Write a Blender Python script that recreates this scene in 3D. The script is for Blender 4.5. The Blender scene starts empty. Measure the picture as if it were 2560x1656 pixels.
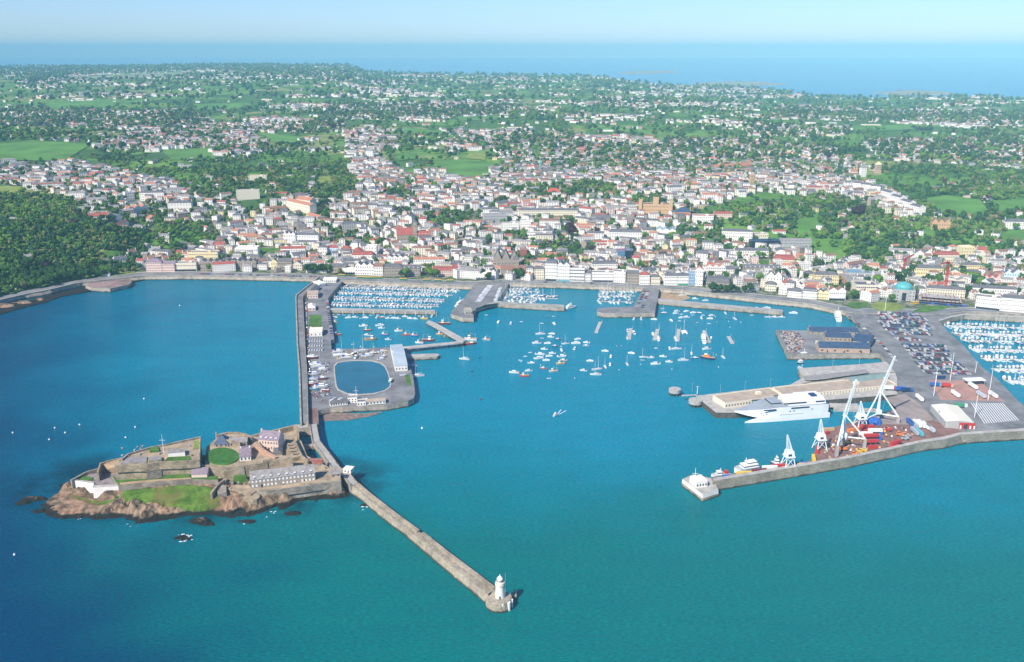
import bpy, math, random
import numpy as np
from mathutils import Vector, Matrix, noise as mnoise
R = math.radians
sc = bpy.context.scene
COL = sc.collection
rnd = random.Random(7)

# ---------------------------------------------------------------- camera geometry (used to lay things out on the ground)
CAM_H, FPX = 330.0, 2300.0
TH = math.atan(708 / FPX)
CT, ST = math.cos(TH), math.sin(TH)

def ray(px, py):
    a, b = (px - 1280) / FPX, -(py - 828) / FPX
    return Vector((a, CT + b * ST, -ST + b * CT))

def at(px, py, z=0.0):
    d = ray(px, py)
    t = (CAM_H - z) / -d.z
    return Vector((d.x * t, d.y * t, z))

def proj(x, y, z=0.0):
    dz = z - CAM_H
    dep = y * CT - dz * ST
    up = y * ST + dz * CT
    return 1280 + FPX * x / dep, 828 - FPX * up / dep, dep

def sm(a, b, v):
    t = min(1, max(0, (v - a) / (b - a)))
    return t * t * (3 - 2 * t)

def lerp_tab(tab, v):
    if v <= tab[0][0]: return tab[0][1]
    for (a, p), (b, q) in zip(tab, tab[1:]):
        if v <= b: return p + (q - p) * (v - a) / (b - a)
    return tab[-1][1]

def inpoly(x, y, P):
    c = False
    j = len(P) - 1
    for i in range(len(P)):
        xi, yi = P[i]; xj, yj = P[j]
        if (yi > y) != (yj > y) and x < (xj - xi) * (y - yi) / (yj - yi) + xi: c = not c
        j = i
    return c

# ---------------------------------------------------------------- terrain function
LAND_Z = 6.0
SHORE = [(-400, 860), (-150, 790), (0, 752), (60, 738), (120, 727), (200, 708), (300, 697), (360, 691), (480, 690), (640, 693), (770, 696),
         (810, 700), (860, 703), (1000, 709), (1180, 716), (1270, 709), (1420, 713), (1560, 719), (1650, 723), (1720, 729), (1900, 749),
         (2020, 761), (2090, 776), (2130, 784), (2230, 786), (2330, 788), (2377, 785), (2430, 782), (2560, 788), (2760, 800), (3000, 815)]
SH_W = [at(a, b, LAND_Z) for a, b in SHORE]
SH_TAB = [(p.x / p.y, p.y) for p in SH_W]
def rpx(px): return (px - 1280) / 2411.0
FAR_TAB = [(rpx(a), b) for a, b in ((-400, 10900), (0, 10800), (600, 11300), (880, 11000), (905, 10100), (1000, 9500), (1500, 9000), (1560, 8200),
           (1620, 7700), (1850, 7800), (1950, 7200), (2050, 6450), (2150, 6200), (2300, 6350), (2450, 6100), (2560, 5650), (2800, 5400))]
TOP_TAB = [(rpx(a), b) for a, b in ((-400, 128), (300, 130), (640, 146), (870, 138), (910, 98), (1100, 90), (1500, 82), (1700, 46), (1900, 32), (2100, 26), (2350, 30), (2450, 46), (2800, 46))]

def hgt(x, y):
    r = x / y
    d0 = lerp_tab(SH_TAB, r)
    s = y - d0
    if s <= 0: return LAND_Z
    wl = 1 - sm(-0.45, -0.40, r)
    wr = sm(0.18, 0.42, r)
    town = 52 * sm(55, 640, s) + 24 * sm(700, 2200, s)
    wood = 48 * sm(22, 260, s) + 28 * sm(300, 1500, s)
    right = 42 * sm(150, 760, s) + 10 * sm(800, 1800, s)
    h = town * (1 - wr) + right * wr
    h = h * (1 - wl) + wood * wl
    k = sm(250, 1000, s)
    if k > 0:
        h += k * (9 * mnoise.noise(Vector((x / 620, y / 800, 3.1))) + 4 * mnoise.noise(Vector((x / 230, y / 260, 7.7))))
    d1 = lerp_tab(FAR_TAB, r)
    tp = lerp_tab(TOP_TAB, r)
    f = sm(2300, 4600, s)
    h = h * (1 - f) + (tp + 6 * mnoise.noise(Vector((x / 700, y / 900, 1.3)))) * f
    h += LAND_Z * (1 - f)
    e = sm(d1 - 330, d1, y)
    return max(h * (1 - e) + 1.0 * e, 1.0)

def hit(px, py):
    d = ray(px, py)
    if d.z >= -1e-4: return None
    t = 1000.0
    prev = t
    while t < 13000:
        x, y, z = d.x * t, d.y * t, CAM_H + d.z * t
        if z <= hgt(x, y):
            lo, hi = prev, t
            for _ in range(12):
                m = (lo + hi) / 2
                if CAM_H + d.z * m <= hgt(d.x * m, d.y * m): hi = m
                else: lo = m
            return Vector((d.x * hi, d.y * hi, hgt(d.x * hi, d.y * hi)))
        prev = t
        t += 12 + t * 0.006
    return None

# ---------------------------------------------------------------- materials
MATS = {}
def mat(name, col, rough=0.8, var=0.12, scale=0.5, spec=0.3, metal=0.0, bump=0.0):
    if name in MATS: return MATS[name]
    m = bpy.data.materials.new(name); m.use_nodes = True
    nt = m.node_tree; b = nt.nodes['Principled BSDF']
    b.inputs['Roughness'].default_value = rough
    b.inputs['Metallic'].default_value = metal
    b.inputs['Specular IOR Level'].default_value = spec
    if var > 0:
        tc = nt.nodes.new('ShaderNodeTexCoord')
        nz = nt.nodes.new('ShaderNodeTexNoise'); nz.inputs['Scale'].default_value = scale; nz.inputs['Detail'].default_value = 5
        nz.inputs['Roughness'].default_value = 0.65
        nt.links.new(tc.outputs['Object'], nz.inputs['Vector'])
        rp = nt.nodes.new('ShaderNodeValToRGB')
        rp.color_ramp.elements[0].position = 0.3; rp.color_ramp.elements[1].position = 0.72
        rp.color_ramp.elements[0].color = [max(0, c * (1 - var * 1.6)) for c in col] + [1]
        rp.color_ramp.elements[1].color = [min(1, c * (1 + var)) for c in col] + [1]
        nt.links.new(nz.outputs['Fac'], rp.inputs['Fac'])
        nt.links.new(rp.outputs['Color'], b.inputs['Base Color'])
        if bump > 0:
            bp = nt.nodes.new('ShaderNodeBump'); bp.inputs['Strength'].default_value = bump; bp.inputs['Distance'].default_value = 0.6
            nt.links.new(nz.outputs['Fac'], bp.inputs['Height']); nt.links.new(bp.outputs['Normal'], b.inputs['Normal'])
    else:
        b.inputs['Base Color'].default_value = (*col, 1)
    MATS[name] = m
    return m

def stone(name, c1, c2, scale=0.25, block=(3.0, 1.2), mortar=0.55):
    """masonry: noise-stained blocks with darker joints"""
    if name in MATS: return MATS[name]
    m = bpy.data.materials.new(name); m.use_nodes = True
    nt = m.node_tree; b = nt.nodes['Principled BSDF']; b.inputs['Roughness'].default_value = 0.9; b.inputs['Specular IOR Level'].default_value = 0.2
    tc = nt.nodes.new('ShaderNodeTexCoord')
    nz = nt.nodes.new('ShaderNodeTexNoise'); nz.inputs['Scale'].default_value = scale; nz.inputs['Detail'].default_value = 6; nz.inputs['Roughness'].default_value = 0.7
    nt.links.new(tc.outputs['Object'], nz.inputs['Vector'])
    rp = nt.nodes.new('ShaderNodeValToRGB')
    rp.color_ramp.elements[0].position = 0.32; rp.color_ramp.elements[1].position = 0.68
    rp.color_ramp.elements[0].color = (*c1, 1); rp.color_ramp.elements[1].color = (*c2, 1)
    nt.links.new(nz.outputs['Fac'], rp.inputs['Fac'])
    vo = nt.nodes.new('ShaderNodeTexVoronoi'); vo.inputs['Scale'].default_value = 0.55
    mp = nt.nodes.new('ShaderNodeMapping'); mp.inputs['Scale'].default_value = (1, 1, 2.2)
    nt.links.new(tc.outputs['Object'], mp.inputs['Vector']); nt.links.new(mp.outputs['Vector'], vo.inputs['Vector'])
    mx = nt.nodes.new('ShaderNodeMix'); mx.data_type = 'RGBA'; mx.blend_type = 'MULTIPLY'
    mx.inputs['Factor'].default_value = 0.45
    sp = nt.nodes.new('ShaderNodeSeparateColor'); nt.links.new(vo.outputs['Color'], sp.inputs['Color'])
    mr = nt.nodes.new('ShaderNodeMapRange'); mr.inputs['To Min'].default_value = mortar; mr.inputs['To Max'].default_value = 1.25
    nt.links.new(sp.outputs['Red'], mr.inputs['Value'])
    nt.links.new(rp.outputs['Color'], mx.inputs['A']); nt.links.new(mr.outputs['Result'], mx.inputs['B'])
    g = nt.nodes.new('ShaderNodeNewGeometry'); sz = nt.nodes.new('ShaderNodeSeparateXYZ'); nt.links.new(g.outputs['Position'], sz.inputs[0])
    ad = nt.nodes.new('ShaderNodeMath'); ad.operation = 'MULTIPLY_ADD'; nt.links.new(nz.outputs['Fac'], ad.inputs[0]); ad.inputs[1].default_value = 3.0; nt.links.new(sz.outputs['Z'], ad.inputs[2])
    tr = nt.nodes.new('ShaderNodeMapRange'); tr.inputs['From Min'].default_value = 2.0; tr.inputs['From Max'].default_value = 3.4; nt.links.new(ad.outputs[0], tr.inputs['Value'])
    m2 = nt.nodes.new('ShaderNodeMix'); m2.data_type = 'RGBA'; m2.inputs['A'].default_value = (.035, .036, .024, 1); nt.links.new(tr.outputs['Result'], m2.inputs['Factor']); nt.links.new(mx.outputs['Result'], m2.inputs['B'])
    nt.links.new(m2.outputs['Result'], b.inputs['Base Color'])
    bp = nt.nodes.new('ShaderNodeBump'); bp.inputs['Strength'].default_value = 0.5; bp.inputs['Distance'].default_value = 0.5
    nt.links.new(vo.outputs['Distance'], bp.inputs['Height']); nt.links.new(bp.outputs['Normal'], b.inputs['Normal'])
    MATS[name] = m
    return m

W_WHITE = mat('white_render', (.82, .77, .69), var=.07, scale=.25)
W_CREAM = mat('cream_render', (.74, .66, .50), var=.07, scale=.25)
W_YELLOW = mat('yellow_render', (.76, .64, .36), var=.07, scale=.25)
W_PINK = mat('pink_render', (.72, .54, .46), var=.08, scale=.25)
W_GREY = mat('grey_render', (.42, .41, .39), var=.12, scale=.25)
W_BLUE = mat('blue_render', (.30, .46, .62), var=.08, scale=.25)
W_STONE = mat('granite_wall', (.36, .30, .24), var=.25, scale=.6)
W_TAN = mat('tan_brick_wall', (.50, .35, .26), var=.2, scale=.5)
W_BRICK = mat('red_brick_wall', (.40, .13, .09), var=.2, scale=.6)
W_SAND = mat('sandstone_wall', (.58, .37, .20), var=.15, scale=.4)
R_SLATE = mat('slate_roof', (.15, .145, .15), var=.3, scale=.35, rough=.6)
R_GREY = mat('grey_roof', (.29, .265, .25), var=.25, scale=.3)
R_ORANGE = mat('orange_tile_roof', (.46, .20, .12), var=.25, scale=.5)
R_RED = mat('red_tile_roof', (.37, .10, .075), var=.25, scale=.5)
R_BROWN = mat('brown_tile_roof', (.26, .14, .10), var=.25, scale=.5)
R_TAN = mat('tan_flat_roof', (.42, .33, .25), var=.15, scale=.15)
R_PURPLE = mat('purple_slate_roof', (.26, .20, .23), var=.2, scale=.4)
R_NAVY = mat('navy_slate_roof', (.045, .075, .14), var=.2, scale=.3, rough=.5)
R_COPPER = mat('copper_roof', (.10, .38, .37), var=.15, scale=.3, rough=.5)
R_GLASS = mat('glazed_roof', (.18, .30, .34), var=.3, scale=.3, rough=.25, spec=.5)
GLASS = mat('window_glass', (.05, .06, .075), var=0, rough=.15, spec=.6)
GLASS_D = mat('dark_glass', (.02, .035, .06), var=.2, scale=.4, rough=.12, spec=.6)
DOOR = mat('dark_door', (.05, .04, .04), var=0)
WHITE = mat('white_paint', (.82, .82, .80), var=.05, scale=.6, rough=.5)
GREYP = mat('grey_paint', (.40, .42, .44), var=.1, scale=.5, rough=.5)
BLACK = mat('black_rubber', (.02, .02, .02), var=0, rough=.7)
ASPH = mat('asphalt', (.205, .20, .20), var=.3, scale=.05, rough=.95)
PAVE = mat('concrete_paving', (.36, .34, .31), var=.22, scale=.08, rough=.95)
CONC = mat('weathered_concrete', (.42, .39, .35), var=.2, scale=.15, rough=.9)
REDDECK = mat('red_tarmac', (.24, .125, .105), var=.25, scale=.08, rough=.95)
GRASS = mat('grass_lawn', (.075, .17, .022), var=.35, scale=.09, rough=1)
GRASS_Y = mat('grass_dry', (.22, .27, .05), var=.25, scale=.05, rough=1)
GRASS_D = mat('grass_pasture', (.10, .235, .035), var=.25, scale=.012, rough=1)
EARTH = mat('sandy_earth', (.40, .28, .17), var=.25, scale=.15, rough=1)
PALE = mat('pale_runway_grass', (.25, .27, .14), var=.2, scale=.01, rough=1)
S_QUAY = stone('quay_granite', (.22, .19, .15), (.47, .41, .33), .12)
S_FORT = stone('fort_granite', (.19, .15, .10), (.46, .365, .245), .16)
S_FORT2 = stone('fort_grey_granite', (.17, .145, .115), (.39, .335, .265), .16)
S_PIER = stone('breakwater_granite', (.22, .185, .135), (.45, .385, .285), .10)
def paint(name, c, **k): return mat(name, c, var=k.pop('var', .08), scale=.6, rough=k.pop('rough', .45), **k)
P_RED = paint('red_paint', (.50, .035, .03)); P_BLUE = paint('blue_paint', (.03, .12, .42)); P_NAVY = paint('navy_paint', (.02, .04, .12))
P_YEL = paint('yellow_paint', (.78, .50, .04)); P_ORG = paint('orange_paint', (.75, .20, .03)); P_GRN = paint('green_paint', (.05, .30, .16))
P_LIME = paint('lime_paint', (.35, .58, .05)); P_TAN = paint('tan_paint', (.52, .36, .20)); P_SIL = paint('silver_paint', (.52, .54, .56), rough=.3)
P_TEAL = paint('teal_paint', (.12, .42, .48)); P_DGREY = paint('dark_grey_paint', (.07, .075, .085), rough=.35); P_MAROON = paint('maroon_paint', (.20, .03, .04))
P_CRANE = paint('crane_white', (.74, .80, .78)); P_DECK = paint('boat_deck_grey', (.45, .46, .46))

# ---------------------------------------------------------------- mesh builder
class MB:
    def __init__(s): s.v, s.f, s.m, s.mats = [], [], [], []
    def mi(s, m):
        if m not in s.mats: s.mats.append(m)
        return s.mats.index(m)
    def add(s, vs, fs, m):
        o = len(s.v); k = s.mi(m)
        s.v += [tuple(v) for v in vs]
        for f in fs: s.f.append(tuple(i + o for i in f)); s.m.append(k)
        return s
    def box(s, c, d, m, rz=0.0, top=1.0):
        x, y, z = d[0] / 2, d[1] / 2, d[2]
        vs = [(-x, -y, 0), (x, -y, 0), (x, y, 0), (-x, y, 0), (-x * top, -y * top, z), (x * top, -y * top, z), (x * top, y * top, z), (-x * top, y * top, z)]
        ca, sa = math.cos(rz), math.sin(rz)
        vs = [(c[0] + a * ca - b * sa, c[1] + a * sa + b * ca, c[2] + h) for a, b, h in vs]
        return s.add(vs, [(3, 2, 1, 0), (4, 5, 6, 7), (0, 1, 5, 4), (1, 2, 6, 5), (2, 3, 7, 6), (3, 0, 4, 7)], m)
    def prism(s, poly, z0, z1, mtop, mside=None, flare=0.0):
        poly = [(p[0], p[1]) for p in poly]
        a = sum(p[0] * q[1] - q[0] * p[1] for p, q in zip(poly, poly[1:] + poly[:1]))
        if a < 0: poly = poly[::-1]
        n = len(poly)
        tz = z1 if isinstance(z1, (list, tuple)) else [z1] * n
        if a < 0 and isinstance(z1, (list, tuple)): tz = list(z1)[::-1]
        cx = sum(p[0] for p in poly) / n; cy = sum(p[1] for p in poly) / n
        lo = []
        for x, y in poly:
            L = math.hypot(x - cx, y - cy) or 1
            lo.append((x + (x - cx) / L * flare, y + (y - cy) / L * flare, z0))
        vs = lo + [(x, y, z) for (x, y), z in zip(poly, tz)]
        s.add(vs, [tuple(range(n, 2 * n))], mtop)
        return s.add(vs, [(i, (i + 1) % n, n + (i + 1) % n, n + i) for i in range(n)] + [tuple(range(n - 1, -1, -1))], mside or mtop)
    def tube(s, p0, p1, r0, m, r1=None, n=6):
        p0, p1 = Vector(p0), Vector(p1); r1 = r0 if r1 is None else r1
        d = (p1 - p0).normalized()
        u = d.orthogonal().normalized(); w = d.cross(u)
        vs = [p0 + (u * math.cos(a) + w * math.sin(a)) * r0 for a in (2 * math.pi * i / n for i in range(n))]
        vs += [p1 + (u * math.cos(a) + w * math.sin(a)) * r1 for a in (2 * math.pi * i / n for i in range(n))]
        return s.add(vs, [(i, (i + 1) % n, n + (i + 1) % n, n + i) for i in range(n)] + [tuple(range(n - 1, -1, -1)), tuple(range(n, 2 * n))], m)
    def lathe(s, c, prof, m, n=20):
        vs, fs = [], []
        for r, z in prof:
            vs += [(c[0] + r * math.cos(2 * math.pi * i / n), c[1] + r * math.sin(2 * math.pi * i / n), c[2] + z) for i in range(n)]
        for k in range(len(prof) - 1):
            fs += [(k * n + i, k * n + (i + 1) % n, k * n + n + (i + 1) % n, k * n + n + i) for i in range(n)]
        fs += [tuple(range(n - 1, -1, -1)), tuple(range((len(prof) - 1) * n, len(prof) * n))]
        return s.add(vs, fs, m)
    def gable(s, x0, x1, y0, y1, z, h, m, mg=None, ov=.35, along='x'):
        """ridge along x (or y); thick enough roof solid with gable ends"""
        if along == 'x':
            yc = (y0 + y1) / 2
            vs = [(x0 - ov, y0 - ov, z), (x1 + ov, y0 - ov, z), (x1 + ov, y1 + ov, z), (x0 - ov, y1 + ov, z), (x0 - ov, yc, z + h), (x1 + ov, yc, z + h)]
        else:
            xc = (x0 + x1) / 2
            vs = [(x1 + ov, y0 - ov, z), (x1 + ov, y1 + ov, z), (x0 - ov, y1 + ov, z), (x0 - ov, y0 - ov, z), (xc, y0 - ov, z + h), (xc, y1 + ov, z + h)]
        s.add(vs, [(0, 1, 5, 4), (2, 3, 4, 5), (3, 2, 1, 0)], m)
        return s.add(vs, [(3, 0, 4), (1, 2, 5)], mg or m)
    def hip(s, x0, x1, y0, y1, z, h, m, ov=.35, ins=None):
        x0 -= ov; x1 += ov; y0 -= ov; y1 += ov
        w, d = x1 - x0, y1 - y0
        if ins is None: ins = min(w, d) / 2 * .95
        ix, iy = min(ins, w / 2 * .98), min(ins, d / 2 * .98)
        vs = [(x0, y0, z), (x1, y0, z), (x1, y1, z), (x0, y1, z), (x0 + ix, y0 + iy, z + h), (x1 - ix, y0 + iy, z + h), (x1 - ix, y1 - iy, z + h), (x0 + ix, y1 - iy, z + h)]
        return s.add(vs, [(3, 2, 1, 0), (4, 5, 6, 7), (0, 1, 5, 4), (1, 2, 6, 5), (2, 3, 7, 6), (3, 0, 4, 7)], m)
    def mesh(s, name):
        me = bpy.data.meshes.new(name)
        me.from_pydata(s.v, [], s.f)
        for m in s.mats: me.materials.append(m)
        if len(s.mats) > 1: me.polygons.foreach_set('material_index', s.m)
        me.update()
        return me
    def off(s, o):
        s.v = [(a - o[0], b - o[1], c - o[2]) for a, b, c in s.v]
        return s
    def build(s, name, parent=None, origin=None, smooth=False):
        if origin is not None: s.off(origin)
        me = s.mesh(name)
        if smooth: me.polygons.foreach_set('use_smooth', [True] * len(me.polygons))
        o = bpy.data.objects.new(name, me); COL.objects.link(o)
        if parent is not None: o.parent = parent
        elif origin is not None: o.location = origin
        return o

THINGS = []
def tag(o, label, cat, group=None, kind=None, anchor=None):
    o['label'] = label; o['category'] = cat
    if group: o['group'] = group
    if kind: o['kind'] = kind
    THINGS.append((o, anchor))
    return o
def thing(name, label, cat, loc=(0, 0, 0), rz=0.0, group=None, anchor=None):
    o = bpy.data.objects.new(name, None); COL.objects.link(o)
    o.location = loc; o.rotation_euler = (0, 0, rz); o.empty_display_size = 1
    return tag(o, label, cat, group, anchor=anchor)
def struct(o, label=None):
    o['kind'] = 'structure'
    if label: o['label'] = label
    return o
def dup(root, loc, rz, label, group=None, scale=1.0, anchor=None, mats=None):
    kids = {}
    def cp(o, parent):
        c = o.copy(); COL.objects.link(c)
        if parent is not None: c.parent = parent
        if mats and c.type == 'MESH':
            for i, sl in enumerate(o.material_slots):
                if sl.material in mats:
                    c.material_slots[i].link = 'OBJECT'; c.material_slots[i].material = mats[sl.material]
        for ch in CH.get(o.name, ()): cp(ch, c)
        return c
    r = cp(root, None)
    r.location = loc; r.rotation_euler = (0, 0, rz); r.scale = (scale,) * 3
    r['label'] = label
    if group: r['group'] = group
    THINGS.append((r, anchor))
    return r
CH = {}
def note(root):
    """remember a prototype's tree for dup()"""
    for o in bpy.data.objects:
        if o.parent is not None: CH.setdefault(o.parent.name, [])
        if o.parent is not None and o not in CH[o.parent.name]: CH[o.parent.name].append(o)
    return root
def remove_tree(root):
    for ch in CH.get(root.name, ()): remove_tree(ch)
    bpy.data.objects.remove(root)
# ================================================================ world, sun, camera, haze
sc.view_settings.view_transform = 'Standard'; sc.view_settings.look = 'None'
sc.view_settings.exposure = 0.50; sc.view_settings.gamma = 1.0
EL, AZ = R(43), math.atan2(-.64, -.77)          # sun to the left of and behind the camera
world = bpy.data.worlds.new("World"); sc.world = world; world.use_nodes = True
wn = world.node_tree
sky = wn.nodes.new('ShaderNodeTexSky'); sky.sky_type = 'NISHITA'; sky.sun_disc = False
sky.sun_elevation = EL; sky.sun_rotation = AZ % (2 * math.pi); sky.air_density = 1.0; sky.dust_density = 0.2; sky.ozone_density = 3.0
tint = wn.nodes.new('ShaderNodeMix'); tint.data_type = 'RGBA'; tint.blend_type = 'MULTIPLY'; tint.inputs['Factor'].default_value = 1
tint.inputs['B'].default_value = (.50, .66, .98, 1)
wn.links.new(sky.outputs[0], tint.inputs['A']); wn.links.new(tint.outputs['Result'], wn.nodes['Background'].inputs[0]); wn.nodes['Background'].inputs[1].default_value = 0.12
sun = bpy.data.objects.new('sun', bpy.data.lights.new('sun', 'SUN')); COL.objects.link(sun)
sun.data.energy = 4.8; sun.data.angle = R(.5); sun.data.color = (1, .935, .83)
sv = Vector((math.sin(AZ) * math.cos(EL), math.cos(AZ) * math.cos(EL), math.sin(EL)))
sun.rotation_euler = sv.to_track_quat('Z', 'Y').to_euler(); sun.location = (0, 0, 600)
cam = bpy.data.objects.new('camera', bpy.data.cameras.new('camera')); COL.objects.link(cam); sc.camera = cam
cam.location = (0, 0, CAM_H); cam.rotation_euler = (math.pi / 2 - TH, 0, 0)
cam.data.sensor_width = 36; cam.data.lens = FPX / 2560 * 36; cam.data.clip_start = 1; cam.data.clip_end = 90000

hz = MB().box((0, 16200, -6), (64000, 34000, 426), mat('haze_tmp', (1, 1, 1), var=0)).build('haze')
hm = bpy.data.materials.new('haze_air'); hm.use_nodes = True; hn = hm.node_tree
hn.nodes.remove(hn.nodes['Principled BSDF'])
pv = hn.nodes.new('ShaderNodeVolumePrincipled')
pv.inputs['Color'].default_value = (.34, .74, .88, 1); pv.inputs['Density'].default_value = 0.000072; pv.inputs['Anisotropy'].default_value = -0.3
hn.links.new(pv.outputs[0], hn.nodes['Material Output'].inputs['Volume'])
hz.data.materials.clear(); hz.data.materials.append(hm); hz['kind'] = 'stuff'; hz['label'] = 'pale blue sea haze thickening towards the horizon'; hz.display_type = 'WIRE'

# ================================================================ sea
wm = bpy.data.materials.new('sea_water'); wm.use_nodes = True; nt = wm.node_tree; N = nt.nodes; L = nt.links
bs = N['Principled BSDF']; bs.inputs['Roughness'].default_value = .13; bs.inputs['IOR'].default_value = 1.33; bs.inputs['Specular IOR Level'].default_value = .08
tc = N.new('ShaderNodeTexCoord'); sx = N.new('ShaderNodeSeparateXYZ'); L.new(tc.outputs['Object'], sx.inputs[0])
def rng(src, a, b, lo=0.0, hi=1.0):
    n = N.new('ShaderNodeMapRange'); n.interpolation_type = 'SMOOTHSTEP'
    n.inputs['From Min'].default_value = a; n.inputs['From Max'].default_value = b; n.inputs['To Min'].default_value = lo; n.inputs['To Max'].default_value = hi
    L.new(src, n.inputs['Value']); return n.outputs['Result']
def math_(op, a, b):
    n = N.new('ShaderNodeMath'); n.operation = op
    for i, s in enumerate((a, b)):
        if isinstance(s, (int, float)): n.inputs[i].default_value = s
        else: L.new(s, n.inputs[i])
    return n.outputs[0]
def nz_(scale, detail=4, sy=1.0, rough=.6):
    mp = N.new('ShaderNodeMapping'); mp.inputs['Scale'].default_value = (scale, scale * sy, scale); L.new(tc.outputs['Object'], mp.inputs['Vector'])
    n = N.new('ShaderNodeTexNoise'); n.inputs['Scale'].default_value = 1; n.inputs['Detail'].default_value = detail; n.inputs['Roughness'].default_value = rough
    L.new(mp.outputs[0], n.inputs['Vector']); return n.outputs['Fac']
def mixc(f, a, b):
    n = N.new('ShaderNodeMix'); n.data_type = 'RGBA'
    if isinstance(f, float): n.inputs['Factor'].default_value = f
    else: L.new(f, n.inputs['Factor'])
    for k, s in (('A', a), ('B', b)):
        if isinstance(s, tuple): n.inputs[k].default_value = (*s, 1)
        else: L.new(s, n.inputs[k])
    return n.outputs['Result']
big = nz_(1 / 260., 3); wob = math_('MULTIPLY', math_('SUBTRACT', big, .5), 420.)
xx = math_('ADD', sx.outputs['X'], wob); yy = math_('ADD', sx.outputs['Y'], wob)
HARB, TEAL, NAVY, OCEAN = (.000, .188, .272), (.000, .136, .132), (.000, .042, .100), (.000, .14, .25)
c = mixc(rng(yy, 520., 800.), TEAL, HARB)                       # shallower greenish water on this side
brg = math_('DIVIDE', math_('MULTIPLY', xx, -1.), sx.outputs['Y'])
c = mixc(rng(brg, .24, .66), c, NAVY)   # water turns darker navy towards the left, by bearing
c = mixc(rng(sx.outputs['Y'], 2000., 5000.), c, OCEAN)
st = nz_(1 / 60., 4, 2.6)
c2 = mixc(rng(st, .35, .7, .0, .22), c, mixc(.55, c, (.0, .05, .11)))
ci = at(480, 1200, 0)                                            # weed covered reef round the islet
qx = math_('DIVIDE', math_('SUBTRACT', sx.outputs['X'], ci.x + 6), 150.); qy = math_('DIVIDE', math_('SUBTRACT', sx.outputs['Y'], ci.y - 4), 62.)
qd = math_('ADD', math_('MULTIPLY', qx, qx), math_('MULTIPLY', qy, qy))
qf = math_('MULTIPLY', rng(qd, .55, 1.5, 1., 0.), rng(nz_(1 / 34., 5), .36, .6, 0., .85))
c2 = mixc(qf, c2, (.0, .022, .040))
cr = rng(nz_(1 / 3.2, 3, 3.2, .7), .30, .72, -.28, .28)          # light and dark of ripple facets painted into the water colour
hv = N.new('ShaderNodeHueSaturation'); L.new(c2, hv.inputs['Color']); L.new(math_('ADD', cr, 1.0), hv.inputs['Value'])
L.new(hv.outputs[0], bs.inputs['Base Color'])
bp = N.new('ShaderNodeBump'); bp.inputs['Strength'].default_value = .55; bp.inputs['Distance'].default_value = 1.2
rip = math_('ADD', math_('MULTIPLY', nz_(1 / 5., 3, 2.2), 1.0), math_('MULTIPLY', nz_(1 / 17., 2, 1.8), 1.3))
L.new(rip, bp.inputs['Height']); L.new(bp.outputs[0], bs.inputs['Normal'])
sea = MB().add([(-31000, -600, 0), (31000, -600, 0), (31000, 33000, 0), (-31000, 33000, 0)], [(0, 1, 2, 3)], wm).build('sea')
struct(sea, 'turquoise to deep blue sea around the harbour')

# ================================================================ land
tm = bpy.data.materials.new('countryside'); tm.use_nodes = True; nt = tm.node_tree; N = nt.nodes; L = nt.links
bs = N['Principled BSDF']; bs.inputs['Roughness'].default_value = 1; bs.inputs['Specular IOR Level'].default_value = .05
tc = N.new('ShaderNodeTexCoord'); sx = N.new('ShaderNodeSeparateXYZ'); L.new(tc.outputs['Object'], sx.inputs[0])
mp = N.new('ShaderNodeMapping'); mp.inputs['Scale'].default_value = (1 / 190., 1 / 170., 0); L.new(tc.outputs['Object'], mp.inputs[0])
vo = N.new('ShaderNodeTexVoronoi'); vo.distance = 'CHEBYCHEV'; vo.inputs['Scale'].default_value = 1; L.new(mp.outputs[0], vo.inputs['Vector'])
sp = N.new('ShaderNodeSeparateColor'); L.new(vo.outputs['Color'], sp.inputs[0])
rp = N.new('ShaderNodeValToRGB'); L.new(sp.outputs[0], rp.inputs[0]); rp.color_ramp.interpolation = 'CONSTANT'

for i, (p, cc) in enumerate(((0, (.075, .165, .035)), (.25, (.11, .235, .04)), (.45, (.06, .13, .035)), (.58, (.15, .275, .05)), (.82, (.24, .27, .09)))):
    e = rp.color_ramp.elements[i] if i < 2 else rp.color_ramp.elements.new(p)
    e.position = p; e.color = (*cc, 1)
gn = nz_(1 / 28., 5)
land = mixc(rng(gn, .40, .70, 0., .6), rp.outputs[0], (.035, .07, .022))
# built-up ground near the harbour: gardens, walls, lanes
tn = nz_(1 / 9., 4)
town = mixc(rng(tn, .42, .6), (.06, .10, .032), (.25, .225, .19))
ge = N.new('ShaderNodeAttribute'); ge.attribute_name = 'built'
land = mixc(ge.outputs['Fac'], land, town)
L.new(land, bs.inputs['Base Color'])

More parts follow.
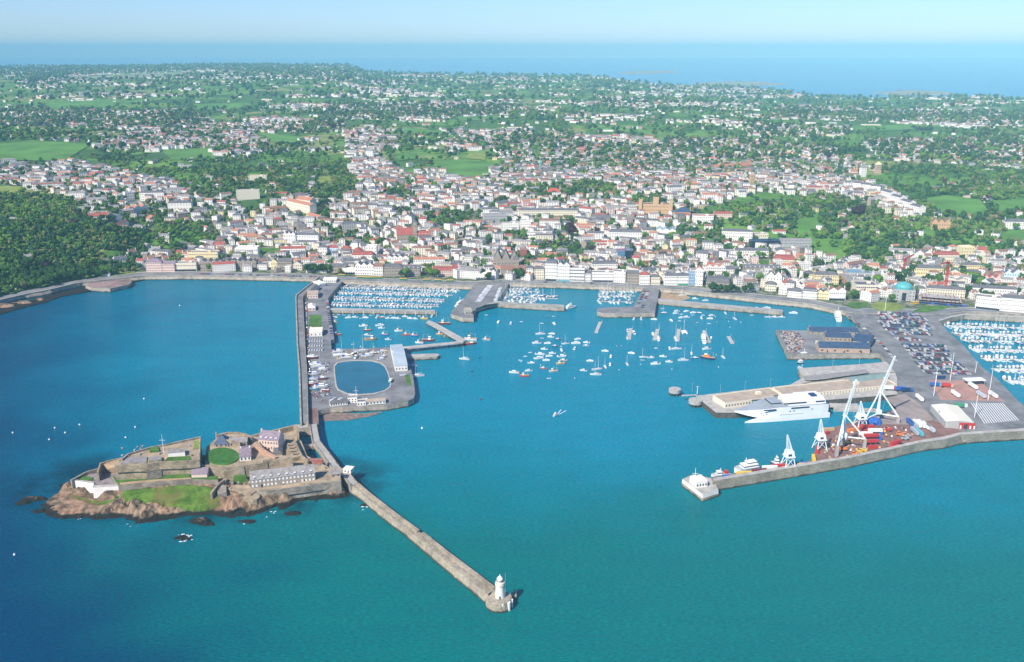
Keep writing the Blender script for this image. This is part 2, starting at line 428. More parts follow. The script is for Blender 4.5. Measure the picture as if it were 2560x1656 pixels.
TOWN_REGIONS = [  # photo outlines of built-up areas (projected on the ground), chance of a house per plot
    (.80, [(330, 640), (545, 600), (600, 545), (690, 505), (720, 480), (860, 478), (880, 410), (930, 385), (1000, 430), (1060, 465), (1130, 455), (1250, 425), (1400, 430), (1560, 430), (1700, 440), (1900, 440), (2050, 450), (2140, 470), (2130, 500), (1900, 480), (1760, 520), (1700, 560), (1810, 590), (1960, 620), (2100, 660), (2240, 655), (2290, 620), (2560, 640), (2700, 650), (2700, 800), (2560, 770), (2300, 760), (2100, 752), (1760, 716), (1300, 702), (1100, 692), (800, 683), (700, 680), (360, 680)]),
    (.55, [(1070, 360), (1290, 330), (1560, 370), (1720, 350), (1900, 350), (2080, 370), (2150, 400), (2130, 450), (1700, 445), (1500, 435), (1260, 430), (1250, 400), (1235, 375)]),
    (.45, [(180, 505), (330, 505), (425, 520), (420, 578), (330, 572), (240, 558)]),
    (.66, [(0, 425), (200, 405), (330, 440), (560, 480), (610, 530), (540, 590), (400, 560), (300, 520), (100, 480), (0, 462)]),
    (.66, [(230, 370), (330, 335), (560, 312), (700, 322), (640, 395), (450, 385)]),
    (.40, [(0, 285), (200, 275), (480, 275), (560, 325), (250, 322), (0, 312)]),
    (.50, [(2150, 352), (2600, 342), (2600, 425), (2200, 400)]),
    (.45, [(1950, 262), (2600, 282), (2600, 318), (1900, 298)]),
    (.50, [(820, 262), (1280, 252), (1320, 285), (1100, 298), (830, 298)]),
    (.75, [(860, 335), (960, 322), (1000, 372), (870, 395)]),
    (.75, [(1150, 332), (1330, 328), (1340, 362), (1110, 385)]),
    (.35, [(60, 175), (300, 160), (640, 160), (900, 185), (860, 205), (560, 178), (300, 178), (60, 215)]),
    (.55, [(1640, 205), (1800, 203), (1950, 218), (1900, 232), (1650, 225)]),
    (.35, [(1500, 250), (1900, 245), (1900, 262), (1500, 268)]),
    (.30, [(700, 312), (860, 300), (860, 330), (720, 335)]),
    (.35, [(1880, 310), (2140, 318), (2100, 345), (1850, 340)]),
    (.9, [(2040, 440), (2200, 470), (2310, 545), (2285, 560), (2150, 505), (2080, 480)]),
]
FIELDS = [
    ('pasture', GRASS_D, [(1085, 405), (1150, 400), (1240, 410), (1225, 440), (1185, 455), (1120, 443)]),
    ('meadow', GRASS_Y, [(1165, 398), (1172, 384), (1215, 384), (1213, 402)]),
    ('pasture', GRASS_D, [(2308, 497), (2370, 489), (2450, 500), (2475, 535), (2420, 545), (2350, 537)]),
    ('pasture', GRASS_D, [(2470, 505), (2580, 495), (2600, 525), (2500, 530)]),
    ('pasture', GRASS_D, [(2490, 585), (2580, 570), (2600, 600), (2510, 608)]),
    ('pasture', GRASS_D, [(2300, 575), (2330, 570), (2338, 597), (2302, 598)]),
    ('pasture', GRASS_D, [(-30, 365), (80, 352), (230, 362), (160, 405), (30, 402), (-30, 405)]),
    ('meadow', GRASS_Y, [(-40, 466), (68, 466), (45, 487), (-40, 490)]),
    ('pasture', GRASS_D, [(110, 258), (280, 250), (300, 262), (260, 275), (115, 273)]),
    ('airfield', PALE, [(150, 193), (420, 183), (580, 178), (590, 182), (420, 193), (170, 201)]),
    ('lawn', GRASS_D, [(1990, 590), (1985, 568), (2000, 546), (2040, 544), (2050, 566), (2025, 588)]),
    ('pasture', GRASS_D, [(980, 387), (1040, 382), (1045, 398), (1000, 402)]),
    ('pasture', GRASS_D, [(1140, 293), (1262, 290), (1255, 300), (1150, 303)]),
    ('pasture', GRASS_D, [(2120, 316), (2265, 312), (2285, 325), (2140, 330)]),
    ('pasture', GRASS_D, [(480, 262), (620, 258), (640, 272), (500, 276)]),
    ('lawn', GRASS, [(645, 622), (702, 620), (702, 648), (647, 646)]),
    ('lawn', GRASS, [(1885, 652), (1935, 652), (1930, 662), (1890, 662)]),
    ('pasture', GRASS_D, [(400, 375), (520, 372), (540, 398), (430, 402)]),
    ('pasture', GRASS_D, [(640, 330), (760, 345), (740, 365), (650, 350)]),
    ('meadow', GRASS_Y, [(790, 445), (825, 440), (835, 462), (800, 466)]),
    ('lawn', GRASS, [(250, 632), (322, 626), (320, 640), (255, 648)]),
    ('pasture', GRASS_D, [(1000, 318), (1110, 330), (1100, 340), (1010, 335)]),
]
def region_p(px, py):
    for p, poly in TOWN_REGIONS:
        if inpoly(px, py, poly): return p
    return 0.0

NC, NR = 330, 230
cols = [-0.80 + 1.60 * i / NC for i in range(NC + 1)]
vs, built = [], []
for r in cols:
    d0 = lerp_tab(SH_TAB, r); d1 = lerp_tab(FAR_TAB, r)
    for j in range(NR + 1):
        y = d0 * (d1 / d0) ** (j / NR)
        z = hgt(r * y, y); vs.append((r * y, y, z))
        px, py, _ = proj(r * y, y, z)
        built.append(1.0 if y - d0 < 75 and px > 350 else min(1, region_p(px, py) * 1.25))
    vs.append((r * d0, d0, -3))
W = NR + 2
fs = [(i * W + j, (i + 1) * W + j, (i + 1) * W + j + 1, i * W + j + 1) for i in range(NC) for j in range(NR)]
tb = MB().add(vs, fs, tm)
k = tb.mi(S_QUAY)
for i in range(NC):
    tb.f.append((i * W, i * W + NR + 1, (i + 1) * W + NR + 1, (i + 1) * W)); tb.m.append(k)
ter = tb.build('land', smooth=True); struct(ter, 'green island with fields rising behind the harbour town')
bl = []
for i in range(NC + 1): bl += built[i * (NR + 1):(i + 1) * (NR + 1)] + [0]
a = ter.data.attributes.new('built', 'FLOAT', 'POINT'); a.data.foreach_set('value', bl)

def drape(name, m, pts, lift=.5, n=7):
    """sheet over the terrain inside an outline given as ground points"""
    P = [Vector((p.x, p.y)) for p in pts]
    c = sum(P, Vector((0, 0))) / len(P)
    vs, fs = [], []
    K = len(P) * 3
    ring = [P[i // 3].lerp(P[(i // 3 + 1) % len(P)], (i % 3) / 3) for i in range(K)]
    vs.append((c.x, c.y, hgt(c.x, c.y) + lift))
    for k in range(1, n + 1):
        for q in ring:
            w = c.lerp(q, k / n); vs.append((w.x, w.y, hgt(w.x, w.y) + lift))
    for i in range(K):
        fs.append((0, 1 + i, 1 + (i + 1) % K))
        for k in range(n - 1): fs.append((1 + k * K + i, 1 + (k + 1) * K + i, 1 + (k + 1) * K + (i + 1) % K, 1 + k * K + (i + 1) % K))
    mb = MB().add(vs, fs, m)
    return mb.build(name)
FIELD_PX = []
for nm, m, px in FIELDS:
    pts = [hit(a, b) for a, b in px]
    if None in pts: continue
    o = struct(drape(nm + '_field' if nm != 'lawn' else 'lawn', m, pts, lift=1.6 if pts[0].y > 1900 else .5)); FIELD_PX.append(px)

def strip_on_land(name, m, s0, s1, px0, px1, lift, n=160):
    """road along the waterfront, between two setbacks from the sea wall"""
    vs, fs = [], []
    ra, rb = rpx_near(px0), rpx_near(px1)
    for i in range(n + 1):
        r = ra + (rb - ra) * i / n; d0 = lerp_tab(SH_TAB, r)
        for s in (s0, s1):
            y = d0 + s; vs.append((r * y, y, hgt(r * y, y) + lift))
    fs = [(2 * i, 2 * i + 2, 2 * i + 3, 2 * i + 1) for i in range(n)]
    return struct(MB().add(vs, fs, m).build(name))
def rpx_near(px):
    p = at(px, lerp_tab(SHORE, px), LAND_Z); return p.x / p.y
strip_on_land('promenade', PAVE, 0.0, 7, -150, 2800, .12)
strip_on_land('seafront_road', ASPH, 7.2, 22, -150, 2800, .10)
strip_on_land('pavement', PAVE, 22.2, 27, 340, 2800, .22)
ml = MB()
for i in range(420):
    px = -100 + 2800 * i / 420
    r = rpx_near(px); d0 = lerp_tab(SH_TAB, r); y = d0 + 14.5
    ml.box((r * y, y, LAND_Z + .108), (3, .35, .01), WHITE)
struct(ml.build('road_marking'))
# sea wall parapet
pw = MB()
for i in range(260):
    ra = cols[0] + 1.6 * i / 260; rb = cols[0] + 1.6 * (i + 1) / 260
    a = Vector((ra, 1)) * (lerp_tab(SH_TAB, ra) - .1); b = Vector((rb, 1)) * (lerp_tab(SH_TAB, rb) - .1)
    nn = Vector((0, .7))
    pw.prism([a, b, b + nn, a + nn], 5, 7.1, S_QUAY)
tag(pw.build('sea_wall'), 'long low granite parapet wall along the town seafront', 'wall')

for px in ([(1545, 181), (1600, 177), (1665, 176), (1700, 181), (1640, 184), (1570, 185)], [(1740, 208), (1830, 204), (1900, 205), (1965, 211), (1880, 214), (1770, 215)], [(2190, 232), (2280, 226), (2360, 230), (2380, 236), (2250, 238)]):
    pts = [at(a, b_, 3) for a, b_ in px]
    struct(MB().prism(pts, -2, 5, mat('far_headland', (.30, .29, .20), var=.4, scale=.012, rough=1), flare=60).build('headland'), 'low pale rocky headland on the far coast')
# ================================================================ quays, piers and walls standing in the water
def pier(name, label, px, z, mtop=ASPH, mside=S_QUAY, z0=-3, cat='quay', flare=.6):
    pts = [at(a, b, z) for a, b in px]
    o = MB().prism(pts, z0, z, mtop, mside, flare=flare).build(name, origin=tuple(pts[0][:2]) + (0,))
    return tag(o, label, cat)
def px_wall(name, label, line, z, w, z0=-3, m=S_QUAY, mtop=None, cat='wall', parent=None):
    """wall along a line of photo points taken at its top"""
    P = [at(a, b, z) for a, b in line]
    mb = MB()
    for p, q in zip(P, P[1:]):
        d = (q - p).normalized(); n = Vector((-d.y, d.x, 0)) * w / 2; e = d * w * .25
        mb.prism([p - n - e, q - n + e, q + n + e, p + n - e], z0, z + .01 * (P.index(p) % 3), mtop or m, m)
    o = mb.build(name, parent, origin=None if parent else tuple(P[0][:2]) + (0,))
    if parent is None: tag(o, label, cat)
    return o
LOW = [(802, 697), (765, 731), (755, 743), (761, 860), (766, 943), (771, 990), (770, 1062), (797, 1062), (795, 1026), (826, 1019), (917, 1014), (967, 1012), (1020, 1003), (1034, 996), (1038, 983),
       (1033, 942), (1012, 877), (985, 868), (829, 874), (827, 850), (836, 848), (824, 778), (820, 745), (838, 724), (856, 704), (840, 696)]
pier('castle_pier', 'long castle pier with road, boatyard and model yacht pond', LOW, 6.2)
pier('pier_walkway', 'raised outer walkway along the castle pier', [(799, 694), (757, 727), (742, 738), (740, 745), (744, 860), (749, 925), (753, 1056), (769, 1056), (766, 943), (761, 860), (754.5, 743), (765, 731), (803, 697)], 9.4, ASPH, S_QUAY, cat='walkway')
px_wall('walkway_parapet', 'pale outer parapet wall of the raised pier walkway', [(798, 692), (756, 725), (741.5, 736.5), (739.5, 744), (743.5, 860), (748.5, 925), (752, 1055)], 10.9, 1.6, z0=-3)
px_wall('walkway_wall', 'inner stone wall between the raised walkway and the lower pier road', [(804, 696), (766, 729), (756, 741), (762, 858), (767.5, 941), (770, 1056)], 10.4, .7, z0=5)
pier('marina_breakwater', 'low granite wall sheltering the left marina', [(823, 770), (1087, 775), (1088, 780), (823, 776)], 4.6, PAVE, cat='breakwater')
pier('harbour_pier', 'stone pier between the two town marinas with parked boats', [(1186, 712), (1159, 748), (1129, 778), (1127, 785), (1157, 795), (1184, 795), (1184, 781), (1192, 770), (1242, 755), (1274, 706), (1230, 702)], 6.25, ASPH, cat='pier')
pier('curved_pier_arm', 'curved granite arm closing the middle marina', [(1190, 771), (1207, 763), (1247, 758), (1277, 760.5), (1340, 764), (1410, 768), (1410, 762.5), (1340, 759), (1277, 755.5), (1240, 752)], 6.6, PAVE, cat='pier')
pier('car_park_pier', 'straight pier with rows of parked cars and an arm to the left', [(1612, 714), (1600, 735), (1583, 766), (1500, 770), (1493, 772), (1494, 780), (1510, 784), (1637, 783), (1641, 760), (1650, 717)], 6.25, ASPH, cat='pier')
pier('drying_harbour_wall', 'long low granite wall enclosing the drying small boat harbour', [(1641, 746), (1760, 757), (1957, 775), (1957, 781), (1760, 764), (1641, 753)], 5.2, PAVE, cat='wall')
bp_ = [at(a, b, .5) for a, b in [(1648, 724), (1702, 729), (1728, 746), (1700, 752), (1646, 748)]]
struct(MB().prism(bp_, -1, .5, EARTH).build('beach'))
bp_ = [at(a, b, .5) for a, b in [(800, 1031), (905, 1034), (960, 1029), (930, 1040), (870, 1050), (806, 1052)]]
struct(MB().prism(bp_, -1, .4, mat('shingle', (.24, .17, .14), var=.4, scale=.25)).build('shingle_beach'))
pier('harbour_quay', 'broad reclaimed quay carrying the large car park and freight yard', [(2088, 774), (2113, 780), (2140, 800), (2165, 822), (2197, 850), (2200, 884), (2218, 905), (2234, 918), (2243, 945), (2243, 1022), (2300, 1070), (2420, 1086), (2560, 1074), (2760, 1064), (2760, 1056), (2660, 1046), (2560, 1014), (2546, 1003), (2490, 945), (2454, 917), (2407, 862), (2371, 831), (2346, 802), (2377, 792), (2413, 785), (2400, 777), (2300, 780), (2100, 766)], 6.3)
pier('customs_quay', 'rectangular granite quay around the slate roofed warehouses', [(1941, 825), (2022, 827), (2022, 818), (2144, 818), (2205, 840), (2206, 884), (1970, 887)], 6.42)
pier('island_boat_quay', 'narrow grey quay for small ferries', [(1996, 921), (2150, 911), (2245, 902), (2250, 930), (2180, 932), (2010, 940), (2000, 934)], 5.9, CONC)
pier('ferry_jetty', 'concrete ferry jetty on dark piles below the cream terminal', [(1738, 990), (1970, 963), (2020, 952), (2262, 930), (2262, 985), (2060, 1001), (1842, 1032), (1790, 1032)], 5.6, CONC, mat('dark_timber', (.10, .085, .07), var=.4, scale=.4), flare=0, cat='jetty')
pier('freight_quay', 'red surfaced freight quay under the white cranes', [(2024, 1155), (2045, 1110), (2062, 1080), (2092, 1066), (2140, 1052), (2243, 1021), (2330, 1050), (2425, 1087), (2300, 1105), (2200, 1133), (2100, 1150), (2024, 1163)], 6.45, REDDECK)
pier('breakwater_quay', 'narrow quay behind the outer breakwater wall', [(1776, 1193), (2024, 1152), (2026, 1164), (1783, 1205)], 6.5, ASPH)
pier('outer_breakwater', 'long granite breakwater wall on the seaward side of the freight quay', [(1783, 1203), (2020, 1163), (2120, 1146), (2220, 1125), (2300, 1107), (2364, 1098), (2404, 1087), (2560, 1077), (2760, 1069), (2760, 1062), (2560, 1071), (2400, 1081), (2362, 1091), (2298, 1101), (2218, 1119), (2118, 1140), (2020, 1156), (1783, 1196)], 9.2, CONC, S_PIER, cat='breakwater', flare=1.5)
ph = pier('entrance_platform', 'white painted pier head at the tip of the outer breakwater', [(1706, 1198), (1733, 1186), (1782, 1197), (1796, 1224), (1757, 1237)], 5.8, CONC, W_WHITE, cat='platform')
pq = [at(a, b, 6) for a, b in [(1706, 1198), (1733, 1186), (1782, 1197), (1796, 1224), (1757, 1237)]]
cc = sum(pq, Vector()) / 5
MB().prism([cc + (p - cc) * 1.03 for p in pq], -3, 2.8, S_PIER).build('stone_base', ph, origin=tuple(ph.location))
pier('marina_wall', 'curved wall round the top of the right hand marina', [(2346, 800), (2377, 790.5), (2413, 784), (2560, 791), (2760, 803), (2760, 806), (2560, 794), (2413, 787), (2378, 793.5), (2349, 803)], 7.4, CONC, cat='wall')
# model yacht pond
PZ = 6.2
pond = [(x / 4.052 + 720, y / 4.052 + 680) for x, y in [(470, 960), (500, 925), (600, 905), (720, 900), (850, 905), (930, 925), (980, 960), (1010, 1020), (1040, 1130), (1035, 1165), (980, 1205), (870, 1235), (720, 1245), (600, 1235), (510, 1195), (490, 1160), (475, 1050)]]
pp = [at(a, b, PZ) for a, b in pond]; cc = sum(pp, Vector()) / len(pp)
pond_m = mat('pond_water', (.02, .13, .18), var=.18, scale=.03, rough=.12, spec=.5)
struct(MB().prism([cc + (p - cc) * .985 for p in pp], PZ + .01, PZ + .06, pond_m).build('pond_water'), 'dark blue model yacht pond on the castle pier')
kb = MB()
for i in range(len(pp)):
    p, q = pp[i], pp[(i + 1) % len(pp)]
    kb.prism([cc + (p - cc) * .985, cc + (q - cc) * .985, cc + (q - cc) * 1.03, cc + (p - cc) * 1.03], PZ - .1, PZ + .45, CONC)
tag(kb.build('pond_kerb'), 'pale stone kerb round the model yacht pond', 'kerb')
# ground patches on the quays
def patch(name, m, px, z): return struct(MB().prism([at(a, b, z) for a, b in px], z - .05, z, m).build(name))
patch('lawn', GRASS, [(774, 788), (804, 788), (804, 817), (772, 817)], 6.26)
patch('paving', REDDECK, [(756, 1022), (792, 1022), (794, 1058), (772, 1058)], 6.204)
patch('roundabout_garden', GRASS, [(2118, 757), (2165, 754), (2175, 762), (2150, 773), (2128, 771)], 6.36)
patch('roundabout_garden', GRASS_Y, [(2175, 765), (2190, 756), (2240, 757), (2265, 770), (2240, 778), (2195, 777)], 6.36)
patch('roundabout_garden', GRASS, [(2280, 780), (2310, 765), (2370, 765), (2365, 772), (2320, 781)], 6.36)
patch('car_park', ASPH, [(2160, 780), (2300, 782), (2365, 845), (2470, 940), (2290, 941), (2240, 890)], 6.37)
patch('trailer_yard', mat('pink_paving', (.40, .22, .17), var=.15, scale=.08), [(2320, 951), (2445, 951), (2510, 1003), (2352, 1000)], 6.36)
patch('lorry_park', mat('grey_lorry_park', (.22, .21, .21), var=.1, scale=.1), [(2425, 1006), (2508, 1008), (2550, 1050), (2470, 1062)], 6.36)
lm = MB()
for i in range(15):
    t = i / 14; a = at(2428 + 78 * t, 1008, 6.4); b = at(2462 + 84 * t, 1059 - 8 * t, 6.4)
    d = (b - a).normalized(); n = Vector((-d.y, d.x, 0)) * .35
    lm.prism([a - n, b - n, b + n, a + n], 6.366, 6.38, WHITE)
for k in range(26):  # car park bay lines
    pass
struct(lm.build('bay_marking'))
patch('grass_verge', GRASS, [(1012, 937), (1024, 937), (1029, 964), (1018, 964)], 6.26)
patch('dock_road', mat('brown_concrete', (.30, .24, .21), var=.18, scale=.1), [(2215, 995), (2262, 985), (2300, 1010), (2335, 1050), (2270, 1062), (2190, 1060), (2180, 1045), (2243, 1023)], 6.5)
patch('road', ASPH, [(2120, 778), (2150, 778), (2235, 880), (2290, 942), (2400, 948), (2425, 1000), (2330, 1004), (2280, 975), (2245, 940), (2205, 890)], 6.355)
# ================================================================ castle island
SH_I = [(104, 1263, 0), (118, 1290, 0), (155, 1296, 0), (205, 1293, 0), (255, 1299, 0), (309, 1294, 0), (349, 1310, 0), (390, 1302, 0), (457, 1292, 0), (538, 1286, 0), (560, 1291, 0), (621, 1290, 0), (658, 1279, 0),
        (713, 1274, 0), (746, 1254, 0), (800, 1250, 0), (855, 1246, 0), (872, 1238, 0), (858, 1196, 2), (822, 1172, 3), (775, 1160, 3), (768, 1130, 5), (756, 1090, 8), (745, 1067, 10), (733, 1068, 12), (676, 1082, 15), (630, 1096, 17),
        (571, 1086, 18), (500, 1094, 20), (376, 1120, 20), (317, 1136, 20), (253, 1162, 16), (215, 1182, 9), (180, 1198, 5), (158, 1216, 0), (140, 1240, 0)]
IS = []
for a, b, z in SH_I:
    p = at(a, b, z); IS.append((p.x, p.y))
def edge_d(x, y, P):
    best = 1e9
    for (ax, ay), (bx, by) in zip(P, P[1:] + P[:1]):
        dx, dy = bx - ax, by - ay
        t = max(0, min(1, ((x - ax) * dx + (y - ay) * dy) / (dx * dx + dy * dy)))
        best = min(best, math.hypot(x - ax - t * dx, y - ay - t * dy))
    return best
rock = bpy.data.materials.new('shore_rock'); rock.use_nodes = True; nt = rock.node_tree; N = nt.nodes; L = nt.links
bs = N['Principled BSDF']; bs.inputs['Roughness'].default_value = .95; bs.inputs['Specular IOR Level'].default_value = .15
tc = N.new('ShaderNodeTexCoord'); sx = N.new('ShaderNodeSeparateXYZ'); L.new(tc.outputs['Object'], sx.inputs[0])
n1 = nz_(1 / 7., 6, 1, .7); n2 = nz_(1 / 26., 4)
rc = mixc(rng(n1, .34, .66), (.055, .04, .027), (.34, .235, .15))
rc = mixc(rng(n2, .5, .68, 0, .6), rc, (.38, .215, .13))
gr = nz_(1 / 14., 5)
hgt_n = math_('ADD', sx.outputs['Z'], math_('MULTIPLY', math_('SUBTRACT', gr, .5), 9.))
at_ = N.new('ShaderNodeAttribute'); at_.attribute_name = 'turf'
rc = mixc(rng(math_('ADD', at_.outputs['Fac'], math_('MULTIPLY', math_('SUBTRACT', gr, .5), .9)), .42, .6), rc, mixc(rng(n2, .46, .62, 0, .75), mixc(rng(n1, .33, .67), (.04, .095, .012), (.13, .21, .03)), (.15, .125, .04)))
wet = rng(math_('ADD', sx.outputs['Z'], math_('MULTIPLY', math_('SUBTRACT', n2, .5), 4.)), 1.6, 2.9)
rc = mixc(wet, (.018, .017, .014), rc)                            # weed-dark tidal band
L.new(rc, bs.inputs['Base Color'])
bp = N.new('ShaderNodeBump'); bp.inputs['Strength'].default_value = .8; bp.inputs['Distance'].default_value = 1.2
L.new(n1, bp.inputs['Height']); L.new(bp.outputs[0], bs.inputs['Normal'])

def rock_h(x, y, d, cap):
    n = mnoise.noise(Vector((x / 9, y / 9, .3))) + .6 * mnoise.noise(Vector((x / 3.7, y / 3.7, 5.3))) + .35 * mnoise.noise(Vector((x / 1.7, y / 1.7, 2.3)))
    r = abs(mnoise.noise(Vector((x / 13, y / 7, 9.1))))
    return min(cap, .15 + d * .78 * (1 + .5 * n)) + n * 2.4 * min(1, d / 5) - r * 3.4 * min(1, d / 3) * (1 if d < 16 else .2)
SLOPE = [at(a, b, z) for a, b, z in [(300, 1213, 13), (370, 1208, 13.5), (477, 1199, 14), (541, 1206, 13.5), (560, 1236, 9), (556, 1262, 6), (497, 1273, 6), (440, 1268, 6), (390, 1262, 7), (317, 1253, 7), (296, 1246, 8)]]
SLOPE2 = [(p.x, p.y) for p in SLOPE]
LEFTG = [at(a, b, z) for a, b, z in [(176, 1226, 6), (236, 1243, 6), (296, 1246, 6), (300, 1256, 6), (240, 1258, 5), (180, 1240, 5)]]
LEFTG2 = [(p.x, p.y) for p in LEFTG]
_f = at(300, 1226, 9); FR = (_f.x, at(264, 1218, 11.8).y - .3, at(233, 1214, 11.8).x, at(206, 1205, 11.9).y - .3)
xs = [p[0] for p in IS]; ys = [p[1] for p in IS]
x0, x1, y0, y1 = min(xs) - 12, max(xs) + 12, min(ys) - 12, max(ys) + 6
st_ = 1.35
nx, ny = int((x1 - x0) / st_), int((y1 - y0) / st_)
vs, tf = [], []
for j in range(ny + 1):
    for i in range(nx + 1):
        x, y = x0 + i * st_, y0 + j * st_
        ins = inpoly(x, y, IS); d = edge_d(x, y, IS)
        t = 0
        if ins:
            z = rock_h(x, y, d, 8.6)
            if x < FR[0] and y < (FR[1] if x > FR[2] else FR[3]): z = min(z, 3.0 + .8 * mnoise.noise(Vector((x / 4, y / 4, 0))) + max(0, (x - FR[0] + 8) * .4))
            if inpoly(x, y, SLOPE2):
                e = edge_d(x, y, SLOPE2); w = sm(0, 6, e); t = sm(-1, 4, e)
                back = SLOPE[2].y; s = sm(SLOPE[7].y, back, y)
                z = z * (1 - w) + (6.5 + 6.6 * s + .5 * mnoise.noise(Vector((x / 8, y / 8, 0)))) * w
            if inpoly(x, y, LEFTG2): t = .75
        else:
            z = .1 - d * .30 + 1.5 * mnoise.noise(Vector((x / 7, y / 5, 1.7))) * (1 if d < 12 else .4) + .7 * mnoise.noise(Vector((x / 2.5, y / 2.5, 1.9)))
            z = min(z, 2.2)
        vs.append((x, y, z)); tf.append(t)
fs = [(j * (nx + 1) + i, j * (nx + 1) + i + 1, (j + 1) * (nx + 1) + i + 1, (j + 1) * (nx + 1) + i) for j in range(ny) for i in range(nx)]
isl = MB().add(vs, fs, rock).build('castle_island')
a = isl.data.attributes.new('turf', 'FLOAT', 'POINT'); a.data.foreach_set('value', tf)
struct(isl, 'rocky islet with grass banks under the old castle')
def boulder(px, py, rx, ry, h, seed, name='rock', label='dark rock breaking the water', mat_=None):
    p = at(px, py, 0); vs = []; n = 14; fs = []
    for k in range(7):
        ph_ = k / 6 * math.pi / 2
        for i in range(n):
            a = 2 * math.pi * i / n
            q = 1 + .45 * mnoise.noise(Vector((math.cos(a) * 1.4, math.sin(a) * 1.4 + seed, ph_)))
            vs.append((rx * q * math.cos(a) * math.cos(ph_), ry * q * math.sin(a) * math.cos(ph_), -1 + (h + 1) * math.sin(ph_) * q))
    fs = [(k * n + i, k * n + (i + 1) % n, (k + 1) * n + (i + 1) % n, (k + 1) * n + i) for k in range(6) for i in range(n)]
    o = MB().add(vs, fs, mat_ or rock).build(name); o.location = p
    return tag(o, label, 'rock', 'rocks round the castle islet')
foam = mat('sea_foam', (.70, .78, .80), var=.15, scale=.8)
def foam_patch(name, px, py, w, d, seed, n=10):
    r_ = random.Random(seed); p = at(px, py, .05); mb = MB()
    for k in range(n):
        cx, cy, s = r_.gauss(0, w / 2.4), r_.gauss(0, d / 2.4), r_.uniform(.12, .6) * min(1.3, w / 7)
        P = [(cx + s * 1.8 * math.cos(a) * r_.uniform(.6, 1.2), cy + s * math.sin(a) * r_.uniform(.6, 1.2)) for a in (i * .785 for i in range(8))]
        mb.prism(P, -.1, .06 + .004 * k, foam)
    o = mb.build(name); o.location = p; o['kind'] = 'stuff'; o['label'] = 'white foam of waves breaking on a rock'
for i, (a, b, rx, ry, h, lab) in enumerate([
    (62, 1258, 7, 4, 1.6, 'black weedy reef off the western tip of the castle islet'), (88, 1249, 9, 4, 2.4, 'larger black reef joined to the western tip of the islet'), (98, 1279, 6, 3.5, 1.4, 'small black rock before the western tip of the islet'),
    (500, 1304, 9, 4, 2.6, 'brown topped rock standing off the grassy slope'), (520, 1312, 7, 3, 1.2, 'low dark ledge beside the brown topped rock'),
    (622, 1304, 8, 3.5, 1.2, 'dark weedy ledge below the round bastion'), (735, 1284, 8, 4, 1.3, 'dark weedy ledge under the long barracks wall'),
    (458, 1346, 8, 5, .7, 'lone half drowned rock in breaking surf'), (912, 1262, 5, 3, .7, 'awash rock beside the breakwater, in white surf')]):
    boulder(a, b, rx, ry, h, i * 3.1, label=lab)
for i, (a, b, w, d, n) in enumerate([(459, 1342, 8, 8, 30), (912, 1264, 8, 9, 10), (688, 1280, 6, 2, 6), (664, 1294, 4, 3, 3), (316, 1312, 4, 3, 2), (334, 1315, 4, 2, 2), (194, 1296, 5, 2, 3), (622, 1306, 8, 4, 5), (154, 1295, 3, 2, 2)]):
    foam_patch('surf', a, b, w, d, i, n)

# ---- the castle: one thing, its wards, walls and batteries are parts
CO = at(480, 1180, 0)
castle = thing('castle', 'old granite sea castle with stepped walls and grassy wards on the islet', 'castle', tuple(CO))
def ward(name, px, z, m=S_FORT, mt=None, z0=2, label=None, flare=.8):
    zz = z if isinstance(z, list) else [z] * len(px)
    pts = [at(a, b, q) for (a, b), q in zip(px, zz)]
    o = MB().prism([(p.x - CO.x, p.y - CO.y) for p in pts], z0, zz if isinstance(z, list) else z, mt or m, m, flare=flare).build(name, castle)
    if label: o['label'] = label
    return o
def cwall(name, line, z, w, z0=4, m=S_FORT):
    P = [at(a, b, z) for a, b in line]; mb = MB()
    for i, (p, q) in enumerate(zip(P, P[1:])):
        d = (q - p).normalized(); n = Vector((-d.y, d.x, 0)) * w / 2; e = d * w * .2
        mb.prism([p - n - e - CO, q - n + e - CO, q + n + e - CO, p + n - e - CO], z0, z + .02 * i, m, m)
    return mb.build(name, castle)
YARD = mat('castle_yard', (.37, .285, .19), var=.3, scale=.12, rough=.95)
DARKYD = mat('grey_yard', (.27, .25, .24), var=.25, scale=.2, rough=.95)
CIT = [(288, 1165), (326, 1163), (366, 1162), (398, 1157), (455, 1155), (498, 1152), (500, 1094), (445, 1106), (376, 1120), (320, 1137), (304, 1150)]
ward('citadel', CIT, 25, S_FORT, YARD)
cwall('parapet_wall', [(288, 1163), (326, 1161), (366, 1160), (398, 1155), (455, 1153), (498, 1150), (500, 1092)], 26.2, 1.0, 20)
cwall('parapet_wall', [(500, 1092), (445, 1104), (415, 1111), (376, 1118), (348, 1126), (320, 1135), (304, 1148)], 26.4, 1.4, 20, S_FORT2)
# buttress bay at the middle of the high wall
ward('buttress', [(366, 1166), (400, 1160), (398, 1154), (365, 1159)], 24.4, S_FORT2, flare=1.4)
ward('gun_platform', [(300, 1160), (330, 1158), (366, 1157), (368, 1142), (320, 1143)], 25.8, S_FORT2, DARKYD, z0=20, flare=0)
ward('casemate', [(420, 1135), (462, 1131), (462, 1121), (420, 1124)], 28.3, W_WHITE, R_GREY, z0=20, flare=0)
ward('casemate', [(372, 1151), (404, 1148), (402, 1140), (372, 1142)], 27.2, S_FORT2, R_GREY, z0=20, flare=0)
ward('grass_bank', [(412, 1152), (478, 1149), (474, 1140), (420, 1143)], 25.5, GRASS, GRASS, z0=20, flare=0)
ward('grass_bank', [(374, 1128), (398, 1126), (392, 1115), (376, 1119)], 26.6, GRASS, GRASS, z0=20, flare=0)
ward('grass_bank', [(484, 1122), (499, 1120), (499, 1100), (485, 1104)], 25.6, GRASS_Y, GRASS_Y, z0=20, flare=0)
mb = MB(); p = at(410, 1136, 25) - CO
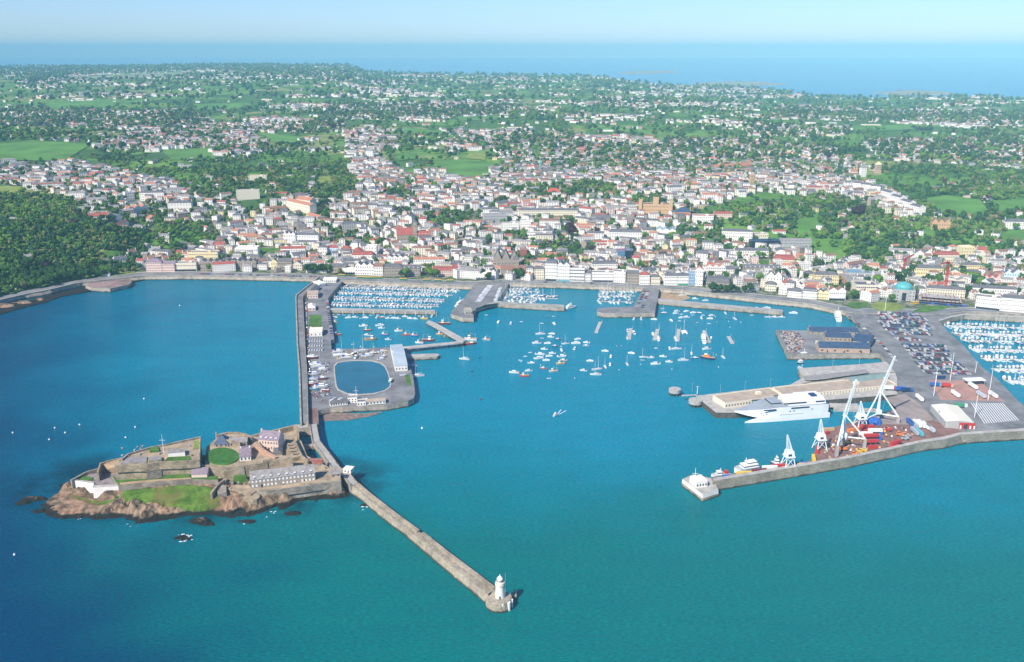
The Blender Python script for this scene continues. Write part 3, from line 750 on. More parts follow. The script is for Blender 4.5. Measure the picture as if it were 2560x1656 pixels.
mb.tube(p, p + Vector((0, 0, 17)), .28, WHITE, .12); mb.tube(p + Vector((-2.4, 0, 12)), p + Vector((2.4, 0, 12)), .1, WHITE)
mb.build('flagpole', castle)
# sandy ramp and lower ward at the west end
ward('ramp', [(243, 1184), (251, 1160), (302, 1147), (293, 1165), (288, 1186)], [9, 17, 19, 19, 10], S_FORT2, EARTH)
cwall('ramp_wall', [(244, 1180), (251, 1158), (275, 1151), (303, 1145)], 18.8, 1.2, 4)
ward('lower_ward', [(181, 1197), (205, 1189), (246, 1182), (292, 1184), (299, 1208), (294, 1210), (234, 1213), (233, 1206), (180, 1199)], 11.0, S_FORT2, mat('purple_yard', (.27, .22, .22), var=.3, scale=.2))
cwall('sea_wall', [(178, 1200), (215, 1180), (247, 1171)], 13.4, 1.4, 3, S_FORT2)
ward('grass_bank', [(200, 1199), (231, 1201), (233, 1194), (205, 1190)], 11.6, GRASS, GRASS, z0=8, flare=0)
ward('whitewashed_wall', [(177, 1201), (234, 1209), (235, 1205), (180, 1198)], 11.9, W_WHITE, CONC, 3, 'white painted seaward battery wall, western half', flare=.3)
ward('whitewashed_wall', [(232, 1220), (296, 1216), (295, 1211), (232, 1214)], 11.8, W_WHITE, CONC, 3, 'white painted seaward battery wall, eastern half', flare=.3)
ward('white_return_wall', [(296, 1216), (300, 1213), (298, 1209), (294, 1212)], 11.7, W_WHITE, CONC, 3, flare=0)
ward('terrace', [(296, 1214), (371, 1206), (478, 1198), (545, 1200), (545, 1190), (300, 1198), (280, 1190)], 13.2, S_FORT2, GRASS, flare=.3)
ward('footpath', [(300, 1212.5), (371, 1205), (478, 1197), (478, 1193.5), (371, 1200), (300, 1207)], 13.5, EARTH, EARTH, z0=12, flare=0)
# middle ward
MID = [(512, 1164), (560, 1167), (594, 1166), (640, 1162), (668, 1157), (668, 1128), (650, 1110), (650, 1092), (565, 1089), (540, 1097), (516, 1118)]
ward('middle_ward', MID, 19.0, S_FORT, YARD)
cwall('curtain_wall', [(500, 1162), (560, 1165), (561, 1167.5), (596, 1165), (640, 1160), (668, 1155)], 20.3, 1.2, 4)
oval = [(556 + 41 * math.cos(i * .35), 1140 + 21 * math.sin(i * .35)) for i in range(18)]
ward('green_mound', oval, 20.0, GRASS, mat('castle_lawn', (.045, .145, .018), var=.3, scale=.2), z0=17, flare=1.2)
ward('buttress', [(596, 1168), (610, 1167), (609, 1163), (596, 1164)], 19.6, S_FORT2, flare=1.0)
ward('high_tower', [(657, 1152), (700, 1149), (731, 1148), (729, 1140), (700, 1139), (659, 1142)], 21.5, S_FORT, YARD, flare=1.0)
cwall('stair_wall', [(636, 1109), (660, 1126), (690, 1143)], 23.0, 2.4, 12, mat('orange_stone', (.50, .30, .20), var=.2, scale=.4))
ward('north_bastion', [(540, 1100), (600, 1106), (616, 1099), (610, 1086), (594, 1082), (570, 1082), (545, 1088)], 23, S_FORT, YARD)
cwall('battlement', [(541, 1088), (556, 1084), (570, 1081), (594, 1081), (612, 1085), (630, 1092)], 24.4, 1.6, 14)
cwall('battlement', [(545, 1097), (566, 1099), (600, 1106)], 24.2, 1.5, 14)
ward('entrance_yard', [(630, 1092), (676, 1082), (733, 1068), (745, 1068), (748, 1090), (768, 1140), (800, 1158), (850, 1180), (852, 1204), (760, 1210), (690, 1184), (668, 1150), (650, 1120)], 11.5, S_FORT2, YARD)
cwall('outer_wall', [(632, 1088), (680, 1077), (733, 1064), (743, 1068), (745, 1090)], 16.0, 1.8, 3)
ward('gun_battery', [(712, 1097), (732, 1096), (752, 1140), (727, 1146)], 15.0, S_FORT, YARD, z0=8)
mb = MB()
for i in range(5):
    p = at(721 + 4.5 * i, 1106.5 + 7.6 * i, 15.0) - CO
    mb.box((p.x, p.y, 15.02), (4.2, 1.6, .12), DOOR, -.1)
    mb.box((p.x, p.y + 1.4, 15.0), (4.8, 1.1, 1.2), S_FORT, -.1)
mb.build('embrasures', castle)['kind'] = 'stuff'
cwall('battery_wall', [(733, 1094), (754, 1139), (770, 1152)], 16.2, 1.4, 3)
ward('front_bastion', [(646, 1226), (668, 1228), (760, 1216), (853, 1202), (850, 1190), (780, 1196), (630, 1222)], 10.6, S_FORT2, YARD, flare=1.6)
cwall('sea_parapet', [(646, 1225), (668, 1227), (760, 1215), (853, 1201)], 11.6, .9, 6, S_FORT2)
rb = [at(632 + 18 * math.cos(i * .5236), 1240 + 10 * math.sin(i * .5236), 9) for i in range(12)]
MB().prism([p - CO for p in rb], 1, 9.0, YARD, S_FORT, flare=1.5).build('round_bastion', castle)
ward('lower_battery', [(562, 1222), (600, 1229), (626, 1238), (640, 1228), (622, 1214), (590, 1212), (566, 1214)], 9.8, S_FORT, YARD)
ward('gate_block', [(545, 1236), (566, 1232), (566, 1215), (552, 1210), (540, 1214)], 11.4, S_FORT2, S_FORT2)
cwall('gate_wall', [(528, 1232), (545, 1210), (560, 1199)], 13.4, 1.6, 5)
ward('grass_bank', [(584, 1193), (616, 1192), (614, 1187), (586, 1188)], 13.4, GRASS, GRASS, flare=.5)
ward('grass_bank', [(408, 1194), (476, 1191), (474, 1184), (410, 1186)], 14.6, GRASS, GRASS, z0=10, flare=.8)
for k, (a, b) in enumerate([(350, 1096), (540, 1080)]): pass
mb = MB(); rr = random.Random(3)
for i in range(46):                                    # small rubble, guns and steps about the wards
    a, b = rr.choice([(rr.uniform(560, 640), rr.uniform(1196, 1214)), (rr.uniform(760, 850), rr.uniform(1160, 1195)), (rr.uniform(300, 490), rr.uniform(1112, 1150))])
    z = 25 if b < 1152 else 11.5 if a > 700 else 10
    p = at(a, b, z) - CO
    mb.box((p.x, p.y, z - .3), (rr.uniform(.8, 2.6), rr.uniform(.8, 2.0), rr.uniform(.6, 1.6)), rr.choice([S_FORT, S_FORT2, CONC, R_GREY]), rr.uniform(0, 3))
mb.build('rubble', castle)['kind'] = 'stuff'

# ---- castle bridge, breakwater and lighthouse
BR_L = [(774, 1062), (781, 1105), (806, 1138), (828, 1171), (853, 1190), (877, 1214)]
BR_R = [(790, 1060), (799, 1105), (825, 1138), (849, 1171), (876, 1190), (893, 1210)]
zb = 7.2
L_ = [at(a, b, zb) for a, b in BR_L]; R_ = [at(a, b, zb) for a, b in BR_R]
bo = thing('castle_bridge', 'curved stone causeway bridge linking the pier to the castle islet', 'bridge', tuple(L_[0][:2]) + (0,)); o = L_[0].copy(); o.z = 0
mb = MB(); wl_, wr_ = MB(), MB()
for i in range(5):
    mb.prism([L_[i] - o, R_[i] - o, R_[i + 1] - o, L_[i + 1] - o], -3 if i > 2 or i == 0 else 4.6, zb + .004 * i, PAVE, S_QUAY)
    for P, w in ((L_, wl_), (R_, wr_)):
        d = (P[i + 1] - P[i]).normalized(); n = Vector((-d.y, d.x, 0)) * .35
        w.prism([P[i] - n - o, P[i + 1] - n - o, P[i + 1] + n - o, P[i] + n - o], 4, zb + 1.15 + .01 * i, S_QUAY)
for i in range(1, 4):
    c_ = (L_[i] + R_[i]) / 2 - o; mb.box((c_.x, c_.y, -3), (9, 3.2, 7.7), S_QUAY, .5)
mb.build('roadway', bo); wl_.build('parapet', bo); wr_.build('parapet', bo)
pier('slipway', 'short stone jetty crossing the moat below the castle bridge', [(747, 1112), (782, 1108), (783, 1113), (748, 1118)], 4.5, PAVE, cat='jetty', flare=0)
pier('landing', 'square stone landing where the castle pier meets the moat', [(733, 1062), (770, 1062), (772, 1070), (735, 1072)], 7.0, PAVE, cat='landing')
px_wall('gate_arch', 'grey cross wall at the seaward end of the castle pier', [(742, 1070), (776, 1068)], 8.4, 1.4)
BK1L = [(877, 1212), (906, 1232), (960, 1278), (1018, 1320)]; BK1R = [(893, 1207), (927, 1236), (990, 1285), (1050, 1329)]
BK2L = [(1020, 1324), (1100, 1391), (1170, 1448), (1222, 1490)]; BK2R = [(1060, 1334), (1130, 1389), (1190, 1434), (1240, 1472)]
zk = 6.4
bk = thing('castle_breakwater', 'straight granite breakwater running from the castle to the lighthouse', 'breakwater', tuple(at(*BK1L[0], zk)[:2]) + (0,))
o = Vector(bk.location)
for nm, A, B, z in (('upper_section', BK1L, BK1R, zk), ('seaward_section', BK2L, BK2R, zk - .4)):
    P = [at(a, b, z) - o for a, b in A]; Q = [at(a, b, z) - o for a, b in B]
    mb = MB()
    for i in range(len(P) - 1):
        d = (P[i + 1] - P[i]).normalized(); n = Vector((d.y, -d.x, 0))
        vs = [P[i], Q[i], Q[i + 1], P[i + 1]]
        lo = [P[i] + n * 2.2, Q[i] - n * 1.5, Q[i + 1] - n * 1.5, P[i + 1] + n * 2.2]
        vv = [(v.x, v.y, z) for v in vs] + [(v.x, v.y, -3) for v in lo]
        mb.add(vv, [(3, 2, 1, 0)], S_PIER); mb.add(vv, [(3, 0, 4, 7), (1, 2, 6, 5)], S_PIER)
        if i == 0: mb.add(vv, [(0, 1, 5, 4)], S_PIER)
        if i == len(P) - 2: mb.add(vv, [(2, 3, 7, 6)], S_PIER)
    mb.build(nm, bk)
    mb = MB()
    for i in range(len(Q) - 1):
        d = (Q[i + 1] - Q[i]).normalized(); n = Vector((d.y, -d.x, 0))
        a_, b_ = Q[i] + n * .2, Q[i + 1] + n * .2
        w = 2.2
        mb.prism([a_, b_, b_ + n * w, a_ + n * w], z - .3, z + 1.3 + .01 * i, S_PIER)
        for k in range(9):
            c_ = a_.lerp(b_, k / 9) + n * (w + 1.6 + (k % 3) * .5)
            mb.box((c_.x, c_.y, z - .05), (rnd.uniform(1.5, 4), .8, rnd.uniform(.12, .35)), S_FORT2, math.atan2(d.y, d.x))
    mb.build('parapet', bk)
HD = at(1248, 1493, 6.0)
hc = MB(); pts = [(HD.x - o.x + 7.8 * math.cos(i * .3307 + .2), HD.y - o.y + 7.4 * math.sin(i * .3307 + .2)) for i in range(19)]
hc.prism(pts, -3, 6.0, S_PIER, S_PIER, flare=1.2); hc.build('round_head', bk)
LB = at(1250, 1492, 6.0)
lh = thing('lighthouse', 'white tapered lighthouse at the end of the castle breakwater', 'lighthouse', tuple(LB)); lh.scale = (.88, .88, .88)
MB().lathe((0, 0, 0), [(3.35, 0), (3.3, .8), (3.0, 9.3), (3.2, 9.6)], W_WHITE, 28).build('tower', lh, smooth=False)
MB().lathe((0, 0, 9.6), [(3.45, 0), (3.5, .5), (3.3, 2.3), (3.1, 2.35), (3.1, 1.9), (2.2, 1.85)], W_CREAM, 28).build('gallery', lh)
ln = MB().lathe((0, 0, 11.4), [(1.95, 0), (1.95, 2.6), (2.05, 2.6), (2.05, 2.9)], W_WHITE, 20).build('lantern_room', lh)
pn = MB()
for i in range(10):
    a = 2 * math.pi * i / 10; pn.box((1.97 * math.cos(a), 1.97 * math.sin(a), 12.5), (.12, .7, 1.1), GLASS, a)
pn.build('lantern_pane', lh)
MB().lathe((0, 0, 14.3), [(2.25, 0), (2.0, .6), (1.1, 1.7), (.45, 2.1), (.35, 2.6), (.4, 2.9), (.05, 3.5)], W_WHITE, 20).build('domed_roof', lh)
mb = MB().tube((3.6, -.5, -.5), (3.7, -.5, 19.5), .07, WHITE, .04); mb.tube((3.6, -.5, 0), (3.65, -.5, 9), .12, WHITE); mb.build('aerial', lh)
MB().box((0, -3.26, 0), (1.1, .2, 2.2), DOOR).build('door', lh)
rl = MB()
for i in range(22):
    a = 2 * math.pi * i / 22; p = Vector((HD.x - LB.x + 7.0 * math.cos(a), HD.y - LB.y + 6.6 * math.sin(a), 0)); b = 2 * math.pi * (i + 1) / 22
    q = Vector((HD.x - LB.x + 7.0 * math.cos(b), HD.y - LB.y + 6.6 * math.sin(b), 0))
    rl.tube(p, p + Vector((0, 0, 1.1)), .06, GREYP, n=4); rl.tube(p + Vector((0, 0, 1.05)), q + Vector((0, 0, 1.05)), .05, GREYP, n=4)
rail = rl.build('railing'); rail.location = LB; tag(rail, 'thin grey railing round the lighthouse platform', 'railing')
for i, (a, b, lab) in enumerate([(1255, 1507, 'white painted fender pile at the lighthouse, in the middle of the curved face'), (1271, 1504, 'white painted fender pile between its two neighbours below the lighthouse'), (1279.5, 1497, 'thin white fender pile at the far side of the lighthouse head')]):
    p = at(a, b, 5.8); o2 = MB().tube((0, 0, -8), (0, 0, 0), 1.0 if i < 2 else .5, W_WHITE, 1.05 if i < 2 else .5, n=14).build('fender_pile'); o2.location = p + Vector((.3, -.6, 0))
    tag(o2, lab, 'pile', 'white fender piles under the lighthouse')
boulder(1284, 1494, 2.6, 2.2, 4.6, 4.4, 'rock', 'single pale rock just behind the lighthouse head', S_PIER)
# white hut on stilts beside the bridge
p = at(872, 1181, 7.2)
hu = thing('pump_hut', 'small white flat roofed hut on legs beside the castle bridge', 'hut', tuple(p), -.3)
MB().box((0, 0, .2), (6.5, 6, 3.4), W_WHITE).build('wall', hu); MB().box((0, 0, 3.6), (7.2, 6.8, .4), W_WHITE).build('roof', hu)
for sx_, sy_ in ((-2.6, -2.4), (2.6, -2.4), (2.6, 2.4), (-2.6, 2.4)): MB().tube((sx_, sy_, -10), (sx_, sy_, .25), .4, CONC).build('leg', hu)
for k in range(2): MB().box((-1.6 + 3 * k, -3.02, 1.4), (1.2, .1, 1.2), GLASS).build('window', hu)
# ================================================================ buildings
OCC = {}
def occupy(x, y, r):
    for i in range(int((x - r) // 20), int((x + r) // 20) + 1):
        for j in range(int((y - r) // 20), int((y + r) // 20) + 1): OCC.setdefault((i, j), []).append((x, y, r))
def free(x, y, r):
    for i in range(int(x // 20) - 1, int(x // 20) + 2):
        for j in range(int(y // 20) - 1, int(y // 20) + 2):
            for a, b, q in OCC.get((i, j), ()):
                if (a - x) ** 2 + (b - y) ** 2 < (q + r) ** 2: return False
    return True
def ground(px, py, z=None):
    if z is not None: return at(px, py, z)
    p = hit(px, py)
    return p if p is not None else at(px, py, LAND_Z)
def height_at(x, y, z0, ytop):
    lo, hi = 0, 80
    for _ in range(30):
        m = (lo + hi) / 2
        if proj(x, y, z0 + m)[1] > ytop: lo = m
        else: hi = m
    return lo
WINM = {}
def win_mesh(w, h, m):
    k = (round(w, 1), round(h, 1), m.name)
    if k not in WINM: WINM[k] = MB().box((0, -.04, 0), (w, .14, h), m).mesh('window')
    return WINM[k]
def roof_part(root, kind, w, d, h, rh, m, wall, n=1, y0=0.0):
    mb = MB()
    if kind == 'flat':
        mb.box((0, y0 + d / 2, h), (w - .5, d - .5, .12), m)
        for a, b, c_, e in ((0, y0 + .14, w, .28), (0, y0 + d - .14, w, .28), (-w / 2 + .14, y0 + d / 2, .28, d - .56), (w / 2 - .14, y0 + d / 2, .28, d - .56)): mb.box((a, b, h), (c_, e, .9), wall)
        if w > 14: mb.box((w * .2, y0 + d * .55, h + .1), (min(5, w * .2), min(4, d * .4), 2.2), wall)
    elif kind == 'gable': mb.gable(-w / 2, w / 2, y0, y0 + d, h, rh, m, wall)
    elif kind == 'hip': mb.hip(-w / 2, w / 2, y0, y0 + d, h, rh, m)
    elif kind == 'mansard': mb.hip(-w / 2, w / 2, y0, y0 + d, h, rh, m, ins=1.6)
    elif kind == 'gables':
        for i in range(n):
            a = -w / 2 + w * i / n; b = a + w / n
            mb.gable(a + .05, b - .05, y0, y0 + d, h + .01 * i, rh, m, wall, along='y', ov=.12)
    return mb.build('roof', root)
def building(label, cat, xL, yL, xR, yR, ytop, d, wall, kind='flat', roofm=R_GREY, rh=3.0, cols=0, rows=0, z=None, name=None, dormers=0, group=None, chim=0, gn=1, wm_=GLASS, ww=None, shop=None, sink=3.0, doors=0, door_m=DOOR):
    A, B = ground(xL, yL, z), ground(xR, yR, z)
    zb_ = min(A.z, B.z); M = (A + B) / 2
    w = (Vector((B.x, B.y)) - Vector((A.x, A.y))).length
    rz = math.atan2(B.y - A.y, B.x - A.x)
    h = max(2.6, height_at(M.x, M.y, zb_, ytop))
    root = thing(name or cat.replace(' ', '_'), label, cat, (M.x, M.y, zb_), rz, group)
    wm = MB().box((0, d / 2, -sink), (w, d, h + sink), wall)
    wb = wm.build('wall', root)
    rf = roof_part(root, kind, w, d, h, rh, roofm, wall, gn)
    if cols * rows:
        cw = w / cols; fh = h / rows
        ww_ = ww or min(1.25, cw * .40); wh = min(1.7, fh * .5)
        me = win_mesh(ww_, wh, wm_)
        for r in range(rows):
            for c in range(cols):
                if doors and r == 0 and c % max(1, cols // doors) == cols // (2 * doors): continue
                o = bpy.data.objects.new('window', me); COL.objects.link(o); o.parent = root
                o.location = (-w / 2 + cw * (c + .5), -.02, fh * r + fh * .3)
    for k in range(doors):
        o = MB().box((-w / 2 + w * (k + .5) / doors, -.04, 0), (1.4, .16, 2.4), door_m).build('door', root)
    if shop:
        MB().box((0, -.08, .2), (w * .94, .2, 2.3), shop).build('shopfront', root)
    for k in range(dormers):
        x = -w / 2 + w * (k + .5) / dormers
        dm = MB().box((x, 1.3, h + .2), (1.5, 1.8, 1.9), WHITE).build('dormer', rf)
        dm2 = MB().box((x, .36, h + .75), (.9, .12, 1.0), GLASS).build('dormer_window', rf)
    if kind != 'flat' or chim:
        n = chim or 2
        for k in range(n):
            x = -w / 2 + .8 + (w - 1.6) * (k / max(1, n - 1))
            MB().box((x, d * .5, h + rh * (.3 if kind in ('gable', 'gables') else .45)), (1.1, .9, rh * .75 + 1.0), wall).build('chimney', rf)
    for k in range(max(1, int(w / d))):
        t = (k + .5) / max(1, int(w / d)) - .5
        occupy(M.x + math.cos(rz) * w * t - math.sin(rz) * d / 2, M.y + math.sin(rz) * w * t + math.cos(rz) * d / 2, d * .62)
    return root

W, C_, Y, PK, G_, ST_, SD = W_WHITE, W_CREAM, W_YELLOW, W_PINK, W_GREY, W_STONE, W_SAND
S_, GR, OR, RD, BR_, TN = R_SLATE, R_GREY, R_ORANGE, R_RED, R_BROWN, R_TAN
B = building
# --- castle buildings
B('long grey castle barracks with eight white dormers above the sea wall', 'barracks', 628, 1222, 789, 1203, 1192, 10, ST_, 'gable', GR, 5.5, 17, 2, z=10.6, dormers=8, wm_=WHITE, ww=1.3, doors=3, chim=4, sink=2)
B('tall pale pink castle barracks with four white dormers by the entrance yard', 'barracks', 648, 1124, 697, 1128, 1101, 12, PK, 'gable', R_PURPLE, 6, 7, 2, z=12.5, dormers=4, ww=.8, chim=2, sink=3, doors=1)
B('low purple roofed range with white end beside the castle lawn', 'range building', 600, 1154, 628, 1151, 1143, 22, W_WHITE, 'gable', R_PURPLE, 3.2, 3, 1, z=19, sink=4)
B('small blue slated hall behind the castle lawn', 'hall', 536, 1119, 571, 1118, 1112, 12, ST_, 'hip', R_NAVY, 6, 3, 1, z=19, sink=3, chim=1)
B('stone store with a lean roof between the blue hall and the barracks', 'store', 574, 1118, 618, 1116, 1106, 9, ST_, 'gable', GR, 2.5, 4, 1, z=19, sink=3, chim=1)
B('low pink roofed shed on the castle terrace under the high wall', 'shed', 479, 1194, 518, 1193, 1188, 10, PK, 'gable', R_PURPLE, 3.5, 0, 0, z=13.4, chim=1)
B('little red walled shelter at the bridge end of the castle', 'shelter', 770, 1162, 806, 1160, 1156, 4, W_BRICK, 'flat', R_PURPLE, 1, 0, 0, z=11.6)
B('flat grey magazine roof beneath the pink castle barracks', 'magazine', 684, 1142, 706, 1140, 1136, 11, ST_, 'hip', R_SLATE, 2, 0, 0, z=12, chim=1)
B('small stone guardhouse at the end of the castle sea wall', 'guardhouse', 828, 1195, 852, 1192, 1186, 6, ST_, 'gable', GR, 2, 2, 1, z=10.7, chim=1)
# --- castle pier and yacht pond
B('white clubhouse block with grey roof on the south side of the pond quay', 'clubhouse', 870, 1008, 893, 1007, 997, 9, W, 'flat', GR, 1, 3, 2, z=6.2)
B('long low white store with dark roof beside the clubhouse', 'store', 826, 1017, 869, 1012, 1008, 7, W, 'gable', S_, 2, 7, 1, z=6.2, chim=1)
B('lower white annexe with balcony on the pond side of the quay end', 'annexe', 893, 1015, 915, 1014, 1007, 8, W, 'flat', S_, 1, 3, 1, z=6.2)
B('long pale cream shed at the eastern end of the pond quay', 'shed', 916, 1013, 964, 1009, 1004, 8, W, 'gable', R_TAN, 1.6, 6, 1, z=6.2, chim=1)
B('large light grey boat shed beside the yacht pond', 'boat shed', 988, 929, 1019, 927, 915, 74, W, 'gable', mat('pale_metal_roof', (.40, .47, .50), var=.1, scale=.1, rough=.5), 3.5, 4, 1, z=6.2, chim=1)
B('square cream roofed shed beside the green lawn on the castle pier', 'shed', 774, 842, 805, 841, 832, 22, W, 'gable', W_CREAM, 3.0, 3, 1, z=6.2, chim=1)
B('small domed white store near the head of the castle pier', 'store', 771, 778, 789, 777, 770, 18, W_PINK, 'hip', W_WHITE, 3, 2, 1, z=6.2, chim=1)
B('low pinkish workshop row on the castle pier bend', 'workshop', 768, 747, 795, 746, 737, 24, W_PINK, 'gable', R_TAN, 2, 4, 1, z=6.2, chim=1)
B('white building with flat roof at the root of the castle pier', 'office', 799, 719, 815, 716, 710, 20, W, 'flat', W_WHITE, 1, 4, 1, z=6.2)
B('long white hall facing the sea at the root of the castle pier', 'hall', 808, 707, 840, 707, 701, 18, W, 'gable', W_WHITE, 2, 6, 1, z=6.2, chim=1)
B('dark roofed fish quay store running along the castle pier', 'store', 784, 737, 800, 722, 722, 9, G_, 'gable', S_, 2, 5, 1, z=6.2, chim=1)
B('grey tower kiosk at the end of the pier between the marinas', 'kiosk', 1164, 788, 1181, 787, 778, 14, CONC, 'flat', R_TAN, 1, 3, 1, z=6.25)
B('small white signal house on the white pier head', 'signal house', 1740, 1221, 1768, 1217, 1206, 11, W, 'flat', W_WHITE, 1, 4, 1, z=5.8, name='signal_house')
# --- ferry terminal and customs
B('low cream half of the ferry terminal ending beside the ship', 'terminal', 1812, 1021, 1955, 1001, 1000, 22, C_, 'flat', TN, 1, 20, 1, z=5.6)
B('long high cream half of the ferry terminal at the shore end', 'terminal', 1962, 998, 2241, 969, 977, 24, C_, 'flat', TN, 1, 36, 2, z=5.6, ww=.9)
B('green roofed passenger hall behind the cream ferry terminal', 'passenger hall', 2130, 962, 2222, 950, 951, 14, W_STONE, 'gable', mat('green_grey_roof', (.20, .28, .26), var=.15, scale=.2), 2, 10, 1, z=5.9)
B('front warehouse range with long navy slate roof on the customs quay', 'warehouse', 2047, 881, 2174, 884, 871, 15, W_TAN, 'gable', R_NAVY, 5, 8, 1, z=6.42, doors=3, ww=2.2)
B('middle warehouse range with navy roof on the customs quay', 'warehouse', 2063, 853, 2128, 855, 844, 14, W_STONE, 'gable', R_NAVY, 4, 6, 1, z=6.42)
B('back warehouse range with navy roof along the customs quay edge', 'warehouse', 2024, 836, 2146, 838, 830, 13, W_STONE, 'gable', R_NAVY, 4, 8, 1, z=6.42)
B('end warehouse range with navy roof closing the customs yard', 'warehouse', 2131, 866, 2173, 872, 855, 34, W_STONE, 'gable', R_NAVY, 4, 2, 1, z=6.42, chim=1)
B('cream boundary range between the customs quay yard and warehouses', 'range', 2038, 859, 2046, 873, 862, 2.2, C_, 'flat', CONC, 1, 0, 0, z=6.42)
fs_ = B('broad freight shed with cream roof and red front by the lorry park', 'freight shed', 2362, 1070, 2433, 1073, 1056, 41, G_, 'gables', mat('cream_metal_roof', (.70, .66, .54), var=.05, scale=.1), 1.6, 0, 0, z=6.4, gn=1, chim=1)
mb = MB().box((6.6, -.2, 0), (14, .35, 5.6), P_RED); mb.build('red_front', fs_)
for x_, m_, h_ in ((1.0, WHITE, 3.0), (5.2, DOOR, 4.4), (9.2, WHITE, 3.0), (12.6, WHITE, 3.0)): MB().box((x_, -.42, 0), (1.3 if m_ is WHITE else 3.0, .12, h_), m_).build('door', fs_)
# --- southern seafront and hillside villas
B('four storey peach hotel at the corner of the bay road', 'hotel', 366, 680, 406, 680, 656, 18, PK, 'hip', R_PURPLE, 4, 9, 4)
B('lower peach wing of the bay corner hotel', 'hotel', 407, 680, 437, 680, 660, 16, PK, 'gable', R_PURPLE, 3, 8, 3)
B('long cream terrace with dark ground floor on the seafront', 'terrace', 438, 679, 492, 678, 659, 14, C_, 'flat', GR, 1, 14, 2, shop=GLASS_D)
B('white and yellow hotel behind the seafront with red tiled end', 'hotel', 470, 658, 546, 658, 632, 14, Y, 'flat', GR, 1, 14, 3)
B('narrow white house with bright orange roof beside the yellow hotel', 'house', 455, 657, 469, 657, 636, 12, W, 'hip', OR, 3, 3, 3)
B('broad white villa terrace above the seafront wall', 'terrace', 590, 641, 645, 641, 620, 14, W, 'flat', W, 1, 12, 2)
B('small pink house with red roof above the seafront', 'house', 530, 624, 561, 624, 612, 12, PK, 'gable', RD, 4, 5, 2)
B('dark stone terrace of bays on the seafront behind bare trees', 'terrace', 500, 676, 560, 676, 655, 14, ST_, 'gables', S_, 3, 12, 2, gn=4)
B('brown stone terrace with gabled bays east of the dark terrace', 'terrace', 563, 676, 642, 676, 654, 14, ST_, 'gables', S_, 3, 14, 2, gn=6)
B('yellow gabled stone house on the seafront', 'house', 678, 674, 694, 674, 655, 12, Y, 'gables', S_, 4, 3, 2, gn=1)
B('grey terrace with slate roof next to the yellow gable', 'terrace', 695, 675, 731, 675, 654, 12, ST_, 'gable', S_, 4, 8, 2)
B('cream gabled house at the east end of the stone terraces', 'house', 733, 676, 755, 676, 661, 12, C_, 'gables', S_, 4, 4, 2, gn=1)
B('white bungalow with slate roof at the foot of the wooded hill', 'house', 252, 662, 285, 664, 655, 10, W, 'gable', S_, 4, 5, 1)
B('taller white house with slate roof beside the hill foot bungalow', 'house', 288, 662, 320, 660, 648, 10, W, 'gable', S_, 4, 5, 2)
B('white cottage with brown roof by the wooded lane', 'house', 326, 643, 347, 643, 631, 10, W, 'hip', BR_, 4, 4, 2)
B('white villa with flat grey roof among trees above the bay hotel', 'house', 396, 599, 423, 598, 588, 12, W, 'hip', GR, 2, 5, 2)
B('cream house on the steep lane behind the peach hotel', 'house', 378, 637, 400, 637, 624, 10, C_, 'gable', GR, 4, 4, 2)
B('white villa with red roof alone in the upper wood', 'house', 222, 551, 270, 550, 541, 12, W, 'gable', RD, 5, 7, 1)
B('long brown roofed bungalow in the upper wood', 'house', 281, 568, 323, 568, 562, 11, W, 'gable', BR_, 4, 6, 1)
B('big white villa with tall chimneys on the hillside', 'villa', 421, 534, 480, 532, 508, 16, W, 'hip', S_, 4, 8, 3, chim=4)
B('white villa pair with grey and orange roofs above the wood', 'villa', 321, 536, 373, 534, 519, 14, W, 'gables', OR, 4, 8, 2, gn=3)
B('tall white square villa above the wood', 'villa', 314, 499, 337, 499, 481, 12, W, 'flat', GR, 1, 4, 3)
B('large white hotel above the hillside woods', 'hotel', 350, 503, 411, 502, 482, 14, W, 'hip', S_, 3, 10, 3)
B('long white terrace beside the yellow green meadow', 'terrace', 84, 477, 160, 474, 461, 10, W, 'gable', BR_, 3, 16, 2)
# --- cream hotel slope
B('long cream hotel wing with orange roof on the slope', 'hotel', 716, 521, 776, 546, 508, 14, C_, 'gable', OR, 4, 14, 3)
B('large cream block with bright orange roof above the hotel wing', 'hotel', 742, 524, 777, 532, 500, 16, C_, 'gable', OR, 5, 7, 3)
B('lower white wing of the cream slope hotel', 'hotel', 766, 548, 794, 560, 541, 14, C_, 'gable', OR, 4, 6, 2)
B('cream flats with grey roofs in front of the deep wood', 'apartment block', 592, 502, 650, 498, 477, 14, C_, 'flat', GR, 1, 10, 4)
B('square cream flats behind the cream flats by the deep wood', 'apartment block', 622, 454, 667, 453, 441, 16, C_, 'flat', TN, 1, 8, 3)
B('cluster of tall white houses facing the bay', 'terrace', 710, 614, 740, 614, 585, 12, W, 'gables', S_, 3, 5, 3, gn=3)
B('white flat fronted house block facing the bay', 'terrace', 742, 613, 797, 613, 588, 12, W, 'gable', S_, 3, 9, 3)
B('white terrace with red roof above the car lined seafront', 'terrace', 702, 640, 764, 638, 622, 12, W, 'gable', RD, 3, 10, 2)
B('white house with grey roof above the fishing harbour', 'house', 795, 642, 818, 642, 619, 12, W, 'hip', S_, 3, 4, 3)
B('pale blue house next to the white grey roofed one', 'house', 820, 639, 845, 638, 620, 11, mat('pale_blue_render', (.60, .72, .80), var=.05), 'gable', RD, 3, 4, 2)
B('small white house with red hipped roof above the marina', 'house', 853, 632, 876, 632, 622, 12, W, 'hip', RD, 4, 4, 1)
B('white house with bright red mansard and dormers above the marina', 'house', 880, 656, 933, 655, 638, 14, W, 'mansard', RD, 4, 8, 2, dormers=5)
B('plain white flat roofed block above the left marina', 'apartment block', 915, 648, 942, 648, 617, 14, W, 'flat', W, 1, 4, 4)
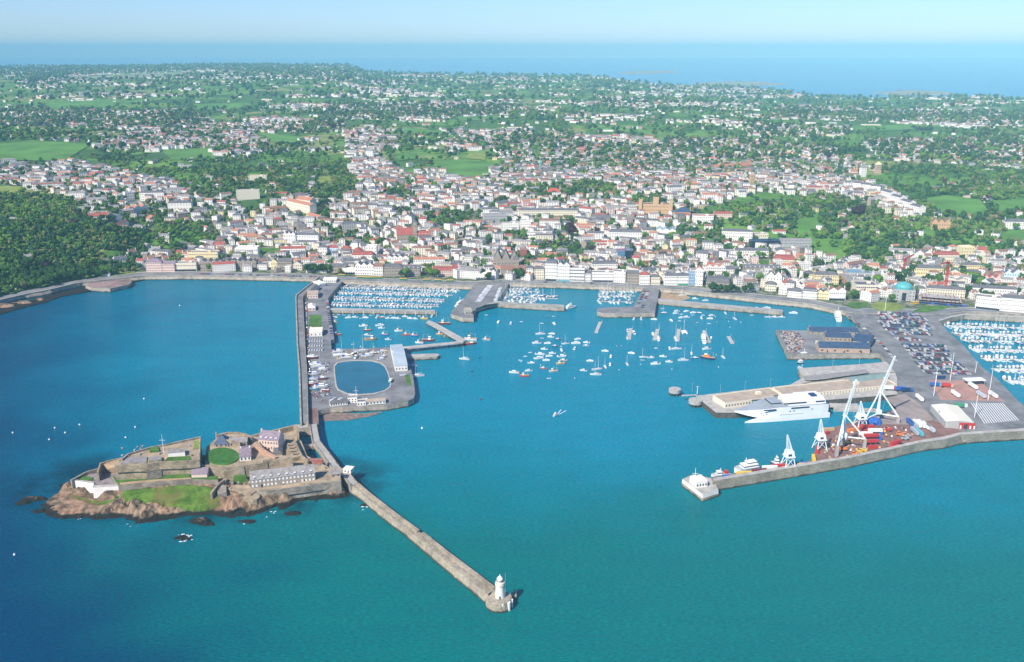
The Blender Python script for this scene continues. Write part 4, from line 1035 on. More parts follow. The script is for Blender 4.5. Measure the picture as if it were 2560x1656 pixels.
B('grey stone market hall with slate roof by the bus stop', 'market hall', 823, 682, 866, 682, 668, 16, ST_, 'gable', S_, 4, 7, 1)
B('low white shop with open front by the bus stop', 'shop', 852, 686, 888, 686, 675, 12, W, 'flat', W, 1, 6, 1, shop=GLASS_D)
B('white gabled inn on the quay behind the left marina', 'inn', 889, 688, 934, 689, 664, 14, W, 'gables', S_, 4, 8, 3, gn=3)
B('white house with brown roof beside the gabled inn', 'house', 935, 690, 958, 690, 667, 14, W, 'gable', BR_, 4, 4, 3)
B('dark granite warehouse behind the left marina', 'warehouse', 960, 690, 1005, 690, 668, 16, ST_, 'hip', S_, 4, 7, 3)
B('granite offices with dormers next to the dark warehouse', 'office', 1007, 691, 1051, 691, 672, 14, ST_, 'gable', S_, 4, 7, 2, dormers=4)
B('white town houses behind the granite warehouses', 'terrace', 968, 668, 1022, 668, 644, 12, W, 'gables', S_, 3, 9, 3, gn=4)
B('long white town terrace with red roofs east of the gabled houses', 'terrace', 1034, 672, 1112, 671, 649, 12, W, 'gable', OR, 3, 14, 3, chim=5)
B('rose coloured hotel with a row of dormers on the quay', 'hotel', 1079, 691, 1149, 691, 677, 14, PK, 'mansard', RD, 4, 14, 2, dormers=9)
B('white kiosk building at the root of the pier between the marinas', 'kiosk', 1189, 700, 1226, 700, 687, 12, W, 'flat', W, 1, 6, 1, shop=GLASS_D)
# --- stone church with red roof
B('brown stone church with steep red roof above the old quarter', 'church', 993, 606, 1040, 603, 588, 18, ST_, 'gable', RD, 11, 6, 1, ww=1.4)
B('square stone tower of the red roofed church', 'church tower', 1033, 603, 1043, 603, 556, 9, ST_, 'hip', S_, 3, 2, 3, chim=1)
B('red brick hall with dormers beside the red roofed church', 'hall', 1045, 604, 1076, 603, 588, 14, W_BRICK, 'gable', RD, 6, 6, 2, dormers=4)
B('white tower house with red hipped roof above the red roofed church', 'house', 1047, 568, 1066, 568, 548, 12, W, 'hip', RD, 4, 3, 3)
# --- town church
B('long low brown stone nave of the town church facing the harbour', 'church', 1252, 692, 1314, 692, 675, 14, ST_, 'gable', BR_, 6, 7, 1, ww=1.6)
B('tall brown stone chancel with three dark slate gables', 'church', 1234, 682, 1296, 682, 650, 22, ST_, 'gables', S_, 14, 7, 2, gn=3, ww=1.5)
B('pale stone tower of the town church with short spire', 'church tower', 1284, 690, 1297, 690, 650, 9, ST_, 'hip', S_, 8, 2, 3, chim=1)
B('narrow white house right beside the town church', 'house', 1316, 697, 1332, 697, 671, 12, W, 'gable', S_, 3, 3, 4)
B('narrow cream house second along from the town church', 'house', 1336, 699, 1360, 699, 673, 12, C_, 'gable', S_, 3, 4, 4)
# --- main harbour front
B('tall white five storey hotel on the harbour front', 'hotel', 1362, 702, 1392, 703, 659, 16, W, 'mansard', S_, 4, 7, 5, shop=GLASS_D)
B('white harbour front hotel with two Dutch gables', 'hotel', 1393, 703, 1424, 704, 663, 16, W, 'gables', S_, 4, 7, 5, gn=2, shop=P_TEAL)
B('white harbour front building with large window bands', 'office', 1425, 704, 1461, 705, 672, 16, W, 'flat', GR, 1, 9, 4, ww=1.9)
B('narrow white house joining the harbour front blocks', 'house', 1463, 705, 1477, 705, 684, 12, W, 'gable', S_, 3, 3, 3)
B('long white and cream arcade building on the harbour front', 'shop row', 1479, 705, 1534, 706, 683, 14, W, 'flat', GR, 1, 12, 3, shop=GLASS_D)
B('white corner building facing the car park pier', 'office', 1535, 706, 1563, 708, 681, 14, W, 'flat', GR, 1, 5, 3)
B('white rear block rising behind the harbour front arcade', 'office', 1480, 684, 1543, 683, 660, 12, W, 'mansard', S_, 3, 11, 3)
B('grey brown stone building with slate roof on the harbour front', 'house', 1566, 709, 1596, 710, 685, 14, ST_, 'gable', S_, 4, 6, 3)
B('pink tinted house with red hipped roof on the harbour front', 'house', 1599, 713, 1624, 713, 688, 14, W, 'hip', RD, 4, 5, 3)
B('low cream house with slate roof at the root of the car park pier', 'house', 1627, 713, 1650, 713, 693, 14, C_, 'hip', S_, 3, 5, 2)
B('white houses in a row beyond the car park pier', 'terrace', 1661, 714, 1692, 714, 690, 12, W, 'gable', S_, 3, 7, 3)
B('white shop with green sign beyond the car park pier', 'shop', 1693, 714, 1721, 714, 690, 12, W, 'gable', S_, 3, 6, 3, shop=P_GRN)
B('narrow blue fronted building on the harbour front', 'office', 1722, 714, 1736, 714, 684, 12, W_BLUE, 'flat', GR, 1, 3, 4)
B('narrow grey white gabled house next to the blue building', 'house', 1737, 715, 1756, 716, 675, 14, W, 'gables', OR, 4, 4, 4, gn=1)
B('granite bank with tall slate mansard behind the drying harbour', 'bank', 1764, 724, 1822, 729, 707, 16, ST_, 'mansard', S_, 6, 9, 2, dormers=6)
B('white gabled houses behind the granite bank', 'terrace', 1764, 697, 1812, 697, 668, 14, W, 'gables', OR, 4, 9, 4, gn=3)
B('white house with stepped roofs in the second row', 'house', 1813, 698, 1846, 698, 674, 12, W, 'gable', S_, 4, 6, 3)
B('white pointed gable house above the drying harbour', 'house', 1916, 716, 1953, 718, 690, 12, W, 'gables', S_, 6, 5, 2, gn=2)
B('cream rounded corner house above the drying harbour', 'house', 1912, 727, 1940, 729, 712, 12, C_, 'hip', S_, 4, 5, 2)
B('low white flat block at the end of the drying harbour', 'office', 1946, 736, 1966, 738, 722, 12, W, 'flat', W, 1, 3, 2)
B('red roofed white house behind the low flat block', 'house', 1958, 722, 1985, 722, 708, 12, W, 'hip', RD, 5, 4, 2)
B('white row of low shops on the bend of the front', 'shop row', 1968, 743, 2003, 747, 729, 12, W, 'gable', S_, 3, 8, 2)
B('white dormered row with three ground floor arches', 'shop row', 2004, 746, 2042, 749, 729, 12, W, 'mansard', S_, 3, 8, 2, dormers=6)
B('yellow house row on the bend of the front', 'shop row', 2043, 748, 2070, 750, 731, 12, Y, 'gables', S_, 3, 6, 2, gn=2)
B('white corner block with dark shop opening by the roundabout', 'shop row', 2071, 751, 2113, 752, 727, 14, W, 'gables', BR_, 4, 8, 2, gn=2, shop=GLASS_D)
B('yellow stone office with slate roof behind the bend', 'office', 2035, 711, 2096, 713, 688, 14, Y, 'hip', S_, 4, 11, 3)
B('yellow narrow block left of the yellow stone office', 'office', 2008, 705, 2033, 706, 686, 12, Y, 'mansard', S_, 3, 5, 3)
B('cream grey corner bank with curved front by the roundabout', 'bank', 2138, 742, 2190, 743, 714, 22, C_, 'flat', S_, 1, 10, 3, ww=1.9)
B('long brown side wing of the corner bank along the side street', 'bank', 2098, 696, 2137, 738, 704, 14, W_SAND, 'flat', GR, 1, 14, 3)
B('bank block with blue glass atrium roof', 'bank', 2116, 700, 2180, 702, 684, 26, G_, 'flat', R_GLASS, 1, 10, 2)
# --- domed building and east front
dm = B('grey stone building with turquoise copper dome and tall glazed entrance', 'domed bank', 2231, 750, 2286, 754, 727, 26, W_GREY, 'flat', GR, 1, 7, 3)
wloc = (at(2286, 754, 6) - at(2231, 750, 6)).length; hh = height_at(*dm.location[:2], dm.location[2], 727)
MB().lathe((0, 13, hh), [(12.2, 0), (12.2, 1.0), (11.2, 1.1), (11.2, 3.0), (10.9, 3.2), (9.6, 5.4), (6.8, 7.4), (3.4, 8.5), (.7, 8.9)], R_COPPER, 28).build('dome', dm)
MB().box((0, -.7, 0), (9.5, 1.4, hh + .8), CONC).build('portico', dm); MB().box((0, -1.45, .2), (5.2, .14, hh - 3), GLASS_D).build('entrance', dm)
B('cream office block with slate roof behind the building site', 'office', 2316, 742, 2411, 748, 723, 14, C_, 'hip', S_, 3, 15, 3)
B('white hall with slate roof behind the domed building', 'hall', 2286, 736, 2314, 737, 722, 14, W, 'hip', S_, 3, 4, 2)
B('long yellow and white terrace on the slope above the building site', 'terrace', 2283, 695, 2356, 697, 671, 14, Y, 'hip', S_, 4, 13, 3)
B('cream gabled house at the end of the yellow slope terrace', 'house', 2372, 697, 2399, 699, 681, 12, C_, 'gables', S_, 4, 4, 2, gn=1)
B('rose roofed cream terrace with dormers high on the slope', 'terrace', 2335, 655, 2396, 656, 638, 13, C_, 'mansard', RD, 4, 12, 2, dormers=7)
B('white pedimented chapel with slate roof on the slope', 'chapel', 2286, 650, 2331, 650, 634, 13, W, 'gables', S_, 5, 6, 1, gn=2)
B('tall pale yellow block at the top of the side street', 'apartment block', 2400, 648, 2433, 648, 619, 14, Y, 'flat', C_, 1, 5, 4)
B('white house with steep red roof beside the pale yellow block', 'house', 2442, 642, 2466, 643, 626, 12, W, 'gable', RD, 5, 4, 2)
B('low white terrace with grey roof above the domed building', 'terrace', 2222, 641, 2281, 645, 627, 12, W, 'gable', GR, 3, 11, 2)
B('white front offices east of the side street', 'office', 2437, 771, 2500, 778, 745, 16, W, 'flat', GR, 1, 11, 3, shop=GLASS_D)
B('long white many windowed block at the eastern end of the front', 'office', 2501, 778, 2600, 786, 748, 16, W, 'hip', S_, 3, 22, 3)
B('long white terrace in the second row east of the side street', 'terrace', 2428, 739, 2540, 745, 722, 14, W, 'gable', S_, 3, 18, 2)
B('pale yellow houses climbing the eastern side street', 'terrace', 2400, 683, 2452, 684, 663, 12, Y, 'hip', S_, 3, 9, 3)
B('pink wall terrace with red roofs in the eastern old town', 'terrace', 2455, 715, 2500, 717, 696, 12, PK, 'gables', RD, 4, 8, 2, gn=3)
B('pale blue gabled house in the eastern old town', 'house', 2508, 706, 2546, 708, 684, 12, mat('pale_blue_render', (.60, .72, .80)), 'gables', S_, 4, 6, 3, gn=2)
# --- upper town
B('long cream four storey terrace along the ridge above the harbour', 'terrace', 1297, 547, 1370, 547, 526, 14, C_, 'gable', S_, 3, 14, 4, chim=6)
B('yellowish half of the ridge terrace above the harbour', 'terrace', 1371, 547, 1444, 547, 526, 14, mat('pale_yellow_render', (.78, .70, .50), var=.06), 'gable', S_, 3, 14, 4, chim=6)
B('plain white hotel below the ridge terrace', 'hotel', 1348, 573, 1399, 573, 552, 14, W, 'gable', BR_, 3, 10, 4)
B('white block with grey attic left of the plain hotel', 'apartment block', 1300, 577, 1327, 577, 552, 14, W, 'flat', GR, 1, 5, 4)
B('white low flats left of the grey attic block', 'apartment block', 1254, 578, 1298, 578, 560, 14, W, 'flat', GR, 1, 8, 3)
B('modern white villa with long window bands above the garden slope', 'villa', 1316, 600, 1380, 601, 584, 14, W, 'flat', GR, 1, 8, 2, ww=4.5)
B('grey glazed office with stepped roof on the ridge', 'office', 1210, 560, 1268, 559, 538, 18, G_, 'flat', GR, 1, 10, 3)
col = B('orange sandstone castle style college with corner towers', 'college', 1600, 538, 1676, 540, 512, 18, SD, 'flat', S_, 1, 14, 3)
cw = (hit(1676, 540) - hit(1600, 538)).length; chh = height_at(*col.location[:2], col.location[2], 512)
for k, (fx, fy, s, e) in enumerate(((-.5, 0, 6, 6), (.5, 0, 6, 6), (-.5, 18, 6, 6), (.5, 18, 6, 6), (0, 8, 10, 12))):
    mb = MB().box((cw * fx, fy, -3), (s, s, chh + 3 + e), SD)
    for q in range(4): mb.box((cw * fx + (s / 2 - .6) * (1 if q % 2 else -1), fy + (s / 2 - .6) * (1 if q > 1 else -1), chh + e), (1.2, 1.2, 1.4), SD)
    mb.build('corner_tower' if k < 4 else 'central_tower', col)
B('pyramid roofed stone hall next to the sandstone college', 'hall', 1688, 545, 1726, 546, 531, 16, SD, 'hip', R_NAVY, 7, 5, 1)
B('white and rose modern block beyond the college', 'office', 1731, 560, 1783, 561, 541, 18, W, 'flat', RD, 1, 10, 3)
B('rose roofed wing of the modern block', 'office', 1785, 547, 1830, 548, 535, 14, PK, 'gable', RD, 3, 8, 2)
B('building with teal glazed roofs below the college', 'office', 1640, 590, 1689, 591, 576, 26, W, 'gables', R_GLASS, 3, 8, 1, gn=3)
B('white house rows stepping down below the ridge', 'terrace', 1523, 604, 1604, 605, 581, 14, W, 'mansard', S_, 3, 14, 3)
B('blue glazed office behind the harbour front', 'office', 1541, 648, 1583, 648, 628, 16, mat('blue_glass_wall', (.14, .26, .40), var=.2, scale=.3, rough=.3), 'flat', RD, 1, 8, 3)
B('dark cube of glass beside the blue office', 'office', 1562, 650, 1583, 650, 628, 12, GLASS_D, 'flat', GR, 1, 0, 0)
B('red brick narrow house near the town church', 'house', 1300, 650, 1318, 650, 625, 12, W_BRICK, 'flat', GR, 1, 4, 4)
B('stone hall with long slate roof on the ridge', 'hall', 1481, 554, 1526, 554, 547, 14, ST_, 'gable', S_, 6, 6, 1)
B('house with big vermilion roof in the upper town', 'house', 1368, 490, 1402, 489, 482, 14, W, 'hip', mat('vermilion_roof', (.50, .09, .05), var=.15), 8, 5, 1)
B('long white modern school above the market street', 'school', 1804, 602, 1880, 606, 579, 16, W, 'hip', S_, 3, 14, 3)
B('white annexe with long windows beside the modern school', 'school', 1880, 602, 1920, 602, 586, 14, C_, 'flat', GR, 1, 8, 2)
B('navy glass office below the hillside park', 'office', 1880, 623, 1949, 622, 604, 18, GLASS_D, 'flat', R_NAVY, 1, 10, 2)
B('grey office with many vertical windows beyond the navy glass office', 'office', 1953, 622, 2028, 624, 603, 18, G_, 'gable', GR, 3, 20, 2)
B('long white block above the walled lawn', 'office', 1837, 642, 1921, 643, 627, 14, W, 'gable', S_, 3, 14, 2)
B('market hall with broad flat vermilion roof', 'market hall', 1992, 652, 2042, 653, 646, 24, W, 'gable', OR, 5, 8, 1)
B('market building with red mansard roofs above the town', 'market hall', 1934, 664, 1986, 667, 650, 18, C_, 'mansard', RD, 5, 10, 2, dormers=4)
B('row of slate roofed stone houses behind the bank', 'terrace', 1858, 684, 1950, 686, 670, 12, ST_, 'gable', S_, 4, 14, 2, dormers=8)
B('orange sandstone mansion with turret below the eastern pasture', 'mansion', 2328, 575, 2375, 578, 557, 18, SD, 'gables', BR_, 6, 8, 2, gn=3)
B('large white mansion at the edge of the eastern lawn', 'mansion', 2514, 573, 2580, 574, 555, 18, W, 'hip', S_, 4, 10, 3)
for k in range(7):
    a, b = 2128 + 24 * k, 484 + (4 if k < 3 else 12) * (k if k < 3 else k - 1.9) - (8 if k < 3 else 0)
    B('%s white town house of the long terrace that runs down beside the pasture' % ('topmost', 'second', 'third', 'middle', 'fifth', 'sixth', 'lowest')[k], 'terrace', a, b, a + 23, b + (3 if k < 3 else 10), b - 18, 14, W, 'gable', S_, 3, 5, 3, group='white terrace down the hill')
# --- skyline landmarks
B('tall white house standing out in the western upper town', 'house', 914, 398, 934, 398, 378, 14, W, 'hip', GR, 6, 4, 4)
B('brown church tower in the upper town', 'church tower', 1876, 468, 1886, 468, 438, 8, SD, 'flat', SD, 1, 2, 4)
vs_ = B('slender white lookout tower above the northern woods', 'tower', 2152, 443, 2165, 443, 420, 9, W, 'hip', GR, 7, 2, 4, chim=1)
vt = B('stout tan lookout tower beside the northern woods', 'tower', 2190, 434, 2202, 434, 412, 9, W_TAN, 'hip', Y, 6, 3, 5, chim=1)
MB().box((0, 4.5, -3), (13, 13, 12), W_TAN, top=.85).build('plinth', vt)
sp_ = B('slate roofed church with pale green spire in the upper town', 'church', 1340, 440, 1380, 439, 428, 14, ST_, 'gable', S_, 7, 5, 1)
h_ = height_at(*sp_.location[:2], sp_.location[2], 428)
MB().box((-8, 4, -3), (6, 6, h_ + 12), ST_).build('tower', sp_); MB().lathe((-8, 4, h_ + 9), [(3.4, 0), (1.6, 9), (.1, 21)], R_COPPER, 8).build('spire', sp_)
B('long low red roofed school in the upper town', 'school', 1784, 424, 1882, 418, 415, 14, PK, 'hip', OR, 5, 18, 1)
B('round roofed grey stand behind the cricket pasture', 'hall', 1100, 470, 1128, 468, 460, 16, G_, 'gable', GR, 5, 5, 1)
# --- building site
bs_ = thing('building_site', 'rusty steel frame of a half built block behind a blue hoarding', 'building site', tuple(hit(2350, 757)))
P = [hit(a, b) for a, b in ((2288, 757), (2414, 767))]; o = Vector(bs_.location)
d = (P[1] - P[0]).normalized(); n = Vector((-d.y, d.x, 0)); Lw = (P[1] - P[0]).length; rzb = math.atan2(d.y, d.x)
fr = MB(); rr = random.Random(5)
for lv in range(3):
    c_ = (P[0] + P[1]) / 2 + n * (14 + 1.5 * lv) - o
    fr.box((c_.x, c_.y, .5 + lv * 3.2), (Lw * (.96 - .1 * lv), 26 - 3 * lv, .35), CONC, rzb)
for i in range(12):
    for j in range(4):
        c_ = P[0] + d * (Lw * (.05 + .9 * i / 11)) + n * (2 + 8 * j) - o
        fr.box((c_.x, c_.y, -1), (.5, .5, 9 + rr.uniform(-1.5, 2)), P_MAROON)
fr.build('steel_frame', bs_)
hb = MB()
for i in range(16):
    c_ = P[0] + d * Lw * ((i + .5) / 16) - n * 1.5 - o; hb.box((c_.x, c_.y, -1), (Lw / 16 + .1, .25, 3.6 + .01 * (i % 2)), P_NAVY if i % 5 else P_BLUE, rzb)
hb.build('hoarding', bs_)
for i in range(40):
    c_ = P[0] + d * Lw * rr.random() + n * rr.uniform(3, 26); occupy(c_.x, c_.y, 9)
# ================================================================ ordinary houses: nearest 300 are things, the rest one mass
LMK = [('the peach bay hotel', 400, 668), ('the yellow hotel', 505, 645), ('the hillside wood', 300, 600), ('the upper wood villas', 260, 555), ('the white hillside villa', 450, 520), ('the stone seafront terraces', 610, 665),
       ('the orange roofed hotel', 755, 530), ('the bay facing white houses', 750, 600), ('the cream flats', 625, 490), ('the red mansard house', 905, 645), ('the quay inn', 915, 680), ('the red roofed church', 1020, 590),
       ('the granite warehouses', 1000, 683), ('the rose hotel', 1115, 683), ('the town church', 1270, 675), ('the harbour front hotels', 1405, 690), ('the plain white hotel', 1372, 562), ('the ridge terrace', 1370, 535),
       ('the modern white villa', 1345, 592), ('the dark glass cube', 1570, 640), ('the red hipped front house', 1612, 700), ('the sandstone college', 1640, 525), ('the teal glazed roofs', 1665, 580), ('the blue fronted building', 1728, 700),
       ('the granite bank', 1793, 715), ('the modern school', 1850, 590), ('the navy glass office', 1915, 612), ('the vermilion market roof', 2015, 645), ('the red market mansards', 1960, 655), ('the yellow stone office', 2065, 700),
       ('the corner bank', 2165, 728), ('the turquoise dome', 2258, 715), ('the building site', 2350, 750), ('the yellow slope terrace', 2320, 683), ('the rose roofed terrace', 2365, 645), ('the pale yellow block', 2416, 635),
       ('the eastern end block', 2540, 765), ('the pale blue gables', 2525, 695), ('the sandstone mansion', 2350, 566), ('the modern rose block', 1780, 548), ('the hillside park', 2010, 560), ('the vermilion roof house', 1385, 485), ('the grey ridge office', 1240, 550),
       ('the downhill white terrace', 2230, 510), ('the brown church tower', 1880, 455), ('the cricket pasture', 1160, 430), ('the eastern pasture', 2400, 515), ('the white eastern mansion', 2540, 565)]
def where(px, py):
    b = min(LMK, key=lambda l: (l[1] - px) ** 2 + (2.2 * (l[2] - py)) ** 2)
    dx, dy = px - b[1], (py - b[2]) * 2.2
    if abs(dx) > abs(dy): return 'beside', b[0]
    return ('uphill from' if dy < 0 else 'downhill from'), b[0]
WALLS = [(W_WHITE, 'white', 70), (W_CREAM, 'cream', 13), (W_PINK, 'pink', 5), (W_GREY, 'grey', 4), (W_YELLOW, 'yellow', 3), (W_STONE, 'stone', 5)]
ROOFS = [(R_SLATE, 'slate', 30), (R_GREY, 'grey', 32), (R_ORANGE, 'orange', 12), (R_RED, 'red', 6), (R_BROWN, 'brown', 20)]
def pick(tab):
    k = rnd.uniform(0, sum(t[2] for t in tab))
    for t in tab:
        k -= t[2]
        if k <= 0: return t
    return tab[0]
PARKS = [[(620, 472), (690, 425), (780, 405), (870, 425), (900, 470), (860, 505), (740, 495), (690, 498)], [(1840, 520), (1990, 500), (2080, 480), (2140, 510), (2240, 545), (2330, 590), (2420, 585), (2300, 625), (2180, 620), (2060, 600), (1990, 590), (1900, 580), (1830, 560)],
         [(1270, 585), (1310, 590), (1312, 608), (1385, 608), (1400, 580), (1402, 545), (1440, 545), (1440, 610), (1500, 640), (1360, 630), (1280, 610)], [(1060, 540), (1190, 528), (1200, 560), (1080, 572)],
         [(1690, 566), (1725, 560), (1800, 565), (1800, 620), (1700, 608)], [(778, 512), (850, 535), (840, 572), (800, 575)], [(-160, 500), (0, 494), (170, 518), (240, 560), (330, 576), (378, 584), (370, 620), (340, 678), (250, 702), (120, 728), (0, 742), (-160, 790)],
         [(385, 560), (520, 562), (560, 600), (440, 640), (392, 636)], [(2280, 520), (2330, 470), (2560, 430), (2700, 440), (2700, 640), (2560, 635), (2480, 612), (2400, 600), (2320, 570)], [(1560, 490), (1660, 488), (1660, 508), (1700, 530), (1600, 512)],
         [(440, 460), (600, 430), (620, 470), (560, 500), (470, 490)], [(1240, 470), (1330, 470), (1480, 455), (1540, 470), (1540, 492), (1300, 490)], [(2100, 600), (2290, 600), (2280, 650), (2180, 660), (2110, 640)], [(830, 580), (930, 600), (930, 612), (840, 612)],
         [(960, 480), (1030, 455), (1040, 490), (985, 505)]]
def inpark(px, py): return any(inpoly(px, py, P) for P in PARKS)
def infield(px, py): return any(inpoly(px, py, P) for P in FIELD_PX)
cand = []
def scan(y0, y1, step, fn):
    y = y0; k = 0
    while y < y1:
        x = -.66 * y
        while x < .66 * y:
            fn(x + rnd.uniform(-.33, .33) * step, y + rnd.uniform(-.33, .33) * step, step)
            x += step
        y += step * .95; k += 1
def houses(x, y, step):
    r = x / y
    s = y - lerp_tab(SH_TAB, r)
    if s < 24: return
    if y > lerp_tab(FAR_TAB, r) - 120: return
    z = hgt(x, y); px, py, dep = proj(x, y, z)
    if px < -40 or px > 2600: return
    p = region_p(px, py)
    if p == 0:
        v = mnoise.noise(Vector((x / 420, y / 330, 12.5))) + .5 * mnoise.noise(Vector((x / 150, y / 130, 2.5)))
        p = .014 + .72 * sm(.20, .52, v)
        if y < 1900: p *= .4
    if infield(px, py): return
    if inpark(px, py): p = .03 if px < 390 else .13
    if rnd.random() > p: return
    if 2085 < px < 2140 and 690 < py < 760: return
    cand.append((dep, x, y, z, px, py, p, step))
scan(1180, 3400, 17.0, houses)
scan(3400, 11000, 27.0, houses)
cand.sort()
hm_ = {'tris': 0}
sv_, sf_, sm_ = [], [], []
SMATS = [t[0] for t in WALLS] + [t[0] for t in ROOFS] + [GLASS]
big_house = MB(); big_house.mats = SMATS
nh = 0; HOUSES = []
for dep, x, y, z, px, py, p, step in cand:
    core = p > .6
    w = rnd.uniform(8, 18) if core else rnd.uniform(9, 16); d = rnd.uniform(7.5, 10.5)
    if rnd.random() < .17: w = rnd.uniform(19, 34); d = rnd.uniform(10, 14)
    st = rnd.choice((2, 3, 3, 3, 4)) if core else rnd.choice((1, 2, 2, 2))
    if step > 20: w *= 1.35; d *= 1.3
    h = 2.9 * st + .6
    if not free(x, y, min(w, d) * .5): continue
    occupy(x, y, max(min(w, d) * .5, w * .36))
    rz = rnd.choice((0, 0, 0, .25, -.3, 1.45, .6, -.6)) + rnd.uniform(-.12, .12)
    wl, rf = pick(WALLS), pick(ROOFS)
    kind = rnd.choice(('gable', 'gable', 'gable', 'hip', 'flat', 'gables'))
    rh = rnd.uniform(1.9, 3.1)
    if nh < 300 and 0 < px < 2560 and dep < 5000:
        nh += 1
        rel, lm = where(px, py)
        kw = {'gable': 'gabled', 'hip': 'hipped', 'flat': 'flat-topped', 'gables': 'twin-gabled'}[kind]
        lab = '%s %s %s storey house, %s roof, @%s %s' % (wl[1], kw, ('one', 'two', 'three', 'four')[st - 1], rf[1] if kind != 'flat' else 'grey', rel, lm)
        root = thing('house', lab, 'house', (x, y, z - .3), rz, 'ordinary houses of the old town', anchor=lm)
        mb = MB().box((0, 0, -4), (w, d, h + 4), wl[0])
        nw = max(2, int(w / 2.8))
        for q in range(st):
            for k in range(nw):
                for sy_ in (-1, 1): mb.box((-w / 2 + w * (k + .5) / nw, sy_ * d / 2, q * 2.9 + .9), (1.1, .12, 1.45), GLASS)
        for q in range(st):
            for k in range(2):
                for s_ in (-1, 1): mb.box((s_ * w / 2, -d / 4 + k * d / 2, q * 2.9 + .9), (.12, 1.0, 1.4), GLASS)
        mb.build('wall', root)
        rp_ = roof_part(root, kind, w, d, h, rh, rf[0] if kind != 'flat' else R_GREY, wl[0], 2, -d / 2)
        if kind != 'flat':
            for s_ in (-1, 1): MB().box((s_ * (w / 2 - .7), .3, h + .8), (.9, .8, rh + .3), wl[0]).build('chimney', rp_)
        HOUSES.append(root)
    else:
        mb = MB(); mb.mats = SMATS
        mb.box((0, 0, -3), (w, d, h + 3), wl[0])
        if kind == 'hip': mb.hip(-w / 2, w / 2, -d / 2, d / 2, h, rh, rf[0])
        elif kind == 'flat': mb.box((0, 0, h + .01), (w * .9, d * .9, .5), R_GREY)
        else: mb.gable(-w / 2, w / 2, -d / 2, d / 2, h, rh, rf[0], wl[0])
        if dep < 3000:
            for q in range(st):
                for k in range(max(2, int(w / 4))): mb.box((-w / 2 + w * (k + .5) / max(2, int(w / 4)), -d / 2, q * 2.9 + .9), (1.4, .14, 1.4), GLASS)
        ca, sa = math.cos(rz), math.sin(rz)
        o_ = len(big_house.v)
        big_house.v += [(x + a * ca - b * sa, y + a * sa + b * ca, z + c) for a, b, c in mb.v]
        big_house.f += [tuple(i + o_ for i in f) for f in mb.f]; big_house.m += mb.m
# glasshouses: long pale low sheds in the far fields
for k in range(46):
    px = rnd.uniform(500, 2560); py = rnd.uniform(225, 330); q = hit(px, py)
    if q is None or infield(px, py): continue
    big_house.box((q.x, q.y, q.z - 1), (rnd.uniform(30, 80), rnd.uniform(10, 25), 5), rnd.choice((W_WHITE, R_GREY, W_CREAM)), rnd.uniform(-.2, .2))
dh = big_house.build('distant_houses'); dh['kind'] = 'stuff'; dh['label'] = 'countless small white houses spreading over the upper town and island'
print('houses', nh, len(cand))

# ================================================================ trees
def leaf_mat(name, c1, c2):
    m = bpy.data.materials.new(name); m.use_nodes = True; nt = m.node_tree; b = nt.nodes['Principled BSDF']
    b.inputs['Roughness'].default_value = .9; b.inputs['Specular IOR Level'].default_value = .1
    tc = nt.nodes.new('ShaderNodeTexCoord'); nz = nt.nodes.new('ShaderNodeTexNoise'); nz.inputs['Scale'].default_value = .45; nz.inputs['Detail'].default_value = 4
    nt.links.new(tc.outputs['Object'], nz.inputs['Vector'])
    oi = nt.nodes.new('ShaderNodeObjectInfo'); ad = nt.nodes.new('ShaderNodeMath'); ad.operation = 'MULTIPLY_ADD'
    nt.links.new(oi.outputs['Random'], ad.inputs[0]); ad.inputs[1].default_value = .35; nt.links.new(nz.outputs['Fac'], ad.inputs[2])
    rp = nt.nodes.new('ShaderNodeValToRGB'); rp.color_ramp.elements[0].position = .38; rp.color_ramp.elements[1].position = .92
    rp.color_ramp.elements[0].color = (*c1, 1); rp.color_ramp.elements[1].color = (*c2, 1)
    nt.links.new(ad.outputs[0], rp.inputs[0]); nt.links.new(rp.outputs[0], b.inputs['Base Color'])
    return m
LEAF = [('dark green', leaf_mat('leaf_dark', (.016, .046, .012), (.045, .105, .022))), ('mid green', leaf_mat('leaf_mid', (.034, .088, .016), (.085, .175, .030))),
        ('bright green', leaf_mat('leaf_bright', (.06, .145, .016), (.15, .26, .035))), ('olive', leaf_mat('leaf_olive', (.09, .11, .03), (.19, .195, .07))),
        ('copper', leaf_mat('leaf_copper', (.03, .014, .022), (.07, .03, .04))), ('blue green', leaf_mat('leaf_blue', (.018, .055, .03), (.045, .11, .055)))]
BARK = mat('bark', (.10, .075, .05), var=.3, scale=1.2, rough=1)
def ico():
    t = (1 + 5 ** .5) / 2
    v = [Vector(p).normalized() for p in [(-1, t, 0), (1, t, 0), (-1, -t, 0), (1, -t, 0), (0, -1, t), (0, 1, t), (0, -1, -t), (0, 1, -t), (t, 0, -1), (t, 0, 1), (-t, 0, -1), (-t, 0, 1)]]
    f = [(0, 11, 5), (0, 5, 1), (0, 1, 7), (0, 7, 10), (0, 10, 11), (1, 5, 9), (5, 11, 4), (11, 10, 2), (10, 7, 6), (7, 1, 8), (3, 9, 4), (3, 4, 2), (3, 2, 6), (3, 6, 8), (3, 8, 9), (4, 9, 5), (2, 4, 11), (6, 2, 10), (8, 6, 7), (9, 8, 1)]
    return v, f
IV, IF = ico()
